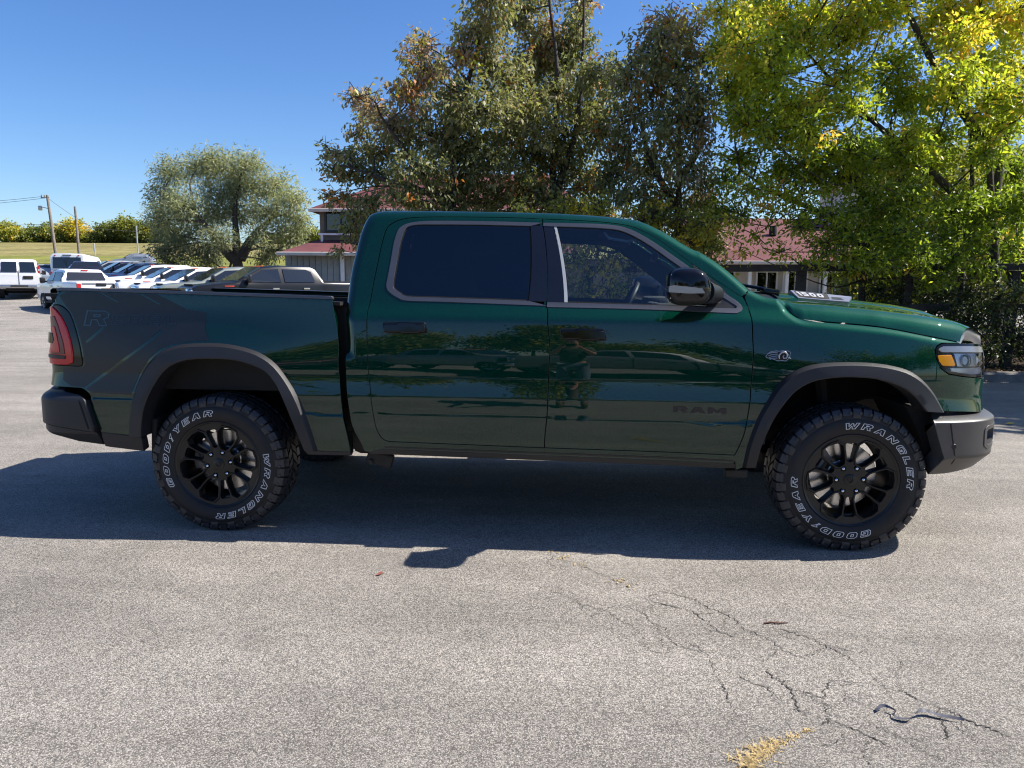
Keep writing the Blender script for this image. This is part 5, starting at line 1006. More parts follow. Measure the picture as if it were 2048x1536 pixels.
BL['shrub_left'] = [(6.37,12.54,1.39,0.33,0.29,0.24,30,0.28),(6.4,12.4,0.93,0.32,0.28,0.24,29,0.31),(6.32,12.7,0.51,0.33,0.29,0.25,30,0.53),(6.43,12.45,0.35,0.33,0.28,0.24,29,0.51),(6.57,12.37,1.36,0.32,0.28,0.24,29,0.37),(6.86,12.7,0.99,0.33,0.29,0.25,30,0.39),(7.02,13.22,0.5,0.35,0.3,0.26,33,0.52),(7.2,13.1,0.23,0.34,0.3,0.25,32,0.63),(7.43,13.07,1.28,0.34,0.3,0.25,32,0.49),(7.22,12.52,0.99,0.33,0.28,0.24,30,0.25),(7.2,12.84,0.66,0.34,0.29,0.25,31,0.22),(7.36,12.58,0.28,0.33,0.29,0.24,30,0.58),(7.34,12.47,1.32,0.33,0.28,0.24,29,0.64),(7.39,12.41,0.7,0.32,0.28,0.24,29,0.28),(7.58,12.51,0.3,0.33,0.28,0.24,30,0.64)]
BL['shrub_mid'] = [(0.25,11.83,2.54,0.33,0.29,0.24,17,0.5),(0.15,12.13,2.07,0.33,0.29,0.25,17,0.56),(0.29,12.13,1.81,0.33,0.29,0.25,17,0.74),(0.17,12.24,1.45,0.34,0.3,0.25,18,0.52),(0.3,11.78,0.96,0.32,0.28,0.24,16,0.77),(0.79,11.81,2.56,0.33,0.28,0.24,17,0.48),(0.7,11.75,2.15,0.32,0.28,0.24,16,0.76),(0.66,11.81,1.76,0.33,0.28,0.24,17,0.83),(0.85,12.16,1.45,0.34,0.29,0.25,18,0.69),(0.8,11.74,1.1,0.32,0.28,0.24,16,0.53),(1.06,12.02,2.6,0.33,0.29,0.25,17,0.86),(1.2,11.8,2.18,0.33,0.28,0.24,17,0.53),(1.0,11.86,1.83,0.33,0.29,0.25,17,0.51),(1.11,11.95,1.4,0.33,0.29,0.25,17,0.59),(1.04,12.24,0.99,0.34,0.3,0.25,18,0.49),(1.46,12.08,2.57,0.33,0.29,0.25,17,0.66),(1.39,11.66,2.16,0.32,0.28,0.24,16,0.63),(1.61,11.84,1.78,0.33,0.29,0.24,17,0.9199999999999999),(1.58,11.75,1.37,0.32,0.28,0.24,16,0.76),(1.59,12.26,0.97,0.34,0.3,0.25,18,0.7999999999999999),(2.13,12.22,2.5,0.34,0.29,0.25,18,0.82),(1.94,12.21,2.11,0.34,0.29,0.25,18,0.66),(1.91,12.23,1.88,0.34,0.29,0.25,18,0.55),(1.95,12.17,1.39,0.34,0.29,0.25,18,0.61),(1.92,12.31,0.98,0.34,0.3,0.25,18,0.75),(2.28,12.21,2.63,0.34,0.29,0.25,18,0.54),(2.32,11.83,2.09,0.33,0.29,0.24,17,0.94),(2.49,12.24,1.85,0.34,0.3,0.25,18,0.68),(2.37,11.99,1.46,0.33,0.29,0.25,17,0.48),(2.49,12.18,0.98,0.34,0.29,0.25,18,0.83),(2.69,12.04,2.53,0.33,0.29,0.25,17,0.56),(2.86,11.95,2.17,0.33,0.29,0.25,17,0.94),(2.89,11.9,1.87,0.33,0.29,0.25,17,0.63),(2.95,11.95,1.43,0.33,0.29,0.25,17,0.69),(2.81,11.87,1.0,0.33,0.29,0.25,17,0.94),(3.16,11.73,2.42,0.32,0.28,0.24,16,0.77),(3.18,12.22,2.12,0.34,0.29,0.25,18,0.68),(3.18,12.21,1.71,0.34,0.29,0.25,18,0.49),(3.39,12.34,1.43,0.34,0.3,0.26,18,0.9099999999999999),(3.29,12.13,1.1,0.33,0.29,0.25,18,0.61)]
BL['far_right'] = [(11.85,25.27,5.58,0.96,0.83,0.7,57,0.4),(12.27,25.35,4.84,0.96,0.83,0.7,57,0.39),(11.97,25.18,3.63,0.95,0.82,0.69,56,0.66),(11.2,22.75,2.74,0.86,0.74,0.63,46,0.42),(11.6,24.28,1.86,0.92,0.79,0.67,52,0.47),(11.35,23.77,1.24,0.9,0.78,0.66,50,0.25),(12.66,24.09,5.27,0.91,0.79,0.66,52,0.31),(12.12,22.89,4.49,0.87,0.75,0.63,46,0.58),(12.33,23.08,3.59,0.87,0.76,0.64,47,0.64),(12.51,23.83,3.04,0.9,0.78,0.66,50,0.48),(12.35,23.16,2.1,0.88,0.76,0.64,48,0.41),(12.63,23.87,1.3,0.9,0.78,0.66,51,0.37),(12.66,22.57,5.19,0.86,0.74,0.62,45,0.59),(12.86,22.76,4.24,0.86,0.75,0.63,46,0.65),(14.3,24.63,3.71,0.93,0.81,0.68,54,0.57),(13.65,23.76,2.74,0.9,0.78,0.66,50,0.4),(13.91,24.04,1.93,0.91,0.79,0.66,51,0.49),(14.17,24.7,1.28,0.94,0.81,0.68,54,0.25),(14.25,23.58,5.32,0.89,0.77,0.65,49,0.62),(13.96,22.67,4.48,0.86,0.74,0.63,46,0.71),(15.14,24.85,3.72,0.94,0.81,0.69,55,0.24),(15.15,24.27,2.82,0.92,0.79,0.67,52,0.73),(15.44,24.47,1.94,0.93,0.8,0.67,53,0.66),(15.36,24.36,1.08,0.92,0.8,0.67,53,0.31),(16.59,25.41,5.5,0.96,0.83,0.7,57,0.33),(15.73,23.59,4.51,0.89,0.77,0.65,49,0.42),(16.02,24.78,3.85,0.94,0.81,0.68,55,0.3),(15.74,23.61,2.7,0.89,0.77,0.65,49,0.7),(16.19,24.22,2.06,0.92,0.79,0.67,52,0.26),(16.51,24.48,1.11,0.93,0.8,0.67,53,0.59),(16.25,23.44,5.2,0.89,0.77,0.65,49,0.32),(15.8,22.76,4.51,0.86,0.75,0.63,46,0.54),(17.04,23.92,3.86,0.91,0.78,0.66,51,0.55),(17.58,24.65,3.03,0.93,0.81,0.68,54,0.23),(17.31,24.27,1.89,0.92,0.79,0.67,52,0.68),(17.17,23.84,1.18,0.9,0.78,0.66,50,0.43),(18.1,24.43,5.35,0.93,0.8,0.67,53,0.37),(17.02,23.05,4.43,0.87,0.75,0.64,47,0.73),(17.03,23.04,3.82,0.87,0.75,0.64,47,0.26),(17.68,23.47,2.82,0.89,0.77,0.65,49,0.3),(18.67,24.95,2.0,0.95,0.82,0.69,55,0.56),(17.66,23.09,1.08,0.88,0.76,0.64,47,0.23)]
BL['willow'] = [(-18.97,41.64,7.4,1.11,0.93,0.74,113,0.6),(-19.46,41.61,6.03,1.04,0.94,0.84,120,0.5),(-18.28,38.4,4.55,0.77,0.73,0.68,73,0.45),(-17.25,38.51,5.32,1.14,1.03,0.91,144,0.5),(-17.38,41.21,7.61,0.98,0.85,0.73,99,0.62),(-16.51,40.85,8.09,0.82,0.7,0.58,66,0.7),(-15.64,40.61,7.4,1.2,1.01,0.82,136,0.66),(-14.07,39.31,7.6,0.93,0.79,0.65,84,0.66),(-14.24,40.38,6.58,1.32,1.14,0.96,174,0.6),(-15.88,40.38,6.18,1.44,1.2,0.96,190,0.55),(-12.85,40.29,6.58,1.07,0.9,0.72,106,0.7),(-11.49,38.77,5.63,0.87,0.78,0.69,83,0.72),(-13.0,39.75,5.21,1.3,1.07,0.85,152,0.62),(-11.38,39.62,4.68,0.7,0.66,0.61,59,0.68),(-15.28,40.8,5.03,1.45,1.16,0.87,175,0.5),(-17.64,41.78,4.83,1.36,1.13,0.89,168,0.4),(-19.02,41.62,3.98,1.11,0.97,0.84,129,0.3),(-17.31,40.16,3.1,1.19,0.9,0.62,102,0.28),(-18.78,39.8,3.07,0.8,0.68,0.57,62,0.28),(-12.06,39.17,4.12,0.84,0.7,0.56,64,0.55),(-15.2,38.33,3.54,0.91,0.75,0.59,74,0.36),(-13.1,38.3,3.8,0.77,0.64,0.5,53,0.5),(-12.86,39.87,3.11,0.8,0.64,0.47,52,0.45),(-13.25,39.35,2.56,0.61,0.47,0.33,27,0.42),(-11.67,39.57,3.63,0.56,0.49,0.42,32,0.5),(-17.04,41.41,2.59,0.88,0.64,0.39,48,0.3),(-18.41,40.09,2.42,0.71,0.52,0.33,32,0.34)]
BL['willow_l'] = [[(-14.94,40,1.89),(-14.98,40,2.83),(-14.97,40,4.03),(-14.97,40,5.22),(-14.61,40,7.05)],[(-15.1,40,2.56),(-15.68,39.5,3.34),(-16.09,39,4.22),(-16.7,39,5.12)],[(-14.82,40,2.62),(-14.27,40.5,3.8),(-13.51,40.8,4.63),(-12.85,41,5.6)]]
BL['hedge_a'] = [(-107.51,157.85,11.95,1.35,1.39,1.44,28,0.72),(-109.2,158.94,11.08,1.36,1.4,1.45,29,0.6799999999999999),(-107.51,159.0,11.2,1.36,1.4,1.45,29,0.76),(-106.28,155.86,10.39,1.33,1.37,1.42,28,0.72),(-105.35,155.07,11.16,1.33,1.37,1.41,27,0.735),(-107.89,157.25,10.25,1.34,1.39,1.43,28,0.69),(-106.1,156.64,10.23,1.34,1.38,1.43,28,0.755)]
BL['hedge_b'] = [(-104.55,160.07,11.24,2.33,1.76,1.19,41,0.5),(-105.75,159.55,10.43,2.32,1.75,1.19,40,0.45999999999999996),(-101.5,157.52,10.42,2.29,1.73,1.17,39,0.54),(-102.36,156.55,9.85,2.27,1.72,1.17,39,0.5),(-102.74,158.07,10.61,2.3,1.74,1.18,40,0.515),(-104.04,157.43,9.72,2.29,1.73,1.17,39,0.47),(-103.15,159.7,9.85,2.32,1.75,1.19,40,0.535)]
BL['hedge_c'] = [(-101.21,160.33,11.77,1.78,1.55,1.33,35,0.45),(-100.54,157.4,10.73,1.75,1.53,1.3,33,0.41000000000000003),(-99.02,158.53,10.9,1.76,1.54,1.31,34,0.49),(-101.21,160.16,10.42,1.78,1.55,1.32,35,0.45),(-98.34,156.37,10.96,1.74,1.52,1.29,33,0.465),(-100.76,158.09,10.11,1.76,1.53,1.31,34,0.42000000000000004),(-99.21,158.5,10.14,1.76,1.54,1.31,34,0.485)]
BL['hedge_d'] = [(-93.1,156.46,12.2,2.21,1.88,1.55,50,0.86),(-95.52,158.01,11.28,2.23,1.9,1.57,51,0.82),(-91.49,155.97,11.28,2.2,1.87,1.55,50,0.9),(-95.3,159.93,10.83,2.26,1.92,1.59,53,0.86),(-92.59,156.39,11.53,2.21,1.88,1.55,50,0.875),(-95.41,158.31,10.51,2.23,1.9,1.57,52,0.83),(-94.43,160.56,10.64,2.26,1.93,1.59,53,0.895)]
BL['hedge_e'] = [(-96.86,157.67,10.37,2.02,1.47,0.91,27,0.4),(-97.63,156.76,9.72,2.01,1.46,0.91,27,0.36),(-97.31,160.46,9.99,2.06,1.49,0.93,28,0.44000000000000006),(-97.08,157.91,9.46,2.02,1.47,0.91,27,0.4),(-95.1,155.52,9.86,1.99,1.45,0.9,26,0.41500000000000004),(-99.04,159.5,9.4,2.04,1.48,0.92,28,0.37),(-94.48,155.45,9.21,1.99,1.45,0.9,26,0.435)]
BL['hedge_f'] = [(-85.51,155.45,11.44,2.13,1.83,1.54,48,0.35),(-89.25,159.6,10.67,2.18,1.88,1.58,51,0.30999999999999994),(-87.15,160.83,10.87,2.2,1.9,1.6,52,0.39),(-86.75,157.49,9.99,2.15,1.86,1.56,49,0.35),(-87.91,160.67,11.09,2.2,1.9,1.59,52,0.365),(-87.84,157.58,9.77,2.15,1.86,1.56,50,0.31999999999999995),(-86.25,158.73,9.84,2.17,1.87,1.58,50,0.38499999999999995)]
BL['hedge_g'] = [(-81.41,155.42,12.76,1.99,1.83,1.67,49,0.6),(-83.91,157.61,11.82,2.02,1.86,1.69,50,0.5599999999999999),(-80.76,156.48,11.88,2.01,1.84,1.68,50,0.64),(-82.71,157.67,11.21,2.02,1.86,1.7,50,0.6),(-81.57,156.54,12.12,2.01,1.84,1.68,50,0.615),(-85.01,160.17,11.11,2.05,1.89,1.72,52,0.57),(-81.97,158.36,11.02,2.03,1.87,1.7,51,0.635)]
BL['hedge_h'] = [(-77.94,155.68,11.63,2.26,2.03,1.8,60,0.4),(-79.51,155.79,10.45,2.26,2.03,1.8,60,0.36),(-78.01,158.58,10.76,2.3,2.07,1.84,62,0.44000000000000006),(-78.26,156.07,9.82,2.27,2.04,1.81,60,0.4),(-77.52,155.79,10.86,2.26,2.03,1.8,60,0.41500000000000004),(-80.23,157.78,9.65,2.29,2.06,1.83,62,0.37),(-77.73,157.51,9.64,2.29,2.06,1.82,61,0.435)]
BL['hedge_i'] = [(-76.0,160.43,11.68,2.74,2.23,1.72,70,0.4),(-77.17,159.12,10.47,2.72,2.22,1.71,69,0.36),(-73.94,159.6,10.64,2.73,2.22,1.72,69,0.44000000000000006),(-76.11,160.43,9.93,2.74,2.23,1.72,70,0.4),(-73.58,156.56,10.71,2.68,2.18,1.68,66,0.41500000000000004),(-76.65,158.81,9.59,2.71,2.21,1.71,68,0.37),(-74.6,160.43,9.69,2.74,2.23,1.72,70,0.435)]
BL['hedge_j'] = [(-111.37,156.17,12.46,1.74,1.71,1.68,43,0.6),(-115.22,159.84,11.6,1.78,1.75,1.72,45,0.5599999999999999),(-111.12,157.23,11.57,1.75,1.72,1.69,43,0.64),(-114.31,160.05,11.0,1.78,1.75,1.72,45,0.6),(-113.6,159.78,11.97,1.78,1.75,1.72,45,0.615),(-114.02,158.45,10.65,1.76,1.73,1.7,44,0.57),(-112.14,158.35,10.65,1.76,1.73,1.7,44,0.635)]
BL['hedge_k'] = [(-88.77,155.07,10.05,1.72,1.31,0.9,22,0.4),(-90.25,155.67,9.49,1.73,1.32,0.9,23,0.36),(-89.01,157.36,9.65,1.75,1.33,0.91,23,0.44000000000000006),(-91.15,159.1,9.34,1.77,1.34,0.92,24,0.4),(-88.82,155.83,9.7,1.73,1.32,0.9,23,0.41500000000000004),(-90.02,155.67,9.03,1.73,1.32,0.9,23,0.37),(-88.64,156.39,9.08,1.74,1.32,0.91,23,0.435)]
BL['hedge_l'] = [(-44.33,157.75,11.54,2.7,1.87,1.04,41,0.45),(-46.79,160.27,11.0,2.74,1.9,1.06,43,0.41000000000000003),(-41.95,155.19,10.79,2.65,1.84,1.03,40,0.49),(-44.07,156.69,10.42,2.68,1.86,1.04,41,0.45),(-44.54,160.77,11.27,2.75,1.91,1.06,43,0.465),(-46.01,158.99,10.4,2.72,1.88,1.05,42,0.42000000000000004),(-42.34,155.77,10.23,2.66,1.85,1.03,40,0.485)]
BL['hedge_m'] = [(-50.34,159.79,10.66,2.05,1.42,0.79,24,0.4),(-50.75,156.96,9.98,2.01,1.4,0.78,23,0.36),(-48.04,156.44,10.03,2.01,1.39,0.78,23,0.44000000000000006),(-50.42,159.94,9.86,2.05,1.42,0.79,24,0.4),(-48.59,155.69,10.09,2.0,1.38,0.77,22,0.41500000000000004),(-50.73,157.86,9.64,2.02,1.4,0.78,23,0.37),(-48.8,158.35,9.67,2.03,1.41,0.79,23,0.435)]

# ================================================================== GROUND
def asphalt():
    m, n, l, b = nt('asphalt')
    tc = n.new('ShaderNodeTexCoord'); P = tc.outputs['Object']
    def noise(scale, det=4, rough=.55):
        t = n.new('ShaderNodeTexNoise'); t.inputs['Scale'].default_value = scale; t.inputs['Detail'].default_value = det; t.inputs['Roughness'].default_value = rough
        l.new(P, t.inputs['Vector']); return t.outputs[0]
    def math_(op, a, b_=None, c=None):
        t = n.new('ShaderNodeMath'); t.operation = op
        for i, v in enumerate((a, b_, c)):
            if v is None: continue
            if isinstance(v, (int, float)): t.inputs[i].default_value = v
            else: l.new(v, t.inputs[i])
        return t.outputs[0]
    v1 = n.new('ShaderNodeTexVoronoi'); v1.inputs['Scale'].default_value = 215; l.new(P, v1.inputs['Vector'])
    v2 = n.new('ShaderNodeTexVoronoi'); v2.inputs['Scale'].default_value = 470; l.new(P, v2.inputs['Vector'])
    s1 = n.new('ShaderNodeSeparateColor'); l.new(v1.outputs['Color'], s1.inputs[0]); s2 = n.new('ShaderNodeSeparateColor'); l.new(v2.outputs['Color'], s2.inputs[0])
    h = math_('ADD', math_('MULTIPLY', s1.outputs[0], .62), math_('MULTIPLY', s2.outputs[0], .38))
    pits = math_('SUBTRACT', h, math_('MULTIPLY', math_('SUBTRACT', v1.outputs['Distance'], .25), .55))
    r = n.new('ShaderNodeValToRGB'); l.new(pits, r.inputs[0]); e = r.color_ramp.elements
    e[0].position = .14; e[0].color = (.11, .102, .092, 1); e[1].position = .92; e[1].color = (.62, .575, .51, 1)
    for p, c in ((.34, (.235, .217, .193, 1)), (.52, (.328, .302, .268, 1)), (.70, (.420, .386, .342, 1))):
        q = e.new(p); q.color = c
    big = n.new('ShaderNodeMapRange'); l.new(noise(.55, 5, .6), big.inputs[0]); big.inputs[1].default_value = .3; big.inputs[2].default_value = .7; big.inputs[3].default_value = .76; big.inputs[4].default_value = 1.16
    mid = n.new('ShaderNodeMapRange'); l.new(noise(6, 5, .65), mid.inputs[0]); mid.inputs[1].default_value = .3; mid.inputs[2].default_value = .7; mid.inputs[3].default_value = .92; mid.inputs[4].default_value = 1.08
    # paler worn patch with a ragged edge, near the left front of the view
    sp = n.new('ShaderNodeSeparateXYZ'); l.new(P, sp.inputs[0])
    dx = math_('MULTIPLY', math_('ADD', sp.outputs[0], -.62), 2.3); dy = math_('MULTIPLY', math_('ADD', sp.outputs[1], 2.85), 1.7)
    rr = math_('SQRT', math_('ADD', math_('MULTIPLY', dx, dx), math_('MULTIPLY', dy, dy)))
    pm = n.new('ShaderNodeMapRange'); l.new(math_('ADD', rr, math_('MULTIPLY', noise(9, 4), .9)), pm.inputs[0]); pm.inputs[1].default_value = .40; pm.inputs[2].default_value = 1.30; pm.inputs[3].default_value = 1.14; pm.inputs[4].default_value = 1.0
    mp = n.new('ShaderNodeMapping'); mp.inputs['Scale'].default_value = (.30, 2.6, 1); mp.inputs['Rotation'].default_value = (0, 0, .5); l.new(P, mp.inputs[0])
    ts = n.new('ShaderNodeTexNoise'); ts.inputs['Scale'].default_value = 1.1; ts.inputs['Detail'].default_value = 4; ts.inputs['Distortion'].default_value = .6; l.new(mp.outputs[0], ts.inputs['Vector'])
    tk = n.new('ShaderNodeMapRange'); l.new(ts.outputs[0], tk.inputs[0]); tk.inputs[1].default_value = .35; tk.inputs[2].default_value = .65; tk.inputs[3].default_value = .85; tk.inputs[4].default_value = 1.08
    # faint dark sweep left by turning tyres, and a scatter of old drips
    def arc(cx_, cy_, r_, w_):
        ex = math_('ADD', sp.outputs[0], -cx_); ey = math_('ADD', sp.outputs[1], -cy_)
        q = math_('SQRT', math_('ADD', math_('MULTIPLY', ex, ex), math_('MULTIPLY', ey, ey)))
        a = n.new('ShaderNodeMapRange'); l.new(math_('ADD', math_('ABSOLUTE', math_('ADD', q, -r_)), math_('MULTIPLY', noise(2.2, 4), .16)), a.inputs[0]); a.interpolation_type = 'SMOOTHSTEP'
        a.inputs[1].default_value = w_*.5; a.inputs[2].default_value = w_*1.5+.06; a.inputs[3].default_value = .89; a.inputs[4].default_value = 1.0; return a.outputs[0]
    dv = n.new('ShaderNodeTexVoronoi'); dv.inputs['Scale'].default_value = .9; l.new(P, dv.inputs['Vector'])
    dr = n.new('ShaderNodeMapRange'); l.new(math_('ADD', dv.outputs['Distance'], math_('MULTIPLY', noise(14, 3), .05)), dr.inputs[0]); dr.inputs[1].default_value = .045; dr.inputs[2].default_value = .075; dr.inputs[3].default_value = .80; dr.inputs[4].default_value = 1.0
    pm_ = math_('MULTIPLY', math_('MULTIPLY', pm.outputs[0], tk.outputs[0]), math_('MULTIPLY', math_('MULTIPLY', arc(-1.35, -4.47, 3.07, .12), arc(-1.35, -4.47, 1.35, .10)), dr.outputs[0]))
    k = math_('MULTIPLY', math_('MULTIPLY', big.outputs[0], mid.outputs[0]), pm_)
    mx = n.new('ShaderNodeMix'); mx.data_type = 'RGBA'; mx.blend_type = 'MULTIPLY'; mx.inputs[0].default_value = 1
    l.new(r.outputs[0], mx.inputs[6]); l.new(k, mx.inputs[7]); l.new(mx.outputs[2], b.inputs['Base Color'])
    b.inputs['Roughness'].default_value = .82; b.inputs['Specular IOR Level'].default_value = .35
    bp = n.new('ShaderNodeBump'); bp.inputs['Strength'].default_value = .8; bp.inputs['Distance'].default_value = .0035
    l.new(pits, bp.inputs['Height']); l.new(bp.outputs[0], b.inputs['Normal'])
asphalt()
def field_mat(name, stops, sx, sy, scale):
    m, n, l, b = nt(name); tc = n.new('ShaderNodeTexCoord')
    mp = n.new('ShaderNodeMapping'); mp.inputs['Scale'].default_value = (sx, sy, 1); l.new(tc.outputs['Object'], mp.inputs[0])
    t = n.new('ShaderNodeTexNoise'); t.inputs['Scale'].default_value = scale; t.inputs['Detail'].default_value = 8; t.inputs['Roughness'].default_value = .68; l.new(mp.outputs[0], t.inputs['Vector'])
    r = n.new('ShaderNodeValToRGB'); l.new(t.outputs[0], r.inputs[0]); e = r.color_ramp.elements
    e[0].position, e[0].color = stops[0][0], (*stops[0][1], 1); e[1].position, e[1].color = stops[-1][0], (*stops[-1][1], 1)
    for p, c in stops[1:-1]: q = e.new(p); q.color = (*c, 1)
    t2 = n.new('ShaderNodeTexNoise'); t2.inputs['Scale'].default_value = .13; t2.inputs['Detail'].default_value = 3; l.new(mp.outputs[0], t2.inputs['Vector'])
    m2 = n.new('ShaderNodeMapRange'); l.new(t2.outputs[0], m2.inputs[0]); m2.inputs[1].default_value = .3; m2.inputs[2].default_value = .7; m2.inputs[3].default_value = .72; m2.inputs[4].default_value = 1.22
    mm = n.new('ShaderNodeMix'); mm.data_type = 'RGBA'; mm.blend_type = 'MULTIPLY'; mm.inputs[0].default_value = 1; l.new(r.outputs[0], mm.inputs[6]); l.new(m2.outputs[0], mm.inputs[7])
    l.new(mm.outputs[2], b.inputs['Base Color']); b.inputs['Roughness'].default_value = .9; b.inputs['Specular IOR Level'].default_value = .1
    bp = n.new('ShaderNodeBump'); bp.inputs['Strength'].default_value = .6; bp.inputs['Distance'].default_value = .25; l.new(t.outputs[0], bp.inputs['Height']); l.new(bp.outputs[0], b.inputs['Normal'])
field_mat('dry_grass', [(.30, (.10, .105, .03)), (.45, (.195, .175, .070)), (.58, (.26, .225, .095)), (.72, (.33, .275, .125))], .5, 1.6, 1.3)
field_mat('green_grass', [(.30, (.11, .13, .03)), (.5, (.19, .20, .05)), (.7, (.28, .25, .08))], .6, 1.2, .6)
field_mat('leaf_litter', [(.30, (.012, .009, .006)), (.48, (.035, .024, .014)), (.62, (.075, .048, .024)), (.76, (.14, .09, .04))], 1, 1, 5)
simple('kerb_concrete', (.16, .15, .14), .85, var=.35, vscale=6, bump=.5, bscale=90)
simple('crack_dark', (.038, .034, .030), .95, var=.3, vscale=40)
simple('straw', (.46, .34, .15), .8, var=.4, vscale=60)

def sheet(name, ls, ds, mat, dz=0., zf=gz, cut=None):
    V = []; F = []
    for d in ds:
        for l_ in ls: V.append(S(l_, d, zf(d)+dz))
    n = len(ls)
    for i in range(len(ds)-1):
        for j in range(n-1): F.append((i*n+j, i*n+j+1, (i+1)*n+j+1, (i+1)*n+j))
    mb = MB(); mb.add(V, F); o = mb.build(name, mat, smooth=True, recalc=False); return tag(o, kind='structure')
sheet('terrain', [-700, -300, -120, -60, -20, 10, 60, 200, 700], [-400, -60, 0, 32, 45, 56, 75, 90, 96, 105, 115, 130, 145, 160, 175, 190, 225, 260, 400, 900], 'dry_grass', -.03)
sheet('mown_verge', [-300, -60, -20, 60], [94.5, 97, 101, 105, 109], 'green_grass', .03)
sheet('country_road', [-300, -60, 60], [85, 88, 92], 'asphalt', .03)
sheet('parking_lot', [-130, -60, -20, -8, 0, 8, 20, 60], [-60, -20, 0, 5, 8, 10, 12, 20, 32, 38, 45, 54], 'asphalt', 0)
# planting strip behind the truck with a low kerb
mb = MB(); V = []; F = []
k0 = [(-3.2, 15.6), (-3.2, 12.4), (-2.6, 11.5), (-1.5, 11.25), (2, 11.2), (7, 11.1), (12, 11.0), (40, 10.6)]
def kerb_off(t): return [(l_+(t if i == 0 or i == 1 else 0), d_+(t if i > 1 else 0)) for i, (l_, d_) in enumerate(k0)]
sec = [(0, 0), (0, .12), (.03, .15), (.15, .15), (.15, .05)]
P = [[S(a, b, z) for (a, b) in kerb_off(t)] for t, z in sec]; nk = len(k0)
mb.add([p for q in P for p in q], [(a*nk+j, a*nk+j+1, (a+1)*nk+j+1, (a+1)*nk+j) for a in range(len(sec)-1) for j in range(nk-1)])
tag(mb.build('kerb', 'kerb_concrete'), kind='structure')
mb = MB(); kk = kerb_off(.10); V = [S(a, b, .10) for a, b in kk]+[S(-3.1, 21, .05), S(40, 21, .05)]
mb.add(V, [tuple(range(len(V)))]); tag(mb.build('planting_bed', 'leaf_litter', recalc=False), kind='structure')

# cracks: ragged open seams in the surface
rnd = random.Random(11); mb = MB(); seams = list(CRACKS)
for w, pts in CRACKS:                                   # finer side cracks
    P = catmull([np.array(p) for p in pts], 4)
    for i in range(2, len(P)-2, 5):
        if rnd.random() < .55:
            t = P[i+1]-P[i]; a = math.atan2(t[1], t[0])+rnd.choice((-1, 1))*rnd.uniform(.5, 1.3); q = [P[i]]
            for _ in range(rnd.randint(2, 5)):
                a += rnd.gauss(0, .45); q.append(q[-1]+np.array([math.cos(a), math.sin(a)])*rnd.uniform(.03, .075))
            seams.append((.55, q))
for w, pts in seams:
    P = catmull([np.array(p) for p in pts], 9); t = np.gradient(P, axis=0); t /= np.linalg.norm(t, axis=1)[:, None]; nr = np.column_stack([-t[:, 1], t[:, 0]])
    k = len(P); wd = []; lv = 1.
    for i in range(k):
        lv = min(1.5, max(.6, lv+rnd.uniform(-.3, .3))); wd.append(lv*w*.0018*min(1, 6*min(i+.3, k-1-i+.3)/k))
    P = P+nr*np.array([rnd.gauss(0, .006) for _ in range(k)])[:, None]
    run = 0
    V = [(*(P[i]+nr[i]*wd[i]*rnd.uniform(.4, 1.4)), .0025) for i in range(k)]+[(*(P[i]-nr[i]*wd[i]*rnd.uniform(.4, 1.4)), .0025) for i in range(k)]
    F = [(i, i+1, k+i+1, k+i) for i in range(k-1) if (i//3 % 17) != 9 or w > .9]
    mb.add(V, F)
tag(mb.build('pavement_crack', 'crack_dark', recalc=False), kind='stuff')
# dry grass in the wide crack
mb = MB(); GL = catmull([np.array(p) for p in GRASS_LINE], 12)
for i in range(430):
    f = rnd.random()**.8; p = GL[min(len(GL)-1, int((.12+.88*f)*len(GL)))]+np.array([rnd.gauss(0, .012), rnd.gauss(0, .012)])*(0.5+1.6*f)
    a = rnd.uniform(0, 2*PI); h = rnd.uniform(.004, .016)*(.5+f*1.1); w = .0022; r_ = rnd.uniform(.005, .045)*(.4+f)
    c, s = math.cos(a), math.sin(a)
    mb.add([(p[0]-s*w, p[1]+c*w, .001), (p[0]+s*w, p[1]-c*w, .001), (p[0]+c*r_, p[1]+s*r_, h)], [(0, 1, 2)])
g_ = mb.build('dry_grass_tuft', 'straw', recalc=False); tag(g_, 'straw coloured dry grass growing out of the widest crack in the asphalt', 'grass', kind='stuff')
mb = MB()
for i in range(90):
    c_ = rnd.choice(((2.01, -1.17), (2.08, -1.25), (2.16, -1.34), (2.35, -1.55), (2.42, -1.6))); x, y = c_[0]+rnd.gauss(0, .02), c_[1]+rnd.gauss(0, .02); r_ = rnd.uniform(.003, .010); a = rnd.uniform(0, 6)
    mb.add([(x+r_*math.cos(a), y+r_*math.sin(a), .004), (x-r_*.5*math.sin(a), y+r_*.5*math.cos(a), .007), (x-r_*math.cos(a), y-r_*math.sin(a), .004), (x+r_*.4*math.sin(a), y-r_*.4*math.cos(a), .005)], [(0, 1, 2, 3)])
tag(mb.build('crack_debris', 'straw', recalc=False), kind='stuff')

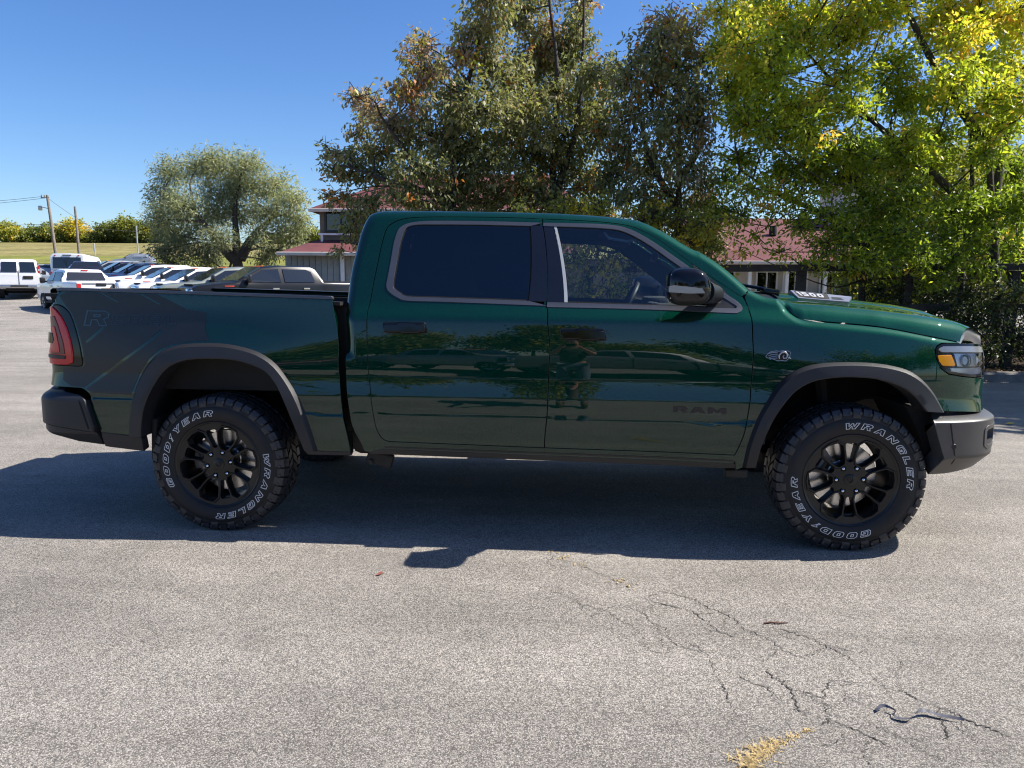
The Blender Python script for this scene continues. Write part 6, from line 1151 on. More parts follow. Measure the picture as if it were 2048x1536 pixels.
def leaf_thing(loc, col, size, rz, label, name='fallen_leaf'):
    nm = 'leaf_'+label.split()[0]
    if nm not in MAT: simple(nm, col, .55, var=.25, vscale=60)
    mb = MB(); L = size; pts = [(-.5, 0, .001), (-.3, .12, .004), (-.05, .2, .010), (.22, .15, .012), (.5, 0, .004), (.22, -.15, .008), (-.05, -.2, .004), (-.3, -.12, .003)]
    V = [(a*L, b*L, c+.002) for a, b, c in pts]+[(-.3*L, 0, .002), (-.05*L, 0, .003), (.22*L, 0, .004)]
    F = [(0, 8, 1), (1, 8, 9, 2), (2, 9, 10, 3), (3, 10, 4), (0, 7, 8), (7, 6, 9, 8), (6, 5, 10, 9), (5, 4, 10)]
    mb.add(V, F); mb.tube([(-.5*L, 0, .002), (-.75*L, .03*L, .004)], .0012, 5)
    o = mb.build(name, nm, smooth=True); o.location = loc; o.rotation_euler = (0, 0, rz); return tag(o, label, 'leaf')
leaf_thing((1.13, -1.57, .002), (.22, .045, .025), .045, .6, 'reddish fallen leaf lying on the asphalt before the rear door')
leaf_thing((6.88, 3.05, .002), (.70, .42, .03), .13, .3, 'yellow fallen leaf on the asphalt beyond the front bumper')
mb = MB(); mb.tube([(0, 0, .004), (.03, .008, .006), (.07, .006, .005), (.11, .016, .004)], [.004, .0045, .004, .002], 6); mb.tube([(.05, .006, .005), (.065, .022, .007)], .002, 5)
simple('twig_brown', (.10, .045, .03), .8, var=.3, vscale=50)
tw = mb.build('twig', 'twig_brown', smooth=True); tw.location = (2.97, -1.95, .001); tag(tw, 'short brown twig lying among the cracks in the asphalt', 'twig')
mb = MB(); P = catmull([np.array(p) for p in [(-.15, .02, .006), (-.12, .035, .012), (-.09, .01, .010), (-.105, -.015, .006), (-.06, -.03, .008), (-.02, -.005, .018), (.02, .015, .014), (.06, 0, .008), (.13, -.02, .006)]], 6)
V = []; 
for i, p in enumerate(P):
    w = .009; tw_ = i*.16; V += [tuple(p+np.array([0, w*math.cos(tw_), w*abs(math.sin(tw_))])), tuple(p-np.array([0, w*math.cos(tw_), -.001]))]
mb.add(V, [(2*i, 2*i+1, 2*i+3, 2*i+2) for i in range(len(P)-1)])
simple('strap_plastic', (.10, .10, .115), .30, var=.3, vscale=60)
st = mb.build('plastic_strap', 'strap_plastic', smooth=True); st.location = (3.34, -2.62, .002); tag(st, 'crumpled dark strip of plastic on the cracked asphalt', 'litter')

# ================================================================== VEGETATION
def leaf_mat(name, stops, trans=.35, rough=.42, spec=.5, tmul=1.6):
    m, n, l, b = nt(name); at = n.new('ShaderNodeAttribute'); at.attribute_name = 'tint'
    r = n.new('ShaderNodeValToRGB'); l.new(at.outputs['Fac'], r.inputs[0]); e = r.color_ramp.elements
    e[0].position, e[0].color = stops[0][0], (*stops[0][1], 1); e[1].position, e[1].color = stops[-1][0], (*stops[-1][1], 1)
    for p, c in stops[1:-1]: q = e.new(p); q.color = (*c, 1)
    l.new(r.outputs[0], b.inputs['Base Color']); b.inputs['Roughness'].default_value = rough; b.inputs['Specular IOR Level'].default_value = spec
    tr = n.new('ShaderNodeBsdfTranslucent'); mu = n.new('ShaderNodeMix'); mu.data_type = 'RGBA'; mu.blend_type = 'MULTIPLY'; mu.inputs[0].default_value = 1
    mu.inputs[7].default_value = (tmul, tmul*1.05, tmul*.6, 1); l.new(r.outputs[0], mu.inputs[6]); l.new(mu.outputs[2], tr.inputs[0])
    mx = n.new('ShaderNodeMixShader'); mx.inputs[0].default_value = trans; out = n['Material Output']
    l.new(b.outputs[0], mx.inputs[1]); l.new(tr.outputs[0], mx.inputs[2]); l.new(mx.outputs[0], out.inputs[0])
leaf_mat('pear_leaf', [(0, (.095, .115, .045)), (.4, (.185, .195, .080)), (.6, (.29, .275, .125)), (.74, (.28, .20, .15)), (.86, (.38, .26, .18)), (.95, (.50, .18, .04)), (1, (.50, .50, .06))], .36, .48, .35)
leaf_mat('yellow_leaf', [(0, (.08, .125, .022)), (.35, (.20, .27, .034)), (.6, (.38, .42, .042)), (.78, (.58, .54, .055)), (.92, (.70, .50, .09)), (1, (.72, .42, .11))], .55, .42, .5, 1.6)
leaf_mat('willow_leaf', [(0, (.12, .14, .08)), (.5, (.24, .26, .15)), (.8, (.36, .37, .21)), (1, (.45, .42, .20))], .4, .5, .4, 1.3)
leaf_mat('hedge_leaf', [(0, (.06, .08, .027)), (.4, (.14, .165, .045)), (.7, (.29, .30, .05)), (.88, (.52, .45, .05)), (1, (.60, .42, .045))], .45, .5, .4, 1.4)
leaf_mat('shrub_leaf', [(0, (.028, .045, .018)), (.6, (.065, .09, .028)), (.9, (.15, .17, .04)), (1, (.32, .27, .05))], .3, .45, .5, 1.3)
simple('bark', (.052, .043, .036), .9, var=.45, vscale=18, bump=.9, bscale=60)
simple('grey_bark', (.085, .080, .074), .9, var=.4, vscale=9, bump=.9, bscale=30)
def quick_mesh(name, V, quads, mat, parent, tint=None):
    me = bpy.data.meshes.new(name); nq = len(quads)
    me.vertices.add(len(V)); me.vertices.foreach_set('co', np.asarray(V, np.float32).ravel())
    me.loops.add(nq*4); me.loops.foreach_set('vertex_index', np.asarray(quads, np.int32).ravel())
    me.polygons.add(nq); me.polygons.foreach_set('loop_start', np.arange(nq, dtype=np.int32)*4)
    me.update(calc_edges=True)
    if tint is not None:
        a = me.attributes.new('tint', 'FLOAT', 'FACE'); a.data.foreach_set('value', np.asarray(tint, np.float32))
    me.validate()
    return link(name, me, mat, parent)
def leaves(name, P, D, size, aspect, tint, mat, parent, rng, fold=.25):
    """P roots, D leaf directions; each leaf a quad folded along its rib"""
    n = len(P); D = D/(np.linalg.norm(D, axis=1)[:, None]+1e-9)
    R_ = rng.normal(size=(n, 3))+np.array([.5, -.1, 1.0]); s_ = np.cross(D, R_); s_ /= np.linalg.norm(s_, axis=1)[:, None]+1e-9
    N_ = np.cross(s_, D); L = size[:, None]; W = L*aspect*.5
    mid = P+D*L*.42
    V = np.stack([P, mid+s_*W+N_*W*fold, P+D*L-N_*L*.08, mid-s_*W+N_*W*fold], 1).reshape(-1, 3)
    return quick_mesh(name, V, np.arange(n*4).reshape(-1, 4), mat, parent, tint)
def tree(name, label, base, limbs, blobs, mat, group=None, seed=1, leaf=.075, aspect=.45, per=14, twig=.35, droop=.5, barkm='bark', trunk_r=.10, cat='tree', wood=True, tj=.12, spread=.05):
    """base (l, d, z); blobs (l, d, z, rl, rd, rz, twigs, tint); every blob hangs on a limb of its own"""
    rng = np.random.default_rng(seed); b0 = S(*base); root = thing(name, label, cat, b0, 0, group); o = np.array(b0)
    mb = MB(); Pp, Dd, Ss, Tt = [], [], [], []
    trunks = [S_arr(t)-o for t in limbs]
    for t in trunks:
        c = catmull(t, 5); k = len(c); mb.tube([tuple(p) for p in c], [trunk_r*(1-.8*i/(k-1)) for i in range(k)], 9)
    tp = np.vstack([catmull(t, 6) for t in trunks]) if trunks else np.zeros((1, 3))
    for (bl, bd, bz, rl, rd, rz, nt_, ti) in blobs:
        c = S_arr([(bl, bd, bz)])[0]-o
        cand = tp[(tp[:, 2] < c[2]+.1)] if np.any(tp[:, 2] < c[2]+.1) else tp
        q = cand[np.argmin(np.linalg.norm((cand-c)*np.array([1, 1, .7]), axis=1))]
        if wood:
            m = (q+c)/2+rng.normal(size=3)*.12*np.linalg.norm(c-q); cc = catmull([q, m, c], 5); k = len(cc)
            r0 = trunk_r*.26; mb.tube([tuple(p) for p in cc], [max(.006, r0*(1-.75*i/(k-1))) for i in range(k)], 6)
        u = rng.normal(size=(nt_, 3)); u /= np.linalg.norm(u, axis=1)[:, None]; rr = rng.random(nt_)**.42
        ctr = c+(SRF_(u[:, 0]*rl*rr, u[:, 1]*rd*rr, u[:, 2]*rz*rr))
        out = ctr-c*1.0; out = out/(np.linalg.norm(out, axis=1)[:, None]+1e-6)
        td = out*.8+rng.normal(size=(nt_, 3))*.45+np.array([0, 0, .15]); td /= np.linalg.norm(td, axis=1)[:, None]
        if wood:
            for i in rng.choice(nt_, min(nt_, 12), False):
                e_ = ctr[i]+td[i]*twig*.5; m = (c+e_)/2+rng.normal(size=3)*.06; mb.tube([tuple(c), tuple(m), tuple(e_)], [.012, .008, .003], 4, cap=False)
        t = rng.random((nt_, per)); p = ctr[:, None, :]+td[:, None, :]*(t[:, :, None]-.5)*twig+rng.normal(size=(nt_, per, 3))*spread
        d = td[:, None, :]*.5+rng.normal(size=(nt_, per, 3))*.55+np.array([0, 0, -droop])
        tw_t = ti+rng.normal(size=(nt_, 1))*tj+rng.normal(size=(nt_, per))*tj*.6
        odd = rng.random((nt_, 1)) < .02; tw_t = np.where(odd, .95, tw_t)
        Pp.append(p.reshape(-1, 3)); Dd.append(d.reshape(-1, 3)); Ss.append((leaf*(.65+.7*rng.random((nt_, per)))).ravel()); Tt.append(np.clip(tw_t, 0, 1).ravel())
    if mb.v: mb.build('trunk', barkm, root, smooth=True, recalc=False)
    leaves('crown', np.vstack(Pp), np.vstack(Dd), np.concatenate(Ss), aspect, np.concatenate(Tt), mat, root, rng)
    return root
def SRF_(a, b, z):
    return np.stack([SR[0]*a+SF[0]*b, SR[1]*a+SF[1]*b, z], -1)

# ---- trees, shrubs
gt = 'trees in the strip behind the pickup'
tree('pear_tree', 'dark pear tree with purple tinged leaves, leftmost of the pear trees behind the cab', (-1.16, 13.6, 0), BL['pear_left_l'], BL['pear_left'], 'pear_leaf', gt, 1, .096, .44, 16, .42, .75, 'bark', .085, spread=.05)
tree('pear_tree', 'dark pear tree with orange flecks, second from the left above the cab roof', (.77, 14.4, 0), BL['pear_middle_l'], BL['pear_middle'], 'pear_leaf', gt, 2, .096, .44, 16, .42, .75, 'bark', .08, spread=.05)
tree('pear_tree', 'narrow deep green pear tree topped with orange and lime leaves above the windscreen', (3.12, 13.4, 0), BL['pear_right_l'], BL['pear_right'], 'pear_leaf', gt, 3, .094, .44, 16, .40, .7, 'bark', .075, spread=.05)
tree('ash_tree', 'tall yellow green tree with a thick trunk, beyond the bonnet at the right edge', (8.4, 12.6, 0), BL['ash_main_l'], BL['ash_main'], 'yellow_leaf', gt, 4, .092, .44, 27, .45, .30, 'bark', .085, spread=.06)
tree('ash_tree', 'lower yellowing tree with open hanging sprays before the red roof', (6.2, 12.9, 0), BL['ash_low_l'], BL['ash_low']+BL['ash_front'], 'yellow_leaf', gt, 5, .088, .42, 21, .42, .40, 'bark', .07, spread=.06)
tree('shrub', 'dark dense shrub under the trees at the right edge', (7.9, 12.3, 0), [], BL['shrub_right'], 'shrub_leaf', 'shrubs under the trees', 6, .06, .5, 16, .3, .2, 'bark', .02, 'shrub')
tree('shrub', 'dark shrub behind the bonnet, left of the shrub by the kerb', (6.9, 12.8, 0), [], BL['shrub_left'], 'shrub_leaf', 'shrubs under the trees', 7, .06, .5, 16, .3, .2, 'bark', .02, 'shrub')
tree('shrub', 'leafy green shrub seen through the cab windows, before the low wing of the building', (.9, 13.6, 0), [], BL['shrub_mid'], 'hedge_leaf', 'shrubs under the trees', 17, .075, .5, 20, .35, .3, 'bark', .02, 'shrub')
tree('background_tree', 'dense dark green tree beyond the fence at the far right', (14.5, 24, 0), [[(14.5, 24, 0), (14.4, 24, 3), (14.6, 24, 6)]], BL['far_right'], 'hedge_leaf', None, 18, .16, .5, 20, .8, .3, 'bark', .14, spread=.15)
tree('willow_tree', 'round silvery green willow with dark forked trunk behind the row of parked pickups', (-15.1, 40, gz(40)), BL['willow_l'], BL['willow'], 'willow_leaf', None, 8, .24, .20, 14, .75, .30, 'bark', .30, spread=.16)
hl_ = {'a': 'pale yellow green tree, leftmost of the hedgerow on the hill', 'b': 'low olive bush in the hedgerow, right of the leftmost yellow green tree', 'c': 'small olive bush in the hedgerow left of the leaning pole', 'd': 'bright yellow round tree between the two utility poles', 'e': 'low scrub under the bright yellow tree at the leaning pole', 'f': 'dark green tree right of the bare pole on the hill', 'g': 'taller feathery light green tree in the hedgerow beside the willow', 'h': 'dark tree in the hedgerow half behind the willow', 'i': 'dark hedgerow tree seen through the willow crown', 'j': 'yellow green tree cut off at the left edge of the hedgerow', 'k': 'small low scrub at the foot of the bare pole on the hill', 'l': 'olive tree behind the red roof right of the willow', 'm': 'low olive scrub seen under the right side of the willow'}
for k in 'abcdefghijklm':
    B_ = BL['hedge_'+k]; c = np.mean([q[:2] for q in B_], axis=0); zb = gz(c[1])
    nm = 'scrub' if k in 'bcekm' else 'hedgerow_tree'
    tree(nm, hl_[k], (c[0], c[1], zb), [[(c[0], c[1], zb), (c[0]+.1, c[1], zb+1.5), (c[0], c[1], max(zb+2, B_[0][2]))]], B_, 'hedge_leaf', 'hedgerow on the hill', ord(k), .46, .62, 26, 1.6, .2, 'bark', .16, 'shrub' if nm == 'scrub' else 'tree', spread=.35)
# trees reflected in the paint, across the lot behind the camera
rb = random.Random(3)
def round_tree(name, label, l_, d_, h, r_, mat, seed, group):
    rr = random.Random(seed); zb = 0
    bl = [(l_+rr.uniform(-.6, .6)*r_, d_+rr.uniform(-.6, .6)*r_, h*rr.uniform(.42, .85), r_*.5, r_*.5, h*.2, 60, rr.uniform(.25, .6)) for _ in range(11)]
    tree(name, label, (l_, d_, zb), [[(l_, d_, 0), (l_+.1, d_, h*.3), (l_, d_+.1, h*.7)]], bl, mat, group, seed, .30, .6, 18, 1.2, .3, 'bark', .16, spread=.3)
for i, (l_, d_, h, r_, lb) in enumerate(((-13, -30, 7.5, 4.0, 'leafy tree across the lot behind the red pickup'), (-4.5, -32, 9.5, 4.2, 'tall leafy tree across the lot behind the pale pickup'), (6, -28, 6.5, 3.6, 'low leafy tree across the lot right of the parked pickups'), (13, -22, 10, 5, 'broad leafy tree across the lot opposite the bonnet'), (21, -18, 11, 5, 'large leafy tree across the lot, furthest to the right'), (-24, -30, 6.5, 4.2, 'leafy tree across the lot, furthest to the left'), (0.5, -36, 5.5, 3.2, 'small leafy tree across the lot behind the grey pickup'))):
    round_tree('lot_tree', lb, l_, d_, h, r_, 'hedge_leaf', 40+i, 'trees across the lot')
for i, (l_, d_) in enumerate(((13.0, 9.6), (19.5, 7.0))):
    round_tree('lot_tree', ('tree just outside the right edge shading the kerb', 'tree at the right of the lot shading the asphalt')[i], l_, d_, 8.0, 2.6, 'yellow_leaf', 60+i, 'trees across the lot')

# fallen leaves on the bed by the kerb
mb = MB()
for i in range(500):
    l_, d_ = rnd.uniform(5.5, 12), rnd.uniform(11.05, 12.2); p = S(l_, d_, .157 if d_ < 11.25 else .112); r_ = rnd.uniform(.02, .05); a = rnd.uniform(0, 6)
    if d_ < 11.1: p.z = .016
    c, s = math.cos(a)*r_, math.sin(a)*r_
    mb.add([(p.x+c, p.y+s, p.z), (p.x-s*.5, p.y+c*.5, p.z+.012), (p.x-c, p.y-s, p.z+.004), (p.x+s*.5, p.y-c*.5, p.z+.01)], [(0, 1, 2, 3)], rnd.choice((0, 0, 1)))
simple('dead_leaf', (.16, .085, .035), .7, var=.4, vscale=3); simple('pale_dead_leaf', (.34, .27, .16), .7, var=.3, vscale=3)
tag(mb.build('leaf_litter', ['dead_leaf', 'pale_dead_leaf'], recalc=False), kind='stuff')
# tall dry weeds at the foot of the willow
mb = MB()
for i in range(1500):
    l_ = rnd.uniform(-23, -18) if i % 2 else rnd.uniform(-16.5, -9.5); d_ = rnd.uniform(41, 46); p = S(l_, d_, gz(d_)-.02); h = rnd.uniform(.5, 1.7); a = rnd.uniform(0, 6); r_ = rnd.uniform(.02, .4); w = .03
    mb.add([(p.x-w, p.y, p.z), (p.x+w, p.y, p.z), (p.x+math.cos(a)*r_+w, p.y+math.sin(a)*r_, p.z+h), (p.x+math.cos(a)*r_-w, p.y+math.sin(a)*r_, p.z+h*.92)], [(0, 1, 2, 3)])
simple('dry_weed', (.22, .18, .07), .85, var=.4, vscale=2)
tag(mb.build('tall_weeds', 'dry_weed', recalc=False), kind='stuff')

# ---- rail fence of dark timbers behind the strip
simple('dark_timber', (.035, .031, .028), .85, var=.4, vscale=7, bump=.6, bscale=40)
FZ = site_rot(1, 0)
fn = thing('rail_fence', 'dark timber post and rail fence under the trees before the red roofed building', 'fence', S(3, 12.35), FZ)
for i in range(6):
    mb = MB(); mb.bbox((-1.7+i*1.79-.02, 0, .86), (.14, .14, 1.74), .012); o = mb.build('post', 'dark_timber', fn)
    if i < 5:
        for z_ in (1.72, 1.05):
            mb = MB(); mb.bbox((-1.7+i*1.79+.895, -.085, z_+.02*i), (1.80, .045, .115), .008, ry=-.011); mb.build('rail', 'dark_timber', fn)

# ---- building with red roofs
simple('red_shingle', (.120, .034, .036), .85, var=.25, vscale=1.6, bump=.5, bscale=14)
simple('shade_roof', (.05, .022, .022), .9, var=.2)
simple('grey_board', (.30, .31, .30), .75, var=.12, vscale=3)
simple('board_gap', (.10, .10, .10), .85)
simple('cream_wall', (.55, .50, .44), .8, var=.08, vscale=2)
simple('white_paint', (.74, .74, .72), .55, var=.06)
simple('dark_frame', (.030, .034, .034), .6)
simple('brown_wall', (.17, .14, .11), .85, var=.2)
bd_ = thing('building', 'long grey building with red shingle roofs and a raised upper storey behind the trees', 'building', S(0, 31), FZ)
def bpart(name, mat, *boxes, parent=None):
    mb = MB()
    for c, d in boxes: mb.box(c, d)
    return mb.build(name, mat, parent or bd_)
def bwin(x, y, z, w, h, frame='white_paint', panes=1, fw=.07):
    fr = MB()
    for s_ in (-1, 1): fr.box((x+s_*(w/2-fw/2), y-.03, z), (fw, .08, h)); fr.box((x, y-.032, z+s_*(h/2-fw/2)), (w-2*fw, .076, fw))
    for k in range(1, panes): fr.box((x-w/2+w*k/panes, y-.031, z), (fw*.8, .07, h-2*fw))
    f_ = fr.build('window', frame, bd_)
    mb = MB(); mb.box((x, y+.005, z), (w-.02, .02, h-.02)); mb.build('pane', 'house_glass', f_)
def roof(name, P, mat='red_shingle', t=.12):
    mb = MB(); P = [Vector(p) for p in P]; n = (P[1]-P[0]).cross(P[2]-P[0]).normalized(); n = n if n.z > 0 else -n; k = len(P)
    mb.add([p for p in P]+[p-n*t for p in P], [tuple(range(k)), tuple(range(k, 2*k))[::-1]]+[(i, (i+1) % k, (i+1) % k+k, i+k) for i in range(k)])
    return mb.build(name, mat, bd_)
# low wing at the left: wall of upright boards
bpart('wall', 'board_gap', ((-5.7, .12, 1.28), (7.8, .12, 2.56)))
bm_ = None
for i in range(30):
    x = -9.45+i*.25
    mb = MB(); mb.box((0, 0, 1.27), (.232, .04, 2.5)); 
    if bm_ is None: o = mb.build('board', 'grey_board', bd_); bm_ = o.data
    else: o = link('board', bm_, None, bd_)
    o.location = (x, .04+.006*((i*7) % 3), 0)
for x in (-7.15, -4.95): mb = MB(); mb.bbox((x, -.12, 1.35), (.16, .12, 2.5), .02); mb.build('downspout', 'white_paint', bd_)
bwin(-5.72, .0, 1.42, .62, .74); bwin(-8.6, .0, 1.6, .5, .6)
roof('roof', [(-9.75, -.55, 2.62), (3.0, -.55, 2.62), (3.0, 3.2, 3.60), (-8.2, 3.2, 3.60)])
mb = MB(); mb.bbox((-3.4, -.62, 2.58), (12.7, .14, .15), .03); mb.build('gutter', 'cream_wall', bd_)
bpart('end_wall', 'grey_board', ((-9.55, 3.0, 1.28), (.12, 5.6, 2.5)))
# upper storey
bpart('upper_wall', 'brown_wall', ((-3.0, 4.6, 3.9), (11.2, 5.2, 1.45)))
for x, w in ((-7.65, 1.45), (-5.95, 1.35), (-4.3, 1.35), (-2.5, 1.4), (-.7, 1.4)): bwin(x, 1.97, 4.12, w, .98, 'dark_frame', 2, .09)
mb = MB(); mb.bbox((-4, 1.7, 3.52), (9.2, .10, .08), .01); mb.build('sill_band', 'white_paint', bd_)
for x in (-8.45, -5.05, -1.6): mb = MB(); mb.box((x, 1.72, 3.25), (.09, .09, .5)); mb.build('rail_post', 'white_paint', bd_)
roof('upper_roof', [(-8.95, 1.5, 4.60), (3.2, 1.5, 4.60), (1.8, 5.0, 6.6), (-4.9, 5.0, 6.6)])
roof('upper_roof', [(-8.95, 1.5, 4.60), (-4.9, 5.0, 6.6), (-5.1, 5.4, 6.6), (-8.95, 8.2, 4.60)])
roof('upper_roof', [(3.2, 1.3, 4.58), (3.2, 8.0, 4.58), (1.9, 5.2, 6.5), (1.8, 5.0, 6.5)])
mb = MB(); mb.bbox((-2.9, 1.50, 4.54), (12.1, .12, .14), .02); mb.build('fascia', 'cream_wall', bd_)
# right wing with the long porch front
bpart('porch_wall', 'cream_wall', ((13.0, 2.6, 1.2), (11.5, .16, 2.4)))
for x, w in ((11.6, 1.0), (12.9, 1.15), (14.75, 1.5), (16.4, 1.5), (9.6, 1.1)): bwin(x, 2.5, 1.45, w, 1.15, 'white_paint', 2)
for x in (10.5, 12.15, 13.85, 15.6, 17.4): mb = MB(); mb.bbox((x, 1.5, 1.15), (.15, .15, 2.3), .015); mb.build('porch_post', 'white_paint', bd_)
bpart('porch_skirt', 'white_paint', ((15.2, 1.55, .52), (6.4, .08, .85)))
roof('roof', [(7.2, 1.0, 2.40), (19.4, 1.0, 2.40), (18.2, 7.0, 4.75), (8.4, 7.0, 4.75)])
mb = MB(); mb.bbox((13.3, .95, 2.36), (12.3, .12, .14), .02); mb.build('gutter', 'cream_wall', bd_)
bpart('gable_wall', 'cream_wall', ((16.6, 6.4, 5.0), (1.7, 1.6, 2.4)))
bwin(17.0, 5.58, 5.1, .5, .9, 'white_paint', 1); bwin(16.2, 5.58, 5.1, .4, .8, 'white_paint', 1)
roof('gable_roof', [(15.5, 5.3, 6.05), (15.5, 7.6, 6.05), (16.6, 7.6, 7.0), (16.6, 5.3, 7.0)]); roof('gable_roof', [(17.7, 5.3, 6.05), (16.6, 5.3, 7.0), (16.6, 7.6, 7.0), (17.7, 7.6, 6.05)])
mb = MB(); mb.lathe([(.001, .32), (.16, .30), (.18, .1), (.18, -.1)], (12.45, 4.4, 3.85), 'Z', 14); mb.build('roof_vent', 'matte_black', bd_, smooth=True)
bpart('wall_core', 'brown_wall', ((3.2, 3.2, 1.25), (9.0, 4, 2.5)))

# ---- poles and wires
simple('pole_wood', (.20, .17, .145), .9, var=.3, vscale=5); simple('galvanised', (.45, .46, .46), .45, metal=.6); simple('wire_dark', (.03, .03, .03), .6)
pl = thing('utility_pole', 'leaning wooden utility pole with a lamp bracket and wires, left of the bare pole', 'utility pole', S(-60.1, 97, 3.5))
mb = MB(); top = S(-60.7, 97, 12.3)-S(-60.1, 97, 3.5); mb.tube([(0, 0, -.4), tuple(top*.5), tuple(top)], [.21, .18, .15], 10); mb.build('pole_shaft', 'pole_wood', pl, smooth=True)
mb = MB(); a = top*.80; mb.tube([tuple(a), tuple(a+Vector((-1.0, 0, .25)))], .05, 6); mb.bbox(tuple(a+Vector((-1.2, 0, .1))), (.5, .35, .6), .1); mb.build('lamp_bracket', 'galvanised', pl, smooth=True)
mb = MB(); a = top*.97; mb.tube([tuple(a+Vector((-.9, 0, -.05))), tuple(a+Vector((.2, 0, 0)))], .06, 6); 
for t in (-.8, -.4): mb.tube([tuple(a+Vector((t, 0, 0))), tuple(a+Vector((t, 0, .3)))], .07, 6)
mb.build('cross_arm', 'pole_wood', pl, smooth=True)
p2 = thing('utility_pole', 'bare upright wooden pole before the bright yellow tree', 'utility pole', S(-57.4, 97.5, 3.5))
mb = MB(); mb.tube([(0, 0, -.4), (-.04, 0, 3.7), (-.1, 0, 7.4)], [.19, .16, .13], 10); mb.build('pole_shaft', 'pole_wood', p2, smooth=True)
sp_ = thing('sign_post', 'short grey post with a narrow marker standing on the grass right of the bare pole', 'post', S(-51.5, 91, 2.9))
mb = MB(); mb.tube([(0, 0, -.3), (-.15, 0, 2.9)], .06, 8); mb.build('post_shaft', 'galvanised', sp_, smooth=True)
mb = MB(); mb.bbox((-.16, -.05, 2.5), (.22, .04, .9), .01); mb.build('marker_plate', 'white_paint', sp_)
simple('guy_yellow', (.62, .52, .10), .5)
gp = thing('guy_guard', 'slanting yellow guard on a pole stay above the dark parked car', 'guard', S(-47.2, 80, 2.1)); mb = MB(); mb.tube([(0, 0, 0), (-.95, 0, 1.75)], .05, 8); mb.build('guard_tube', 'guy_yellow', gp, smooth=True)
gp2 = thing('utility_pole', 'thin pale pole in front of the hedgerow beside the willow', 'utility pole', S(-58.5, 115, gz(115))); mb = MB(); mb.tube([(0, 0, -.3), (0, 0, 4.2)], .10, 8); mb.build('pole_shaft', 'galvanised', gp2, smooth=True)
wr = MB(); A_ = S(-62.2, 97, 11.6)
def wire(a, b, sag, r_=.022):
    wr.tube([tuple(a+(b-a)*t+Vector((0, 0, -sag*4*t*(1-t)))) for t in np.linspace(0, 1, 13)], r_, 4)
wire(S(-61.4, 97, 12.1), S(-96, 95, 11.6), 1.0); wire(S(-61.0, 97, 11.9), S(-96, 95, 10.4), .8); wire(S(-60.4, 97, 8.6), S(-96, 96, 9.0), .5); wire(S(-60.4, 97, 8.6), S(-40, 118, 8.6), .5); wire(S(-60.6, 97, 11.9), S(-56, 99, 8.2), .2)
tag(wr.build('overhead_wires', 'wire_dark'), 'thin overhead wires running from the leaning pole', 'wires')

# ================================================================== OTHER VEHICLES
simple('white_body', (.78, .79, .80), .35, coat=.8); simple('sage_body', (.20, .225, .205), .4, metal=.1, coat=.7); simple('charcoal_body', (.009, .010, .012), .28, spec=.4)
simple('silver_body', (.32, .35, .38), .35, metal=.4, coat=.8); simple('blue_body', (.22, .29, .40), .35, metal=.3, coat=.8); simple('grey_body', (.12, .135, .15), .36, metal=.3, coat=.7); simple('red_body', (.42, .012, .014), .3, coat=1.); simple('black_body', (.012, .013, .016), .25, coat=1.)
simple('car_glass', (.012, .016, .022), .06, spec=.8); simple('tail_red', (.50, .012, .014), .3, coat=.5); simple('tail_white', (.75, .72, .70), .3); simple('car_rubber', (.015, .015, .016), .8); simple('car_rim', (.38, .39, .40), .3, metal=.8); simple('headlamp', (.62, .65, .70), .12, metal=.4); simple('badge_red', (.45, .05, .04), .4)
def section(y_, z_): return (y_, z_)
